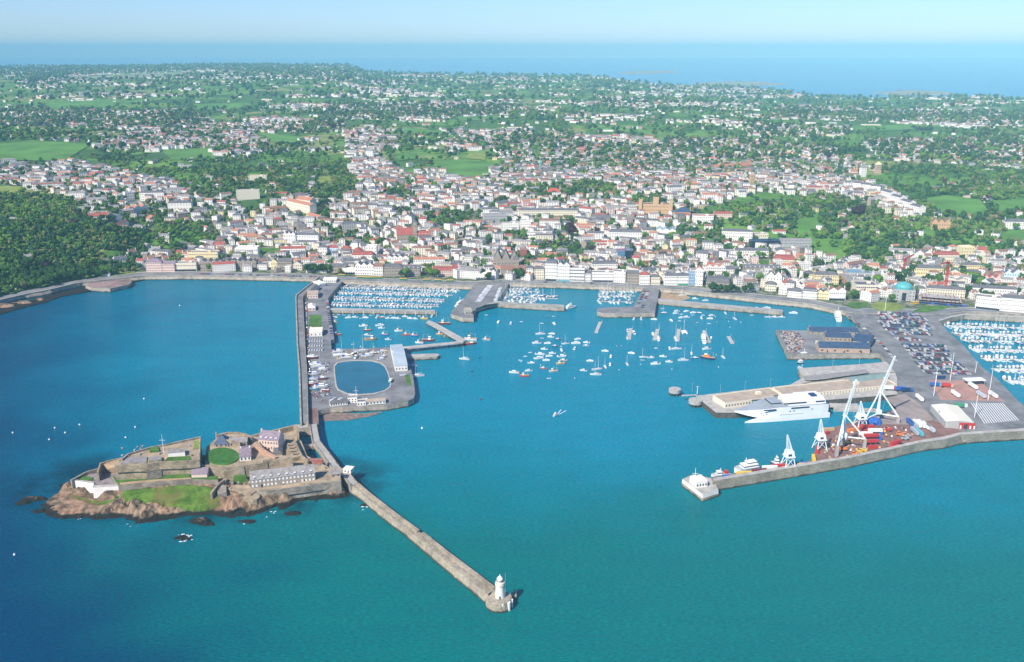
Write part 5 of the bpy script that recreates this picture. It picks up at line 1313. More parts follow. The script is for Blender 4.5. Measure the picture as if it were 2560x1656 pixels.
def crown_mb(seed, rx, rz_, z0, m, nleaf=300, leaf=1.0, lobes=8):
    r_ = random.Random(seed); mb = MB(); LB_ = []
    for k in range(lobes):
        a = r_.uniform(0, 6.28); e = r_.uniform(-.35, 1.0); q = r_.uniform(.35, .62)
        LB_.append((Vector((math.cos(a) * rx * q, math.sin(a) * rx * q, z0 + rz_ * (1 + .62 * e))), rx * r_.uniform(.38, .56)))
    LB_.append((Vector((0, 0, z0 + rz_)), rx * .66))
    for c, rr_ in LB_:
        vs = [c + v * rr_ * .86 * (1 + .28 * mnoise.noise(v * 1.7 + Vector((seed, 0, 0)))) for v in IV]
        mb.add(vs, IF, m)
    for i in range(nleaf):
        c, rr_ = r_.choice(LB_)
        d = Vector((r_.gauss(0, 1), r_.gauss(0, 1), r_.gauss(.25, 1))).normalized()
        p = c + d * rr_ * r_.uniform(.86, 1.16)
        u = d.orthogonal().normalized(); u.rotate(Matrix.Rotation(r_.uniform(0, 6.28), 3, d)); w = d.cross(u) + d * r_.uniform(-.7, .7); u = u + d * r_.uniform(-.6, .6)
        s = leaf * r_.uniform(.5, 1.15)
        mb.add([p - u * s, p + w * s * .8, p + u * s, p - w * s * .8], [(0, 1, 2, 3)], m)
    return mb
def trunk_mb(h, r0, rx):
    mb = MB().tube((0, 0, -1.5), (0, 0, h * .55), r0, BARK, r0 * .6, 7)
    for k in range(5):
        a = k * 1.257; mb.tube((0, 0, h * (.35 + .04 * k)), (math.cos(a) * rx * .55, math.sin(a) * rx * .55, h * .72), r0 * .45, BARK, r0 * .12, 5)
    return mb
TP = []
SHAPES = [('rounded', 5.2, 4.2, 3.6), ('broad', 7.0, 4.4, 3.6), ('tall', 4.6, 6.6, 4.0), ('small', 3.4, 3.0, 2.2)]
for si, (sn, rx, rz_, z0) in enumerate(SHAPES):
    for li, (ln_, lm_) in enumerate(LEAF):
        t = thing('tree', 'x', 'tree', (0, 0, -500), 0, 'trees of the hillsides and parks')
        THINGS.pop()
        crown_mb(si * 17 + li * 3 + 1, rx, rz_, z0, lm_, 300, .95).build('crown', t)
        trunk_mb(z0 + rz_, .4, rx).build('trunk', t)
        TP.append((t, sn, ln_))
CH.clear()
note(None)
tc_ = []
def trees(x, y, step):
    r = x / y; s = y - lerp_tab(SH_TAB, r)
    if s < 20 or y > lerp_tab(FAR_TAB, r) - 60: return
    z = hgt(x, y); px, py, dep = proj(x, y, z)
    if px < -30 or px > 2590: return
    if infield(px, py): return
    if inpark(px, py): p = .97 if px < 380 else .62
    else:
        rp0 = region_p(px, py)
        v = mnoise.noise(Vector((x / 190, y / 170, 31.5))) + .5 * mnoise.noise(Vector((x / 70, y / 60, 4.5)))
        gx = x / 160 + .5 * mnoise.noise(Vector((x / 400, y / 400, 50))); gy = y / 145 + .5 * mnoise.noise(Vector((x / 400, y / 400, 60)))
        hedge = min(abs(gx - round(gx)) * 160, abs(gy - round(gy)) * 145) < step * .6
        p = (.34 if s < 1700 else .26) * sm(.08, .45, v) + (.42 if hedge else .0) + .035
        if rp0: p = (1 - rp0) * .5 + .16 + .5 * sm(.12, .4, v)
        if s > 1700: p *= .5 if s < 3300 else .38
        if s < 70: p *= .35
    if rnd.random() > p: return
    if not free(x, y, 3.2 if not inpark(px, py) else .6): return
    tc_.append((dep, x, y, z, px, py))
scan(1180, 2300, 8.6, trees)
scan(2300, 4200, 13.0, trees)
scan(4200, 11200, 27.0, trees)
tc_ += [(1, *hit(2145, 546), 2145, 546), (1, *hit(1421, 600), 1421, 600), (1, *hit(1428, 602), 1428, 602), (1, *hit(1910, 578), 1910, 578)]
for px in list(range(770, 822, 8)) + list(range(1780, 1880, 16)):
    py = 683 if px < 900 else 733
    q = hit(px, py); tc_.append((1, *q, px, py))
tc_.sort(key=lambda t: t[0] if t[5] > 500 else t[0] + 100)
TREE_LM = LMK + [('the sea rocks at the bay', 30, 735), ('the bay shelter', 270, 690), ('the hill foot bungalow', 268, 655), ('the wooded lane cottage', 337, 635), ('the big seaside plane tree', 60, 700), ('the yellow green meadow', 30, 480), ('the hill crest', 120, 520), ('the heart of the hillside wood', 160, 610), ('the wood behind the bungalow', 250, 625), ('the shore end of the wood', 120, 690)]
nt_ = 0; WOOD = {}
for dep, x, y, z, px, py in tc_:
    if nt_ < 296:
        nt_ += 1
        special = px == 2145 and dep == 1
        v = mnoise.noise(Vector((x / 60, y / 50, 3))) + rnd.uniform(-.35, .35) - (.16 if px < 385 else 0)
        li = 4 if special or rnd.random() < .02 else 0 if v < -.12 else 1 if v < .12 else 2 if v < .33 else rnd.choice((2, 3, 5))
        si = 1 if special else 2 if (dep == 1 and px in (1421, 1428)) else rnd.choice((0, 0, 1, 1, 2, 3))
        if dep == 1 and px < 900 or (dep == 1 and 1770 < px < 1890): li, si = 0, 0
        pr, sn, ln_ = TP[si * 6 + li]
        lm = min(TREE_LM, key=lambda l: (l[1] - px) ** 2 + (2.2 * (l[2] - py)) ** 2)
        dx, dy = px - lm[1], (py - lm[2]) * 2.2
        rel = 'beside' if abs(dx) > abs(dy) else 'uphill from' if dy < 0 else 'downhill from'
        dup(pr, (x, y, z - .3), rnd.uniform(0, 6.28), '%s %s tree, @%s %s' % (sn, ln_, rel, lm[0]), scale=rnd.uniform(.8, 1.25) * (1.7 if special or px in (1421, 1428) else 1), anchor=lm[0])
    else:
        WOOD.setdefault(0 if dep < 2300 else 1 if dep < 4200 else 2, []).append((x, y, z))
for t, *_ in TP: remove_tree(t)
def mass(pts, seed, base_r, nface, leaf, sz):
    """many small irregular crowns merged into one mesh per leaf colour"""
    rng_ = np.random.default_rng(seed)
    proto = []
    for k in range(6):
        m_ = crown_mb(100 + k, base_r, base_r * .75, base_r * .35, LEAF[1][1], nface, leaf, 3 if nface > 30 else 2 if nface > 10 else 1)
        proto.append((np.array(m_.v, dtype=np.float32), m_.f))
    for li in range(6):
        w_ = (.34, .30, .13, .13, .02, .08)
        pass
    cols_ = rng_.choice(6, len(pts), p=(.30, .30, .14, .14, .02, .10))
    nvv = np.array([mnoise.noise(Vector((p[0] / 130, p[1] / 110, 8))) for p in pts])
    cols_ = np.where(nvv < -.15, np.where(cols_ == 2, 0, cols_), np.where((nvv > .2) & (cols_ == 0), 2, cols_))
    V, F, Mi = [], [], []; o_ = 0
    for i, (x, y, z) in enumerate(pts):
        v, f = proto[i % 6]
        a = rng_.uniform(0, 6.28); s = rng_.uniform(.7, 1.3) * sz; ca, sa = math.cos(a) * s, math.sin(a) * s
        q = np.stack([x + v[:, 0] * ca - v[:, 1] * sa, y + v[:, 0] * sa + v[:, 1] * ca, z + v[:, 2] * s * rng_.uniform(.8, 1.25)], 1)
        V.append(q); F += [tuple(k + o_ for k in t) for t in f]; Mi += [int(cols_[i])] * len(f); o_ += len(v)
    me = bpy.data.meshes.new('woodland'); me.from_pydata(np.concatenate(V).tolist(), [], F)
    for _, m in LEAF: me.materials.append(m)
    me.polygons.foreach_set('material_index', Mi); me.update()
    o = bpy.data.objects.new('woodland', me); COL.objects.link(o)
    return o
for k, (br, nf, lf, sz, lab) in {0: (4.8, 44, 1.3, 1.0, 'gardens and woods of many small trees among the town houses'), 1: (7.5, 16, 2.6, 1.0, 'hedgerows and woods between the suburbs'), 2: (14, 4, 5, 1.0, 'far hedgerows and woods across the island')}.items():
    o = mass(WOOD.get(k, []), k + 1, br, nf, lf, sz)
    o['kind'] = 'stuff'; o['label'] = lab
print('trees', nt_, {k: len(v) for k, v in WOOD.items()})
# ================================================================ boats
def hull(L, Bm, H, m, deck, draft=.4, stern=.85, rake=.10):
    """a pointed hull with a flat deck; bow at +x"""
    st = [(-.5, stern, 1.0), (-.25, 1.0, 1.0), (.1, 1.0, 1.03), (.3, .78, 1.10), (.42, .42, 1.18), (.5, .03, 1.26)]
    vs, fs = [], []
    for t, b, f in st:
        x = t * L; y = b * Bm / 2; z = H * f; xl = x - (rake * L if t > .35 else 0) * (t - .2)
        vs += [(xl, -y * .62, -draft), (xl, y * .62, -draft), (x, y, z), (x, -y, z)]
    for k in range(len(st) - 1):
        a, b = 4 * k, 4 * k + 4
        fs += [(a, b, b + 3, a + 3)[::-1], (a + 1, b + 1, b + 2, a + 2), (a, a + 1, b + 1, b)]
    fs += [(0, 1, 2, 3)[::-1]]
    mb = MB().add(vs, fs, m)
    mb.add(vs, [(4 * k + 3, 4 * k + 7, 4 * k + 6, 4 * k + 2) for k in range(len(st) - 1)], deck)
    return mb
BOATG = {}
def proto_boat(kind, L, hm=WHITE, dk=P_DECK, acc=P_NAVY):
    root = thing(kind, 'x', {'motor_boat': 'motor boat', 'sailing_boat': 'sailing boat', 'fishing_boat': 'fishing boat', 'dinghy': 'dinghy', 'yacht': 'yacht'}[kind], (0, 0, -500)); THINGS.pop()
    if kind == 'motor_boat':
        Bm = L * .34; H = L * .13
        hull(L, Bm, H, hm, dk).build('hull', root)
        cb = MB().box((L * .02, 0, H), (L * .42, Bm * .72, L * .11), WHITE, top=.86).build('cabin', root)
        MB().box((L * .03, 0, H + L * .045), (L * .41, Bm * .715, L * .04), GLASS, top=.93).build('window', cb)
        MB().box((-L * .28, 0, H), (L * .22, Bm * .7, L * .05), acc).build('cockpit_cover', root)
        MB().tube((-L * .1, 0, H + L * .1), (-L * .12, 0, H + L * .26), .06, WHITE).build('radar_mast', root)
    elif kind in ('sailing_boat', 'yacht'):
        Bm = L * .30; H = L * .10
        hull(L, Bm, H, hm, dk, stern=.7).build('hull', root)
        cb = MB().box((L * .02, 0, H), (L * .40, Bm * .55, L * .055), WHITE, top=.82).build('cabin', root)
        MB().box((L * .02, 0, H + L * .015), (L * .34, Bm * .555, L * .025), GLASS, top=.9).build('window', cb)
        MB().tube((L * .08, 0, H), (L * .08, 0, L * 1.28), .13 if L > 9 else .1, WHITE, .07).build('mast', root)
        MB().tube((L * .06, 0, H + L * .13), (-L * .36, 0, H + L * .12), .24, acc, .18).build('furled_sail', root)
        mb = MB()
        for p in ((L * .49, 0, H * 1.2), (-L * .48, 0, H), (L * .06, Bm * .45, H), (L * .06, -Bm * .45, H)): mb.tube(p, (L * .08, 0, L * 1.25), .03, GREYP, n=3)
        mb.build('rigging', root)
    elif kind == 'fishing_boat':
        Bm = L * .34; H = L * .16
        hull(L, Bm, H, hm, P_TAN).build('hull', root)
        cb = MB().box((L * .12, 0, H), (L * .22, Bm * .6, L * .22), WHITE, top=.9).build('wheelhouse', root)
        MB().box((L * .125, 0, H + L * .12), (L * .222, Bm * .605, L * .055), GLASS, top=.97).build('window', cb)
        mb = MB().tube((L * .02, 0, H), (L * .02, 0, L * .62), .12, P_YEL); mb.tube((-L * .38, -Bm * .3, H), (-L * .38, -Bm * .3, L * .5), .1, GREYP); mb.tube((-L * .38, Bm * .3, H), (-L * .38, Bm * .3, L * .5), .1, GREYP); mb.tube((-L * .38, -Bm * .3, L * .5), (-L * .38, Bm * .3, L * .5), .1, GREYP); mb.tube((L * .02, 0, L * .55), (-L * .38, 0, L * .5), .06, GREYP)
        mb.build('gantry', root)
        mb = MB()
        for k in range(7): mb.box((-L * .3 + L * .045 * k, (-1) ** k * Bm * .18, H), (.9, .8, .6), (P_ORG, P_BLUE, P_TAN, P_GRN)[k % 4])
        mb.build('fish_boxes', root)['kind'] = 'stuff'
    else:
        Bm = L * .4; H = L * .11
        hull(L, Bm, H, hm, dk, .2).build('hull', root)
        MB().box((-L * .05, 0, H * .98), (L * .5, Bm * .6, .05), acc).build('seat', root)
        MB().box((-L * .52, 0, H * .3), (.35, .4, .8), BLACK).build('outboard', root)
    return root
BP = {}
SPEC = {'motor_boat': [], 'sailing_boat': [], 'dinghy': [], 'car': []}
def merge_tree(o, M, mb):
    if o.type == 'MESH':
        me = o.data; k0 = len(mb.v)
        mb.v += [tuple(M @ v.co) for v in me.vertices]; ms = [mb.mi(m) for m in me.materials]
        for p in me.polygons: mb.f.append(tuple(i + k0 for i in p.vertices)); mb.m.append(ms[p.material_index])
    for ch in CH.get(o.name, ()): merge_tree(ch, M, mb)
def settle(kind, keep, name, label):
    """the ones that show largest become things of their own, the small rest one mass"""
    L_ = SPEC[kind]; L_.sort(key=lambda s: -s[0]); mb = MB()
    for s in L_[:keep]: dup(s[1], s[2], s[3], s[4], group=s[5])
    for s in L_[keep:]: merge_tree(s[1], Matrix.Translation(s[2]) @ Matrix.Rotation(s[3], 4, 'Z'), mb)
    if len(L_) > keep: o = mb.build(name); o['kind'] = 'stuff'; o['label'] = label
    print(kind, len(L_))
def boat(kind, p, rz, label, L=None, hull_m=None, acc=None, group='moored boats', z=0.0):
    L = L or {'motor_boat': 8, 'sailing_boat': 10, 'fishing_boat': 12, 'dinghy': 4.2, 'yacht': 17}[kind]
    hull_m = hull_m or WHITE; acc = acc or P_NAVY
    k = (kind, round(L), hull_m.name, acc.name)
    if k not in BP:
        BP[k] = proto_boat(kind, L, hull_m, P_DECK if rnd.random() < .5 else WHITE, acc)
        CH.clear(); note(None)
    if kind in SPEC:
        SPEC[kind].append((L / proj(p.x, p.y, z)[2], BP[k], Vector((p.x, p.y, z)), rz, label, group)); return
    return dup(BP[k], (p.x, p.y, z), rz, label, group=group)
ORD = 'first second third fourth fifth sixth seventh eighth ninth tenth eleventh twelfth thirteenth fourteenth fifteenth sixteenth seventeenth eighteenth nineteenth twentieth'.split()
TENS = {2: 'twenty', 3: 'thirty', 4: 'forty', 5: 'fifty', 6: 'sixty'}
def ordw(n):
    if n <= 20: return ORD[n - 1]
    if n % 10 == 0: return {30: 'thirtieth', 40: 'fortieth', 50: 'fiftieth', 60: 'sixtieth'}.get(n, str(n))
    return TENS[n // 10] + '-' + ORD[n % 10 - 1]
COLN = {WHITE: 'white', P_NAVY: 'navy', P_BLUE: 'blue', P_RED: 'red', P_MAROON: 'maroon', P_TAN: 'tan', P_GRN: 'green', P_YEL: 'yellow', P_ORG: 'orange', P_TEAL: 'teal', P_DGREY: 'dark grey', GREYP: 'grey', P_SIL: 'silver', P_LIME: 'lime', BLACK: 'black'}
def rcol(*opts): return rnd.choice(opts)
# --- open moorings, coordinates read off an enlarged view of the harbour
Z1 = lambda x, y: (1140 + x / 3.72, 680 + y / 3.72)
Z2 = lambda x, y: (1600 + x / 4.252, 690 + y / 4.252)
Z3 = lambda x, y: (720 + x / 4.052, 680 + y / 4.052)
MOOR = []
for tr, area, items in (
  (Z1, 'in the open harbour', "395,470,mv 510,480,mv 608,465,d 910,485,mv 800,480,d 855,415,db 908,415,d 283,402,d 785,580,S 890,580,m 880,608,m 800,618,d 945,632,mb 1020,670,s 750,665,M 850,668,m 1130,630,m 1115,668,M 1215,660,m 1210,690,mg 1105,715,mv 920,695,mb 820,722,m 980,730,sv 645,788,d 690,752,d 780,770,M 895,760,m 865,788,m 985,790,M 770,808,M 600,825,d 838,826,m 1000,825,mt 700,850,m 970,858,ft 810,900,mr 905,930,fg 540,940,M 635,972,fr 675,922,m 865,993,d 1185,920,m 1300,958,S 1315,910,S 1245,832,m 1385,740,m 1440,790,mv 1385,885,sv 1432,865,mv 1590,860,sv 1630,760,m 1740,795,s 1735,822,d 1813,800,m 1855,860,M 1925,790,m 1980,840,m 2050,718,S 1985,715,mv 2115,825,S 2190,760,sv 2220,805,mb 2330,720,M 1860,712,d 1655,440,mv 1720,440,mv 1840,445,m"),
  (Z2, 'off the drying harbour', "390,378,m 378,402,m 495,382,m 440,410,d 440,448,m 495,440,m 420,482,d 562,395,m 562,418,d 625,400,mb 670,420,d 652,450,mv 608,500,d 760,425,m 742,458,m 240,350,d 250,400,sb 328,478,mv 150,465,m 905,398,sv 930,455,db 1005,458,sv 1190,420,d 1365,440,s 1435,440,m 1508,440,m 1630,400,M 880,868,sv 735,510,d"),
  (Z2, 'inside the drying harbour', "795,228,m 850,232,m 905,236,m 960,238,m 1042,248,m 1150,255,mv 585,245,m 695,265,s 450,210,S 1455,277,m 1520,288,m 1575,297,d 1625,295,m 1680,302,m 1240,337,d 1345,350,M 890,316,dr 960,318,d 480,195,d"),
  (Z3, 'below the marina breakwater', "515,433,d 570,440,d 620,440,d 610,468,m 680,462,m 740,472,d 770,440,d 785,467,m 840,440,d 905,462,mv 955,465,mr 1015,472,m 1070,472,m 1040,442,d 1115,474,m 1185,456,m 1235,474,m 1285,477,m 1330,450,d 1380,477,fy 1460,452,mv 910,435,d"),
  (Z3, 'in the fishing harbour', "765,552,M 800,597,f 800,642,m 835,692,F 930,547,M 945,572,m 975,642,f 1015,687,m 1120,602,f 1200,642,fr 1275,652,f 1330,722,f 1420,702,F 465,462,f 465,517,f 495,642,fr 1580,532,F 1540,637,f 1620,657,f 1850,690,F 1845,735,Fr 2010,692,fg 1785,887,S 1270,952,m 1305,1062,Y 880,680,d 660,735,d")):
    for it in items.split(): 
        a, b, k = it.split(','); MOOR.append((tr(float(a), float(b)), area, k))
for (px, py), area, k in MOOR:
    p = at(px, py)
    t = k[0]; c_ = {'b': P_NAVY, 'r': P_RED, 'g': GREYP, 't': P_TAN, 'y': P_YEL}.get(k[-1] if len(k) > 1 else '', WHITE)
    kind = {'m': 'motor_boat', 'M': 'motor_boat', 's': 'sailing_boat', 'S': 'sailing_boat', 'f': 'fishing_boat', 'F': 'fishing_boat', 'd': 'dinghy', 'Y': 'yacht'}[t]
    L_b = {'m': 8, 'M': 11, 's': 9, 'S': 12, 'f': 10, 'F': 15, 'd': 4.5, 'Y': 16}[t]
    if kind == 'fishing_boat' and c_ is WHITE: c_ = rcol(WHITE, P_BLUE, P_MAROON, WHITE, P_TAN)
    rz = (math.pi / 2 + rnd.uniform(-.3, .3)) if 'v' in k else rnd.uniform(-.35, .25) + (math.pi if rnd.random() < .75 else 0)
    ac = rcol(P_NAVY, P_BLUE, WHITE, P_TAN, P_DGREY, WHITE)
    sz = {'M': 'large ', 'S': 'large ', 'F': 'large ', 'm': 'small ', 's': 'small ', 'f': 'small '}.get(t, '')
    boat(kind, p, rz, '%s%s %s %s, @%s' % (sz, COLN[c_], kind.replace('_', ' '), 'pointing inshore' if 'v' in k else 'with %s cover' % COLN[ac] if ac is not WHITE else 'lying broadside', area), L_b, c_, ac, 'boats on open moorings')
# lifeboat, ferries and workboats
boat('fishing_boat', at(1768.5, 898), math.pi - .35, 'orange and navy lifeboat on its mooring', 16, P_NAVY, P_ORG, None)
lb = THINGS[-1][0]
MB().box((1, 0, 2.7), (8, 4.2, 2.2), P_ORG, top=.8).build('superstructure', lb)
def ship(name, label, pxs, pxb, H, hm, decks, bm=None, acc=None):
    """small ferry or workboat lying from stern to bow"""
    s_, b_ = at(*pxs), at(*pxb); L = (b_ - s_).length; Bm = bm or L * .24
    root = thing(name, label, name.replace('_', ' '), tuple((s_ + b_) / 2), math.atan2(b_.y - s_.y, b_.x - s_.x))
    hull(L, Bm, H, hm, P_DECK, .8).build('hull', root)
    z = H
    for i, (x0, x1, h, w) in enumerate(decks):
        dk = MB().box(((x0 + x1) / 2 * L, 0, z), ((x1 - x0) * L, Bm * w, h), WHITE, top=.95).build('deckhouse', root)
        MB().box(((x0 + x1) / 2 * L, 0, z + h * .42), ((x1 - x0) * L * .995, Bm * w * .995, h * .3), GLASS, top=.99).build('window', dk)
        z += h
    mb = MB().tube((0, 0, z), (0, 0, z + L * .16), .16, WHITE); mb.tube((0, -1.2, z + L * .1), (0, 1.2, z + L * .1), .1, WHITE); mb.build('mast', root)
    if acc: MB().box((-L * .3, 0, H), (L * .16, Bm * .5, 2.4), acc).build('funnel', root)
    return root
ship('passenger_boat', 'white passenger boat with navy waterline leaving the customs quay', (2037, 894), (1982, 899), 2.6, WHITE, [(-.4, .25, 2.4, .8), (-.1, .15, 2.2, .6)], 6.5, P_RED)
ship('catamaran_ferry', 'white and red catamaran moored stern-on beside the roundabout quay', (2097, 805), (2091, 782), 2.6, WHITE, [(-.4, .2, 2.5, .85), (-.3, .1, 2.2, .7)], 9, P_RED)
ship('pilot_boat', 'small orange topped boat waiting off the grey ferry quay', (2008, 908), (1992, 910), 1.6, P_NAVY, [(-.3, .2, 2.2, .7)], 4.5, P_ORG)
ship('landing_craft', 'grey white workboat at the tip of the small ferry quay', (2012, 938), (1996, 921), 2.4, WHITE, [(-.4, -.1, 2.6, .7)], 7)
ship('workboat', 'white workboat with red deck behind the pier head', (1824, 1188), (1777, 1193), 2.0, WHITE, [(-.05, .2, 2.6, .7)], 6, P_RED)
ship('coaster', 'cream and white survey ship moored behind the breakwater', (1893, 1172), (1834, 1182), 3.6, WHITE, [(-.45, .18, 2.4, .8), (-.4, .0, 2.2, .6)], 9, P_YEL)
ship('tug', 'small blue and white tug beside the lone lattice crane', (1955, 1164), (1925, 1163), 2.6, P_NAVY, [(-.2, .15, 3.0, .6), (-.12, .05, 2.2, .45)], 6.5)
ship('motor_launch', 'white launch under way in the middle of the harbour', (1394, 1037), (1382, 1043), 1.2, WHITE, [(-.2, .15, 1.4, .6)], 2.8)
wk_ = MB(); q = at(1391, 1040, .05)
for s_ in (-1, 1):
    for k in range(5): wk_.prism([(k * 3.2, s_ * k * .55 - .4), (k * 3.2 + 3.6, s_ * (k * .55 + .5) - .25), (k * 3.2 + 3.6, s_ * (k * .55 + .5) + .25), (k * 3.2, s_ * k * .55 + .4)], -.1, .05 + .004 * k, foam)
wo = wk_.build('wake'); wo.location = q; wo.rotation_euler = (0, 0, math.atan2(at(1400, 1033).y - q.y, at(1400, 1033).x - q.x)); wo['kind'] = 'stuff'; wo['label'] = 'white wake behind the launch in the harbour'
ship('motor_yacht', 'large white motor yacht at the end of the curved pier arm', (1414, 776), (1440, 770), 2.8, WHITE, [(-.4, .15, 2.3, .75), (-.25, .05, 2.0, .6)], 5.5)
ship('motor_yacht', 'big white motor yacht alongside the finger pontoon before the lifeboat', (1761, 860), (1756, 838), 2.4, WHITE, [(-.35, .15, 2.2, .75), (-.25, .05, 1.6, .6)], 6)
ship('motor_yacht', 'white motor yacht against the pier between the marinas', (1140, 768), (1160, 751), 2.0, WHITE, [(-.35, .1, 2.0, .7)], 5)
ct = thing('catamaran', 'white sailing catamaran beside a finger pontoon', 'catamaran', tuple(at(1710, 832)), math.pi / 2)
for s_ in (-2.6, 2.6):
    hb_ = hull(12, 2.0, 1.4, WHITE, P_DECK); hb_.off((0, s_, 0)); hb_.build('hull', ct)
MB().box((-1, 0, 1.0), (8, 5.2, .7), WHITE).build('bridge_deck', ct); MB().box((-.5, 0, 1.7), (4.5, 4, 1.1), WHITE, top=.8).build('cabin', ct); MB().tube((1, 0, 1.5), (1, 0, 17), .14, WHITE, .08).build('mast', ct)
# finger pontoons in the pool
PONT = mat('pontoon_boards', (.46, .42, .38), var=.18, scale=.5)
def pontoon(px0, px1, w, label, group=None, fingers=0, z=.55, side=1):
    a, b = at(*px0), at(*px1); c_ = (a + b) / 2; L = (b - a).length
    root = thing('pontoon', label, 'pontoon', (c_.x, c_.y, 0), math.atan2(b.y - a.y, b.x - a.x), group)
    MB().box((0, 0, -.2), (L, w, z + .2), PONT).build('walkway', root)
    mb = MB()
    for k in range(max(2, int(L / 22))): mb.tube((-L / 2 + 2 + (L - 4) * k / max(1, int(L / 22) - 1), w / 2 + .3, -2), (-L / 2 + 2 + (L - 4) * k / max(1, int(L / 22) - 1), w / 2 + .3, 4.2), .22, GREYP)
    mb.build('mooring_piles', root)['kind'] = 'stuff'
    return root
for i, (a, b, nm) in enumerate([((1501, 806), (1490, 833), 'empty'), ((1577, 822), (1572, 849), 'westernmost occupied'), ((1644, 824), (1636, 851), 'second occupied'), ((1697, 824), (1693, 854), 'third occupied'), ((1760, 828), (1772, 857), 'angled occupied'), ((1821, 842), (1831, 860), 'short lone')]):
    pontoon(a, b, 4.2, '%s grey finger pontoon floating in the pool' % nm, 'finger pontoons in the pool')
for a, b, k, L_b, rz, lab in [(1569, 828, 'motor_boat', 9, 1.5, 'white motor boat on the far side of the westernmost occupied finger pontoon'), (1568, 846, 'sailing_boat', 9, 1.5, 'small white sailing boat beside the westernmost occupied pontoon'), (1584, 833, 'motor_boat', 11, 1.7, 'larger white motor boat beside the westernmost occupied pontoon'),
     (1632, 836, 'motor_boat', 9, 1.5, 'white motor boat by the second occupied pontoon'), (1646, 848, 'yacht', 16, 1.45, 'tall masted yacht by the second occupied pontoon'), (1689, 848, 'yacht', 15, 1.5, 'tall masted yacht by the third occupied pontoon'), (1778, 845, 'motor_boat', 6, 1.3, 'little tender beyond the angled pontoon')]:
    boat(k, at(a, b), rz, lab, L_b, WHITE, rcol(P_NAVY, P_DGREY, WHITE))
# --- marinas: rows of berths
def marina(name, rows, L0=8.5, step=4.4, sail=.35, head=(.95, -.75), skip=.08, jitter=.5):
    for ri, (A, B) in enumerate(rows):
        a, b = at(*A), at(*B); d = (b - a); L = d.length; d.normalize(); n = Vector((-d.y, d.x, 0))
        pontoon(A, B, 2.6, 'long %s pontoon row of the %s' % (('seaward', 'second', 'third', 'fourth', 'fifth', 'sixth', 'seventh', 'eighth')[::1][ri] if False else ordw(ri + 1), name), 'pontoons of the ' + name)
        for side in (-1, 1):
            cnt = 0; s = 3.0
            while s < L - 2:
                Lb = max(5, L0 * rnd.uniform(.72, 1.25)); cnt += 1
                if rnd.random() > skip:
                    kind = 'sailing_boat' if rnd.random() < sail else 'motor_boat'
                    c_ = rcol(WHITE, WHITE, WHITE, WHITE, WHITE, WHITE, P_NAVY, P_TAN); ac = rcol(P_NAVY, P_BLUE, WHITE, WHITE, P_TAN, P_DGREY, P_TEAL)
                    p = a + d * s + n * side * (Lb / 2 + 1.8)
                    ang = math.atan2(n.y * side, n.x * side) - .35 * side + (math.pi if rnd.random() < .6 else 0) + rnd.uniform(-.06, .06)
                    boat(kind, p, ang, '%s %s, %s berth, %s side of %s %s pontoon' % (COLN[c_], kind.replace('_', ' '), ordw(cnt), 'inshore' if side > 0 else 'seaward', ordw(ri + 1), name), Lb, c_, ac, 'boats berthed in the ' + name)
                s += Lb * .42 * rnd.uniform(.95, 1.15) + .5
marina('left marina', [((850, 719), (1150, 728)), ((836, 732), (1132, 739)), ((828, 747), (1112, 754)), ((825, 762), (1098, 767))], 7.6, sail=.22)
marina('middle marina', [((1262, 727), (1350, 730)), ((1252, 739), (1395, 748)), ((1250, 750), (1340, 756))], 11, sail=.8, skip=.25)
marina('middle marina annexe', [((1500, 729), (1592, 727)), ((1495, 741), (1588, 741)), ((1493, 754), (1584, 756))], 10, sail=.85, skip=.2)
marina('right marina', [((2360, 815), (2620, 822)), ((2378, 833), (2620, 840)), ((2402, 851), (2620, 857)), ((2424, 873), (2620, 878)), ((2452, 897), (2620, 902)), ((2478, 923), (2620, 926)), ((2510, 952), (2620, 955))], 9.5, sail=.22)
# boats ashore
YARDB = [(780, 895, 14, P_MAROON, 0), (788, 912, 13, WHITE, 3.1), (797, 917, 15, WHITE, .1), (808, 924, 11, WHITE, .15), (785, 936, 13, WHITE, .2), (806, 947, 11, P_MAROON, .1), (780, 949, 12, WHITE, .1), (778, 961, 12, P_RED, .15), (803, 967, 14, WHITE, .1), (786, 973, 9, P_TEAL, .1), (812, 976, 8, P_RED, 3),
         (852, 889, 17, WHITE, .12), (868, 894, 14, WHITE, .1), (846, 879, 12, WHITE, .05), (884, 884, 11, P_YEL, 1.2), (890, 893, 9, WHITE, 1.4), (905, 878, 15, WHITE, .2), (918, 890, 13, WHITE, .15), (932, 884, 10, P_TAN, .3), (955, 880, 9, WHITE, .5), (960, 892, 8, WHITE, 1.2), (952, 898, 8, WHITE, .3), (1008, 938, 7, WHITE, .2), (977, 952, 9, P_TEAL, 1.4)]
for i, (a, b, L_b, c_, rz) in enumerate(YARDB):
    k = 'sailing_boat' if i % 4 == 2 or i in (11, 16) else 'motor_boat'
    sz = 'large ' if L_b >= 13 else ''
    boat(k, at(a, b, 7.3), rz, '%s%s %s laid up ashore, @%s' % (sz, COLN[c_], k.replace('_', ' '), 'against the pier wall' if a < 830 else 'north of the yacht pond'), L_b, c_, rcol(P_NAVY, WHITE, P_BLUE), 'boats laid up ashore', z=7.2)
for i in range(18):
    a, b = 775 + (i % 6) * 6.2, 852 + (i // 6) * 11
    boat('sailing_boat', at(a, b, 6.9), 1.5, 'small dinghy class sailing boat parked on the pier, berth %s of the %s line' % (ordw(i % 6 + 1), ordw(i // 6 + 1)), 6, WHITE, P_BLUE, 'small boats parked on the pier', z=6.8)
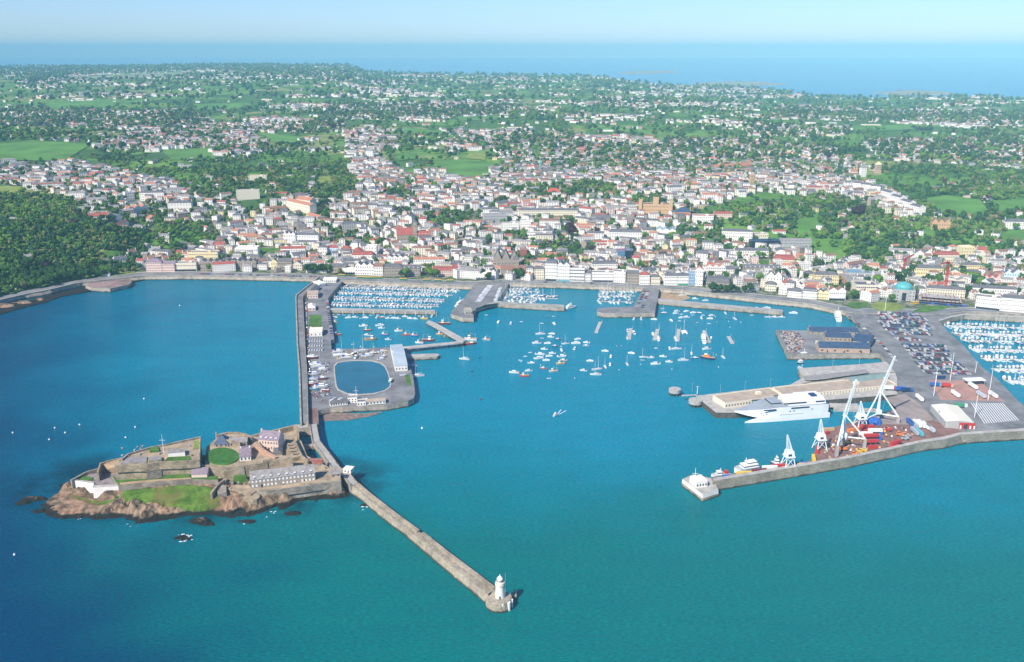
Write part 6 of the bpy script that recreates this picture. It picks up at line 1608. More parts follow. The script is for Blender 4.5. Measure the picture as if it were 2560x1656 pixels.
for (a0, b0), (a1, b1), n, nm in [((1229, 716), (1199, 755), 14, 'middle'), ((1222, 716), (1193, 754), 13, 'outer'), ((1252, 720), (1239, 753), 12, 'marina side')]:
    for i in range(n):
        t = i / (n - 1)
        boat('motor_boat', at(a0 + (a1 - a0) * t, b0 + (b1 - b0) * t, 7.0), .25 + rnd.uniform(-.1, .1), 'white trailer boat, %s from town in the %s line on the pier' % (ordw(i + 1), nm), 6, WHITE, rcol(WHITE, P_NAVY), 'trailer boats on the pier between the marinas', z=6.9)
for i in range(22):
    a = 838 + i * 5; b = 1004 + (i * 7 % 11) * .5 - i * .08
    if a > 868: break
    boat('dinghy', at(826 + i * 5.2, 1003 - (i % 3) * 3.5, 6.6), rnd.uniform(0, 3), 'small %s dinghy laid up by the clubhouse, @beside the low store' % ('blue', 'white')[i % 2], 4.5, (P_BLUE, WHITE)[i % 2], WHITE, 'dinghies by the clubhouse', z=6.45)
# mooring buoys
def buoy(px, py, m, label, r=.55, grp='mooring buoys'):
    p = at(px, py); o = MB().lathe((0, 0, -.3), [(r * .3, 0), (r, r * .5), (r * 1.05, r), (r * .7, r * 1.6), (r * .15, r * 1.9), (r * .12, r * 2.8)], m, 10).build('buoy'); o.location = p
    tag(o, label, 'buoy', grp)
for a, b in [(32, 1083), (137, 1071), (163, 1083), (199, 1063), (123, 1100), (338, 1069), (314, 1095), (36, 1388), (360, 998), (449, 765)]: buoy(a, b, WHITE, 'lone white buoy in the dark water, @seaward of the castle islet', .75)
for a, b, m, l in [(1203, 1000, P_MAROON, 'dark red buoy by itself in the middle of the harbour'), (1180, 930, P_NAVY, 'dark blue buoy, the one farther from the town in mid harbour'), (1199, 897, P_NAVY, 'dark blue buoy, the one nearer the ketch in mid harbour'), (1055, 1072, WHITE, 'white buoy alone off the castle bridge')]: buoy(a, b, m, l, .9)
rb_ = random.Random(9)
for k in range(34):
    a, b = rb_.choice([(rb_.uniform(1300, 1440), rb_.uniform(850, 950)), (rb_.uniform(1540, 1800), rb_.uniform(860, 930)), (rb_.uniform(1660, 1930), rb_.uniform(780, 820)), (rb_.uniform(900, 1010), rb_.uniform(865, 872))])
    buoy(a, b, (WHITE, P_YEL)[k % 5 == 0], 'tiny %s mooring buoy, @among the moored boats' % ('white', 'yellow')[k % 5 == 0], .5)

# ================================================================ fishing jetty
def jetty(name, label, px, z, rows):
    pts = [at(a, b, z) for a, b in px]; c_ = sum(pts, Vector()) / len(pts); c_.z = 0
    root = thing(name, label, 'jetty', tuple(c_)); MB().prism([p - c_ for p in pts], z - 1.1, z, CONC, CONC).build('deck', root)
    mb = MB()
    n = len(pts); 
    for (p, q) in rows:
        p, q = at(*p, z), at(*q, z); L = (q - p).length
        for k in range(int(L / 6) + 1):
            w = p.lerp(q, k / max(1, int(L / 6))) - c_; mb.tube((w.x, w.y, -3), (w.x, w.y, z - 1), .4, MATS['dark_timber'])
    mb.build('piles', root)['kind'] = 'stuff'
    return root
jetty('fish_quay', 'wide fish jetty slanting out into the fishing harbour', [(1065, 806), (1072, 801), (1086, 806), (1166, 850), (1156, 856), (1150, 855)], 5.2, [((1067, 807), (1152, 854)), ((1084, 807), (1162, 850))])
jetty('access_jetty', 'narrow jetty on piles joining the boat shed quay to the fish jetty', [(996, 868), (1000, 874), (1158, 857), (1160, 852)], 5.0, [((1000, 873.5), (1156, 857.2)), ((1000, 869), (1156, 853))])
pier('stub_pier', 'short stone pier stub east of the big boat shed', [(1012, 886), (1093, 884), (1099, 888), (1092, 892), (1012, 895)], 3.6, PAVE, cat='pier')
pontoon((960, 872), (1000, 872), 3, 'white fringed pontoon at the corner of the boat shed quay')
for k in range(20):
    if k > 9: break
    o = MB().tube((0, 0, -2), (0, 0, 5.6), .28, WHITE).build('mooring_pile'); o.location = at(857 + 26 * k, 787.0 + .4 * k, 0); tag(o, 'pale mooring pile in front of the marina breakwater, %s from the castle pier' % ordw(k + 1), 'pile', 'mooring piles before the breakwater')

# ================================================================ ferry
s_, b_ = at(2066, 1042), at(1852, 1059); L = (b_ - s_).length
fy = thing('ferry', 'big white wave piercing catamaran car ferry at the terminal', 'ferry', tuple((s_ + b_) / 2 + Vector((0, 11, 0))), math.atan2(b_.y - s_.y, b_.x - s_.x))
k_ = L / 88
def loft(sec, m, mt):
    vs, fs = [], []
    for x, hw, zb_, zt, fl in sec: vs += [(x * k_ - L / 2, -hw, zb_), (x * k_ - L / 2, hw, zb_), (x * k_ - L / 2, hw * fl, zt), (x * k_ - L / 2, -hw * fl, zt)]
    n = len(sec)
    for i in range(n - 1):
        a, b = 4 * i, 4 * i + 4; fs += [(a, a + 3, b + 3, b), (a + 1, b + 1, b + 2, a + 2), (a, b, b + 1, a + 1)]
    fs += [(0, 1, 2, 3), (4 * n - 4, 4 * n - 1, 4 * n - 2, 4 * n - 3)]
    return MB().add(vs, fs, m).add(vs, [(4 * i + 3, 4 * i + 2, 4 * i + 6, 4 * i + 7) for i in range(n - 1)], mt)
SHIPW = mat('ship_white', (.78, .78, .77), var=.03, scale=.2, rough=.35); SHIPG = mat('ship_deck_grey', (.30, .33, .36), var=.1, scale=.15, rough=.6)
loft([(2, 12.6, 3.2, 13.0, 1), (8, 13, 3, 13.6, 1), (52, 13, 3, 13.6, .97), (62, 12.5, 3.2, 12.6, .92), (72, 10, 3.8, 11.0, .85), (82, 5.5, 5.2, 9.4, .8), (92, .6, 7.2, 8.6, .8)], SHIPW, SHIPG).build('hull', fy)
for sg in (-1, 1):
    h2 = loft([(0, 2.4, -1, 4.5, 1), (50, 2.4, -1, 4.5, 1), (66, 2.0, -1, 4.2, .9), (78, 1.1, -1, 2.8, .7), (86, .15, -.6, 1.2, .5)], SHIPW, SHIPW); h2.off((0, -sg * 10.6, 0)); h2.build('float', fy)
MB().box((-20, 0, 13.6), (38, 21, 3.6), SHIPW, top=.96).build('passenger_deck', fy)
MB().box((-26, 0, 17.2), (24, 15, 2.2), SHIPW, top=.94).build('upper_deck', fy)
wh = MB().box((9, 0, 13.4), (11, 15, 3.2), SHIPG, top=.85).build('bridge', fy); MB().box((9.2, 0, 14.9), (10.6, 14.2, .9), GLASS_D, top=.96).build('bridge_window', wh)
for x, z, w in ((-8, 15.3, 22), (-12, 11.6, 18), (-33, 15.3, 9), (18, 11.3, 12)): [MB().box((x, sg_ * (10.38 if z > 13 else 12.98), z), (w, .5, 1.1), GLASS_D).build('window_band', fy) for sg_ in (-1, 1)]
for x, z in ((-2, 9.0), (-6, 9.0), (-24, 9.5), (22, 9.2), (26, 9.2)): MB().box((x, 13.0, z), (1.2, .3, .8), GLASS_D).build('porthole', fy)
MB().box((-L / 2 + 1.5, 0, 4), (1.2, 20, 7), P_NAVY).build('stern_door', fy); MB().box((-L / 2 + 14, 3, 17.2), (7, 9, 3.6), P_NAVY, top=.7).build('funnel', fy)
mb = MB().tube((4, 0, 16.5), (3, 0, 22), .2, WHITE); mb.tube((3.4, -2, 20), (3.4, 2, 20), .15, WHITE); mb.build('mast', fy)
MB().box((-4, 13.06, 6.2), (24, .12, .45), P_SIL).build('stripe', fy)
gw = thing('linkspan', 'dark vehicle ramp at the stern of the ferry', 'linkspan', tuple(at(2085, 1030, 0)), -.05)
MB().box((8, 8, 3), (34, 9, 1.0), CONC).build('ramp', gw); MB().box((-6, 8, 4), (3, 11, 3.2), P_NAVY).build('control_cabin', gw); MB().box((20, 2, -2), (40, 2.6, 5), CONC).build('walkway', gw)
# ferry jetty dolphins and covered gangways
for i, (a, b, r) in enumerate([(1689, 993, 6.0), (1741, 1021, 6.6)]):
    dl = thing('mooring_dolphin', ('round concrete dolphin at the far end of the jetty walkway', 'larger concrete dolphin on piles below the jetty end')[i], 'dolphin', tuple(at(a, b, 0) + Vector((0, 6, 0))))
    MB().lathe((0, 0, 3.0), [(r, 0), (r, 3.4), (r * .96, 3.6)], CONC, 20).build('cap', dl)
    mb = MB()
    for k in range(10): mb.tube((r * .85 * math.cos(k * .628), r * .85 * math.sin(k * .628), -3), (r * .85 * math.cos(k * .628), r * .85 * math.sin(k * .628), 3.1), .55, MATS['dark_timber'])
    mb.build('piles', dl)['kind'] = 'stuff'; MB().tube((0, 0, 6.6), (0, 0, 8), .5, GREYP).build('bollard', dl)
a, b = at(1704, 990, 6), at(1742, 988, 6); wk = MB().prism([a, b, b + Vector((0, 2.2, 0)), a + Vector((0, 2.2, 0))], 5.4, 6.0, CONC).build('walkway_bridge'); tag(wk, 'thin footbridge from the jetty to the round dolphin', 'footbridge')
pts = [at(x, y, 9) for x, y in [(2009, 942), (2164, 924), (2172, 931), (2046, 948), (2012, 950)]]
cg = thing('covered_gangway', 'long grey roofed gangway between the two ferry quays', 'gangway', tuple(pts[0])); o = pts[0]
MB().prism([p - o for p in pts], -.8, .1, R_GREY, CONC).build('roof', cg)
mb = MB()
for t in range(9):
    p = pts[0].lerp(pts[1], t / 8) - o + Vector((2 if t == 0 else 0, -3, 0)); mb.tube((p.x, p.y, -12), (p.x, p.y, -.7), .4, CONC)
mb.build('columns', cg)['kind'] = 'stuff'
pts = [at(x, y, 7) for x, y in [(1968, 966), (2006, 945), (2028, 946), (2030, 952), (1976, 969)]]; o = pts[0]
lg = MB().prism([p - o for p in pts], -1, 0, CONC).build('gangway'); lg.location = o; tag(lg, 'short pale gangway sloping from the roofed gangway to the jetty', 'gangway')

# ================================================================ cranes
def at_y(px, py, Y):
    d = ray(px, py); t = Y / d.y
    return Vector((d.x * t, Y, CAM_H + d.z * t))
def lattice(mb, p, q, w0, w1, m, n=12, r=.22):
    d = (q - p).normalized(); u = d.cross(Vector((0, 1, .2))).normalized(); v = d.cross(u)
    def c(t, i): w = w0 + (w1 - w0) * t; return p.lerp(q, t) + u * (w if i in (0, 3) else -w) + v * (w if i < 2 else -w)
    for i in range(4): mb.tube(c(0, i), c(1, i), r * 1.5, m, r, 5)
    for k in range(n):
        for i in range(4): mb.tube(c(k / n, i), c((k + 1) / n, (i + 1) % 4), r * .75, m, n=4)
def derrick(label, mastb, apex, tip, legs, foots, zs, ground_z):
    M = at(*mastb, zs); A = at_y(*apex, M.y); T = at_y(*tip, M.y - 2)
    root = thing('derrick_crane', label, 'crane', (M.x, M.y, ground_z)); o = Vector(root.location)
    MB().tube(M - o, A - o, 1.6, P_CRANE, 1.15, 10).build('mast', root)
    mb = MB(); st_ = M.lerp(A, .9); lattice(mb, st_ - o, T - o, 1.05, .4, P_CRANE, 16); mb.build('jib', root)
    MB().box((M.x - o.x - .3, M.y - o.y - 1.8, zs - ground_z + .4), (4.6, 3.4, 3.6), P_CRANE).build('cab', root)
    MB().box((0, 0, 0), (2.6, 2.6, zs - ground_z), CONC).build('pillar', root)
    tops = []
    for f in foots:
        F = at(*f, ground_z); Tp = Vector((F.x, F.y, zs)); tops.append(Tp)
        MB().box((F.x - o.x, F.y - o.y, 0), (2.4, 2.4, zs - ground_z), CONC, top=.85).build('pillar', root)
        MB().tube(Tp - o, A - o, .75, P_CRANE, .6, 8).build('back_stay', root)
        MB().tube(Tp - o, M - o, .65, P_CRANE, .65, 8).build('sill_beam', root)
    mb = MB(); mb.tube(T - o, tops[0] + (tops[1] - tops[0]) * .5 - o + Vector((0, 0, 8)), .08, GREYP, n=3); mb.tube(T - o, A - o, .1, GREYP, n=3); mb.build('cables', root)
    return root
derrick('nearer white derrick crane with raised jib on the red quay', (2108, 1092), (2112, 1036), (2141, 949), None, [(2091, 1141), (2160, 1124)], 16.0, 6.45)
derrick('farther and taller white derrick crane with jib leaning over the terminal', (2195, 1034), (2201, 976), (2238, 890), None, [(2161, 1064), (2244, 1058)], 12.5, 6.5)
def portal(label, base, top, w, z):
    F = at(*base, z); root = thing('portal_crane', label, 'crane', tuple(F), .15)
    T = at_y(*top, F.y) - F
    H = T.z
    lg_ = MB()
    for sx_ in (-1, 1):
        for sy_ in (-1, 1): MB().tube((sx_ * w, sy_ * w, 0), (sx_ * w * .55, sy_ * w * .55, H * .36), .45, P_CRANE, .35).build('leg', root)
    mb = MB().box((0, 0, H * .34), (w * 1.7, w * 1.7, H * .03), P_CRANE)
    for s in (-1, 1): mb.tube((-w * .9, s * w * .9, H * .06), (w * .6, s * w * .6, H * .33), .22, P_CRANE); mb.tube((w * .9, s * w * .9, H * .06), (-w * .6, s * w * .6, H * .33), .22, P_CRANE)
    mb.build('portal', root)
    MB().box((0, 0, H * .37), (w * 1.4, w * 1.6, H * .16), P_CRANE, top=.8).build('machine_house', root)
    mb = MB(); lattice(mb, Vector((0, 0, H * .5)), Vector((T.x, T.y, H)), w * .42, .3, P_CRANE, 9, .2); mb.build('jib', root)
    MB().box((-w * .2, -w * .8, H * .4), (w * .6, .3, H * .06), GLASS).build('cab_window', root)
portal('lone white lattice crane on the narrow breakwater quay', (1970, 1169), (1968, 1087), 4.6, 6.5)
portal('white lattice crane at the edge of the red quay', (2049, 1124), (2052, 1048), 4.6, 6.45)
portal('stubby white lattice crane behind the two derricks', (2150, 1068), (2152, 1003), 4.8, 6.45)
tc2 = []
for lab, base, top, tip, m in [('red tower crane mast standing in the building site', (2361, 742), (2369, 656), (2352, 660), P_RED), ('red tower crane behind the turquoise dome', (2258, 690), (2263, 648), (2285, 636), P_RED)]:
    F = hit(*base); root = thing('tower_crane', lab, 'crane', tuple(F)); T = at_y(*top, F.y) - F; J = at_y(*tip, F.y - 12) - F
    mb = MB(); lattice(mb, Vector((0, 0, 0)), Vector((T.x * .4, 0, T.z)), 1.2, 1.2, m, 14, .3); mb.build('mast', root)
    mb = MB(); lattice(mb, Vector((T.x * .4, 0, T.z)), J, 1.0, .5, m, 10, .25); mb.build('jib', root); MB().box((T.x * .4 + 1, 1.5, T.z - 2), (2.5, 4, 2.5), m).build('cab', root)

# ================================================================ containers, lorries, buses
def container(px, py, z, m, label, rz=0.0, L=12.2, lift=0):
    p = at(px, py, z); root = thing('shipping_container', label, 'container', (p.x, p.y, z + lift * 2.62), rz, 'containers on the freight quay')
    mb = MB().box((0, 0, .05), (L, 2.44, 2.5), m)
    for k in range(int(L / .9)):
        for s in (-1, 1): mb.box((-L / 2 + .5 + k * .9, s * 1.23, .2), (.4, .07, 2.2), m)
    mb.build('body', root); MB().box((L / 2 + .02, 0, .15), (.08, 2.3, 2.3), m).build('door', root)
CN = [(2160, 1069, P_RED, .0, 0, 'red container at the back of the stack by the blue heap'), (2166, 1076, P_RED, .0, 1, 'red container lifted on the back stack'), (2170, 1080, P_RED, 0, 0, 'red container beside the white pair'), (2163, 1087, WHITE, 0, 0, 'white container before the red back stack'), (2187, 1086, WHITE, 0, 1, 'white container on top in the middle of the yard'),
      (2203, 1084, P_BLUE, 1.3, 0, 'blue container standing end-on in the yard'), (2200, 1098, P_BLUE, 1.4, 0, 'second blue container end-on, nearer the wall'), (2178, 1092, P_RED, .1, 0, 'red container below the white ones'), (2177, 1099, P_RED, .1, 1, 'red container high on the middle stack'), (2176, 1106, P_RED, .1, 0, 'red container low on the middle stack'),
      (2176, 1113, P_RED, .1, 1, 'red container high on the stack nearest the wall'), (2175, 1121, P_RED, .1, 0, 'red container low on the stack nearest the wall'), (2233, 1121, P_RED, .5, 0, 'red container by itself at the breakwater road'), (2238, 1116, P_RED, .5, 1, 'red container on top of the pair by the breakwater road'),
      (2055, 1096, P_TAN, 1.2, 0, 'tan container at the edge of the red quay'), (2066, 1086, P_RED, .6, 0, 'small red container by the edge crane'), (2069, 1077, P_TAN, .2, 0, 'tan crate container behind the edge crane'), (2133, 1078, P_ORG, .4, 0, 'orange container under the nearer derrick jib'),
      (1860, 1187, P_YEL, .12, 0, 'bright yellow container on the narrow quay'), (1898, 1180, P_MAROON, .12, 0, 'dark red container beside the yellow one on the narrow quay'), (1924, 1172, WHITE, .12, 0, 'white container left of the lone lattice crane'), (1948, 1168, P_RED, .12, 0, 'red and white container touching the lone lattice crane'), (1995, 1163, P_BLUE, .12, 0, 'blue container right of the lone lattice crane'), (2003, 1166, P_YEL, .12, 0, 'small yellow container right of the lone lattice crane'),
      (2034, 1150, P_YEL, 1.35, 0, 'yellow container at the corner of the red quay'), (2042, 1128, P_RED, 1.3, 0, 'red container on the edge of the red quay'), (1815, 1196, P_BLUE, .1, 0, 'small blue skip by the pier head')]
for a, b, m, rz, lf, lab in CN: container(a, b, 6.5, m, lab, rz, 6.1 if ('small' in lab or 'end-on' in lab) else 12.2, lf)
MACH = [(2112, 1110, P_YEL, 'yellow mobile crane under the nearer derrick'), (2108, 1126, P_ORG, 'orange digger under the nearer derrick'), (2138, 1140, P_ORG, 'orange machine by the breakwater wall'), (2148, 1138, P_YEL, 'yellow forklift, the taller of the pair by the wall'), (2157, 1133, P_YEL, 'yellow loader at the foot of the derrick pillar'), (2220, 1078, P_RED, 'red yard tractor on the open red quay'), (2250, 1090, P_ORG, 'orange flatbed frame near the lorry trailers'), (2262, 1100, GREYP, 'grey plant on the quay near the trailers')]
for a, b, m, lab in MACH:
    p = at(a, b, 6.5); root = thing('yard_machine', lab, 'machine', tuple(p), rnd.uniform(-.4, .4))
    MB().box((0, 0, .9), (6, 2.6, 1.3), m).build('chassis', root); cb = MB().box((-1.6, 0, 2.2), (2.0, 2.2, 1.9), m).build('cab', root); MB().box((-1.6, 0, 2.8), (2.05, 2.25, .9), GLASS).build('window', cb)
    MB().tube((0, 0, 2.2), (4.5, 0, 4.2), .28, m).build('boom', root)
    for sx_ in (-2, 2):
        for sy_ in (-1.2, 1.2): MB().tube((sx_, sy_ - .25, .75), (sx_, sy_ + .25, .75), .75, BLACK, n=12).build('wheel', root)
tp = thing('tarpaulin_heap', 'large blue tarpaulin heap behind the derrick cranes', 'heap', tuple(at(2182, 1058, 6.5)))
vs = []; n = 18
for k in range(6):
    for i in range(n):
        a = 6.283 * i / n; q = 1 + .3 * mnoise.noise(Vector((math.cos(a) * 2, math.sin(a) * 2, k))); f = math.cos(k / 5 * 1.5)
        vs.append((8.5 * q * f * math.cos(a), 6 * q * f * math.sin(a), 5.5 * math.sin(k / 5 * 1.5)))
MB().add(vs, [(k * n + i, k * n + (i + 1) % n, (k + 1) * n + (i + 1) % n, (k + 1) * n + i) for k in range(5) for i in range(n)], P_BLUE).build('tarpaulin', tp)
def lorry(px, py, z, rz, m, label, L=13.6, cab=None):
    p = at(px, py, z); root = thing('trailer' if not cab else 'lorry', label, 'lorry trailer' if not cab else 'lorry', tuple(p), rz, 'lorries and trailers on the freight quay')
    MB().box((0, 0, 1.2), (L, 2.5, 2.8), m).build('box_body', root); MB().box((0, 0, .7), (L * .96, 1.6, .5), P_DGREY).build('chassis', root)
    if cab:
        c_ = MB().box((L / 2 + 1.6, 0, .6), (2.4, 2.4, 2.9), cab).build('cab', root); MB().box((L / 2 + 2.72, 0, 2.0), (.2, 2.1, 1.0), GLASS).build('windscreen', c_)
    for x in (-L * .36, -L * .26):
        for s in (-1, 1): MB().tube((x, s * 1.0, .55), (x, s * 1.3, .55), .55, BLACK, n=10).build('wheel', root)
r1 = math.atan2(at(2335, 1078, 6.5).y - at(2300, 1048, 6.5).y, at(2335, 1078, 6.5).x - at(2300, 1048, 6.5).x)
for i, (a, b, m, lab) in enumerate([(2275, 1062, P_BLUE, 'blue and white trailer at the left of the parked line'), (2283, 1066, GREYP, 'grey trailer second in the parked line'), (2292, 1065, WHITE, 'long white trailer in the middle of the parked line'), (2303, 1066, WHITE, 'white trailer fourth in the parked line'), (2314, 1070, WHITE, 'white trailer fifth in the parked line'), (2325, 1077, P_SIL, 'silver trailer at the right end of the parked line'), (2286, 1084, GREYP, 'grey flat trailer in front of the parked line'), (2298, 1087, P_TEAL, 'pale blue and white coach like trailer in front of the parked line'), (2298, 1000, WHITE, 'white trailer alone on the brown quay road'), (2388, 990, WHITE, 'white trailer on the left of the pink yard'), (2432, 970, WHITE, 'white trailer beneath the white roof in the pink yard'), (2452, 992, P_SIL, 'silver trailer on the edge of the pink yard'), (2482, 992, WHITE, 'white trailer at the right edge of the pink yard')]):
    lorry(a, b, 6.5, r1 + rnd.uniform(-.05, .05), m, lab)
for a, b, m, cb, lab in [(2222, 975, WHITE, P_RED, 'white lorry with red cab by the terminal end'), (2248, 977, P_BLUE, P_BLUE, 'blue lorry in front of the terminal end'), (2264, 980, P_NAVY, P_BLUE, 'dark blue lorry next to the other blue lorry'), (2336, 966, P_BLUE, P_TEAL, 'blue tank lorry under the flag mast'), (2364, 968, P_RED, P_TAN, 'faded red tanker in the pink yard'), (2398, 1019, P_GRN, WHITE, 'green and white lorry behind the cream freight shed')]:
    lorry(a, b, 6.5, rnd.uniform(-.3, .1), m, lab, 8.5, cb)
ca_ = thing('canopy', 'flat white canopy roof in the pink trailer yard', 'canopy', tuple(at(2434, 960, 6.4)), .1)
MB().box((0, 0, 4.6), (20, 9, .5), WHITE).build('roof', ca_)
for sx_ in (-9, 9):
    for sy_ in (-4, 4): MB().tube((sx_, sy_, -.1), (sx_, sy_, 4.6), .2, GREYP).build('post', ca_)
for a, b, rz, lab in [(854, 691, .1, 'green and yellow bus alone by the pier root'), (901, 696, .1, 'green and yellow bus at the left of the bus stops'), (917, 697.5, .1, 'second green and yellow bus at the stops'), (934, 697, .1, 'third green and yellow bus at the stops'), (945, 697, .1, 'fourth green and yellow bus at the stops'), (1008, 701, .1, 'green and yellow bus midway behind the left marina'), (1066, 703, .1, 'green and yellow bus before the rose hotel'), (1094, 704, .1, 'green and yellow bus under the rose hotel dormers'), (1124, 705, .1, 'green and yellow bus nearest the white kiosk'), (2287, 760, .1, 'yellow coach by the building site hoarding')]:
    p = at(a, b, 6.2); root = thing('bus', lab, 'bus', (p.x, p.y, 6.25), rz, 'buses on the seafront')
    y_ = P_YEL if 'coach' in lab else P_LIME
    MB().box((0, 0, .35), (10.5, 2.5, 1.1), P_YEL if 'coach' in lab else P_GRN).build('body', root); MB().box((0, 0, 1.45), (10.4, 2.45, 1.0), GLASS).build('window', root); MB().box((0, 0, 2.45), (10.5, 2.5, .5), P_YEL).build('roof', root)
    for x in (-3.4, 3.4):
        for s in (-1, 1): MB().tube((x, s * 1.0, .4), (x, s * 1.28, .4), .45, BLACK, n=10).build('wheel', root)

# ================================================================ cars
CARM = [('white', W_WHITE, 14), ('silver', P_SIL, 26), ('dark grey', P_DGREY, 20), ('black', BLACK, 10), ('navy', P_NAVY, 14), ('blue', P_BLUE, 8), ('red', P_RED, 9), ('maroon', P_MAROON, 4), ('green', P_GRN, 2)]
CP = {}
for nm, m, _ in CARM:
    root = thing('car', 'x', 'car', (0, 0, -500)); THINGS.pop()
    mb = MB().box((0, 0, .3), (4.3, 1.78, .62), m, top=.96); mb.box((-.2, 0, 1.32), (1.9, 1.42, .12), m, top=.9)
    for x in (-1.35, 1.35):
        for s in (-1, 1): mb.tube((x, s * .7, .32), (x, s * .92, .32), .32, BLACK, n=8)
    mb.build('body', root); MB().box((-.2, 0, .92), (2.6, 1.6, .42), GLASS, top=.78).build('window', root)
    CP[nm] = root
CH.clear(); note(None)
ncar = [0]
def car(p, rz, label, z, group):
    k = rnd.uniform(0, sum(c[2] for c in CARM))
    for nm, m, w in CARM:
        k -= w
        if k <= 0: break
    SPEC['car'].append((1 / proj(p.x, p.y, z)[2], CP[nm], Vector((p.x, p.y, z)), rz, label % nm, group))
ROWS = [(785, 2193, 2296), (792, 2200, 2306), (800, 2196, 2320), (808, 2198, 2318), (816, 2206, 2325), (825, 2212, 2330), (836, 2228, 2332), (850, 2240, 2302), (866, 2258, 2366), (877, 2262, 2374), (889, 2276, 2380), (900, 2286, 2392), (911, 2290, 2404), (922, 2300, 2418), (934, 2310, 2428)]
for ri, (y, a, b) in enumerate(ROWS):
    p, q = at(a, y, 6.37), at(b, y + 2, 6.37); L = (q - p).length; n = int(L / 2.75)
    for i in range(n):
        for hf in (0, 1):
            if rnd.random() < .05 + (.18 if ri < 3 else 0): continue
            car(p.lerp(q, (i + .5) / n) + Vector((0, 5.4 * hf, 0)), math.pi / 2 + rnd.choice((0, math.pi)) + rnd.uniform(-.06, .06), '%s car, ' + 'bay %s, %s side of the %s row in the large car park' % (ordw(i + 1), ('seaward', 'inshore')[hf], ordw(ri + 1)), 6.38, 'cars in the large car park')
def car_line(line, n, z, rz, txt, group, miss=.12):
    P = [at(a, b, z) for a, b in line]; LL = [(q - p).length for p, q in zip(P, P[1:])]; T = sum(LL)
    for i in range(n):
        if rnd.random() < miss: continue
        s = T * (i + .5) / n; k = 0
        while s > LL[k] and k < len(LL) - 1: s -= LL[k]; k += 1
        car(P[k].lerp(P[k + 1], s / LL[k]), rz + rnd.uniform(-.08, .08), '%s car, ' + '%s along %s' % (ordw(i + 1), txt), z, group)
car_line([(1612, 728), (1592, 770)], 10, 6.27, .2, 'the outer line on the car park pier', 'cars on the car park pier')
car_line([(1621, 728), (1605, 772)], 10, 6.27, .2, 'the middle line on the car park pier', 'cars on the car park pier')
car_line([(768, 742), (765, 760), (769, 850), (775, 940)], 40, 6.22, 1.5, 'the line under the castle pier walkway', 'cars on the castle pier')
car_line([(818, 752), (823, 790), (830, 838)], 16, 6.22, .1, 'the quay edge of the castle pier', 'cars on the castle pier')
car_line([(2120, 792), (2160, 822), (2210, 868), (2240, 905)], 18, 6.37, -.9, 'the quay road beside the large car park', 'cars on the quay road')
car_line([(1962, 838), (1980, 878)], 6, 6.45, .3, 'the customs quay', 'cars on the customs quay')
car_line([(500, 685.5), (800, 693)], 34, 6.3, .0, 'the southern seafront road', 'cars on the seafront', .25)
car_line([(1240, 703), (1560, 712)], 14, 6.3, .0, 'the central seafront road', 'cars on the seafront', .3)

# ================================================================ masts, lamps, small things
for a, b, t, lab in [(2334, 990, 922, 'tall floodlight mast on the left of the pink yard'), (2375, 952, 884, 'tall floodlight mast on the edge of the large car park'), (2470, 1001, 925, 'tall floodlight mast at the right of the pink yard'), (2436, 1044, 983, 'tall floodlight mast behind the red freight shed'), (2438, 932, 906, 'shorter floodlight mast above the right marina edge'), (1743, 985, 968, 'thin lamp mast at the end of the ferry jetty')]:
    p = at(a, b, 6.4); H = height_at(p.x, p.y, 6.4, t); root = thing('floodlight_mast', lab, 'light mast', tuple(p), 0, 'floodlight masts')
    MB().tube((0, 0, 0), (0, 0, H), .34, WHITE, .18, 8).build('pole', root); MB().box((0, 0, H), (2.6, .6, .7), GREYP).build('lamp_head', root)
p = at(2352, 955, 6.4); fl = thing('flag', 'navy banner flag on a pole beside the pink yard', 'flag', tuple(at(2338, 968, 6.4))); MB().tube((0, 0, 0), (0, 0, 12), .2, WHITE).build('pole', fl)
MB().prism([(.3, -.1), (9.0, .3), (9.0, .42), (.3, .02)], [8.2, 10.2, 10.2, 8.2][0], 12.0, P_NAVY).build('cloth', fl)
for a, b, t, lab in [(2212, 778, 690, 'tall white flagpole mast by the domed building'), (1737, 1207, 1170, 'white signal mast with crossbar on the pier head'), (891, 996, 966, 'white signal mast on the clubhouse roof')]:
    z = 6.3 if a > 2000 else 5.8 if a > 1000 else 6.2
    p = at(a, b, z); H = height_at(p.x, p.y, z, t); root = thing('signal_mast', lab, 'mast', tuple(p)); MB().tube((0, 0, 0), (0, 0, H), .3, WHITE, .12, 8).build('pole', root); MB().tube((-2.4, 0, H * .62), (2.4, 0, H * .62), .12, WHITE).build('yardarm', root)
for k, (a, b) in enumerate([(1730, 975), (1800, 980), (1862, 972), (1925, 966), (2080, 918), (2147, 913)]):
    p = at(a, b + 4, 5.8); root = thing('lamp_post', 'slim lamp post on the ferry quays, %s from the jetty end' % ordw(k + 1), 'lamp post', tuple(p), 0, 'lamp posts of the ferry quays'); MB().tube((0, 0, 0), (0, 0, 9), .14, GREYP, .09).build('pole', root); MB().tube((0, 0, 9), (1.4, 0, 9.2), .12, GREYP).build('lamp_arm', root)
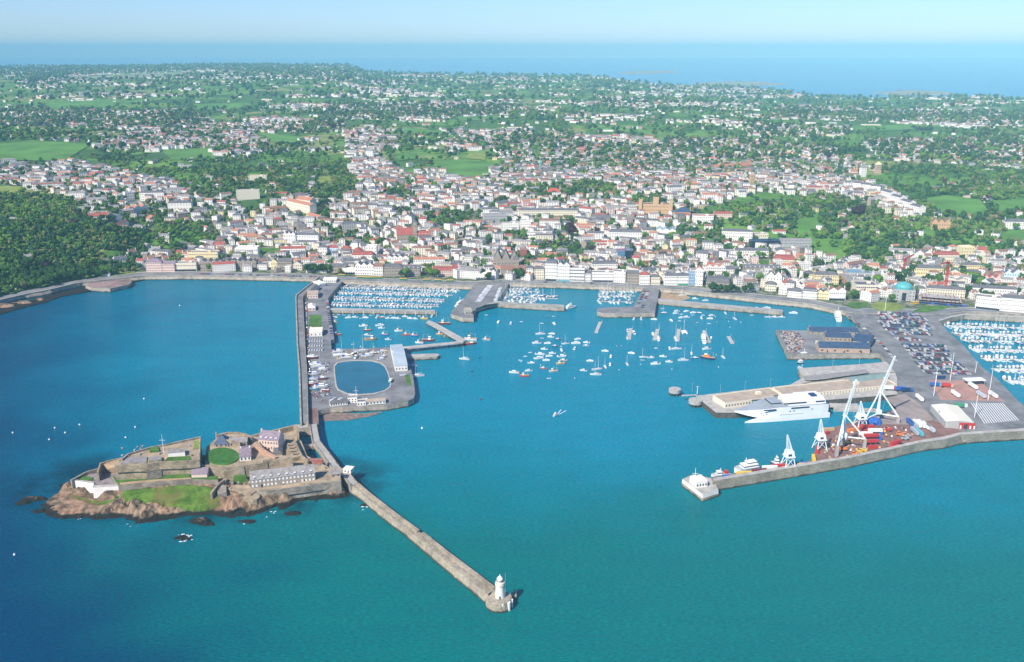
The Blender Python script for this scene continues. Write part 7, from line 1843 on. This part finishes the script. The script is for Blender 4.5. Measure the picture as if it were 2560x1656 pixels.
# fishing gear on the customs quay, rock armour below the breakwater, low shore on the left
r5 = random.Random(21)
def heap(name, label, poly, z, n, smin, smax, cols_):
    xs_ = [p[0] for p in poly]; ys_ = [p[1] for p in poly]; mb = MB(); k = 0
    while k < n:
        a, b = r5.uniform(min(xs_), max(xs_)), r5.uniform(min(ys_), max(ys_))
        if not inpoly(a, b, poly): continue
        k += 1; p = at(a, b, z); mb.box((p.x, p.y, z - .05), (r5.uniform(smin, smax), r5.uniform(smin, smax), r5.uniform(smin, smax) * .6), r5.choice(cols_), r5.uniform(0, 3), r5.uniform(.6, 1))
    o = mb.build(name); o['kind'] = 'stuff'; o['label'] = label; return o
heap('fishing_gear', 'crowded pots, nets and crates on the customs quay', [(1947, 828), (1995, 832), (2012, 855), (2000, 880), (1972, 884)], 6.42, 330, .8, 2.2, [P_MAROON, R_BROWN, P_SIL, R_GREY, P_DGREY, P_NAVY, R_TAN, CONC, R_BROWN, W_TAN])
heap('boatyard_gear', 'cradles, crates and ropes on the boatyard ground', [(772, 905), (826, 900), (832, 990), (800, 1005), (776, 1000)], 6.2, 160, .6, 1.8, [P_MAROON, R_TAN, P_SIL, P_DGREY, P_BLUE, CONC])
heap('boatyard_gear', 'crates and cradles north of the yacht pond', [(832, 880), (975, 872), (965, 892), (840, 900)], 6.2, 110, .6, 1.8, [P_YEL, P_TAN, P_SIL, WHITE, P_DGREY, CONC])
heap('quay_clutter', 'pallets and gear on the freight quay', [(2060, 1090), (2240, 1062), (2300, 1085), (2210, 1125), (2060, 1150)], 6.46, 130, .7, 2.2, [P_MAROON, P_TAN, WHITE, P_DGREY, P_YEL, CONC, R_BROWN])
for z, n, poly in ((.6, 240, [(2376, 1108), (2420, 1097), (2600, 1085), (2600, 1096), (2420, 1110), (2384, 1114)]), (3.5, 260, [(2380, 1102), (2420, 1091), (2600, 1079), (2600, 1086), (2420, 1100), (2384, 1106)])):
    heap('rock_armour', 'pale boulders piled against the breakwater', poly, z - 1.2, n, 2.0, 4.5, [S_PIER, S_FORT])
def sheet(name, label, px, z, m): 
    o = MB().prism([at(a, b, z) for a, b in px], -2, z, m, m, flare=3).build(name); struct(o, label); return o
sheet('foreshore', 'dark rocky foreshore along the wooded coast', [(-160, 815), (-30, 778), (40, 757), (125, 737), (215, 716), (330, 700), (395, 693), (350, 702), (250, 724), (150, 742), (110, 757), (60, 768), (-20, 792), (-160, 840)], 1.0, rock)
pier('bay_bastion', 'rounded stone bastion on the shore below the wooded hill', [(222, 708), (322, 697), (330, 705), (322, 712), (275, 722), (232, 720), (214, 714)], 5.6, mat('terracotta_paving', (.29, .20, .17), var=.35, scale=.1), cat='bastion')
for i, (a, b, rx, ry, h) in enumerate([(10, 768, 22, 9, 4), (60, 760, 18, 8, 4), (100, 752, 12, 6, 3), (-30, 782, 20, 9, 4), (130, 746, 9, 4, 2)]):
    boulder(a, b, rx, ry, h, i * 2.7 + 50, label='brown shore outcrop by the wooded coast, %s from the bay bastion' % ordw(5 - i))
bs2 = thing('bay_shelter', 'small white shelter on the coast road below the wood', 'shelter', tuple(at(268, 690, 6))); MB().box((0, 0, 0), (9, 5, 3), W).build('wall', bs2); MB().gable(-4.5, 4.5, -2.5, 2.5, 3, 1.5, R_GREY, W).build('roof', bs2)
settle('motor_boat', 295, 'small_motor_boats', 'mass of small white motor boats in the farther marina rows')
settle('sailing_boat', 295, 'small_sailing_boats', 'mass of small masted boats in the farther marina rows')
settle('dinghy', 295, 'small_dinghies', 'small dinghies')
settle('car', 295, 'parked_cars', 'mass of small parked cars in the farther rows')
for k in BP.values(): remove_tree(k)
for k in CP.values(): remove_tree(k)

# ================================================================ labels that single each thing out
bpy.context.view_layer.update()
groups = {}
for o, anc in THINGS: groups.setdefault(o['label'], []).append((o, anc))
AX = {l[0]: (l[1], l[2]) for l in TREE_LM}
for lab, L_ in groups.items():
    if len(L_) == 1:
        L_[0][0]['label'] = lab.replace('@', ''); continue
    def key(t):
        q = t[0].matrix_world.translation; x, y, _ = proj(*q)
        return math.hypot(x - AX[t[1]][0], (y - AX[t[1]][1]) * 2.2) if t[1] in AX else x
    L_.sort(key=key)
    for i, (o, anc) in enumerate(L_):
        if '@' in lab: o['label'] = lab.replace('@', ordw(i + 1) + ' ' + ('' if anc in AX else 'from the left '))
        else: o['label'] = lab + ', %s from the left' % ordw(i + 1)
sc.render.engine = 'CYCLES'
sc.cycles.use_denoising = True
sc.cycles.max_bounces = 6; sc.cycles.diffuse_bounces = 2; sc.cycles.glossy_bounces = 3; sc.cycles.transmission_bounces = 2; sc.cycles.volume_bounces = 0
for o, _ in THINGS:
    if len(o['label'].split()) > 16: print('LONG', o['label'])
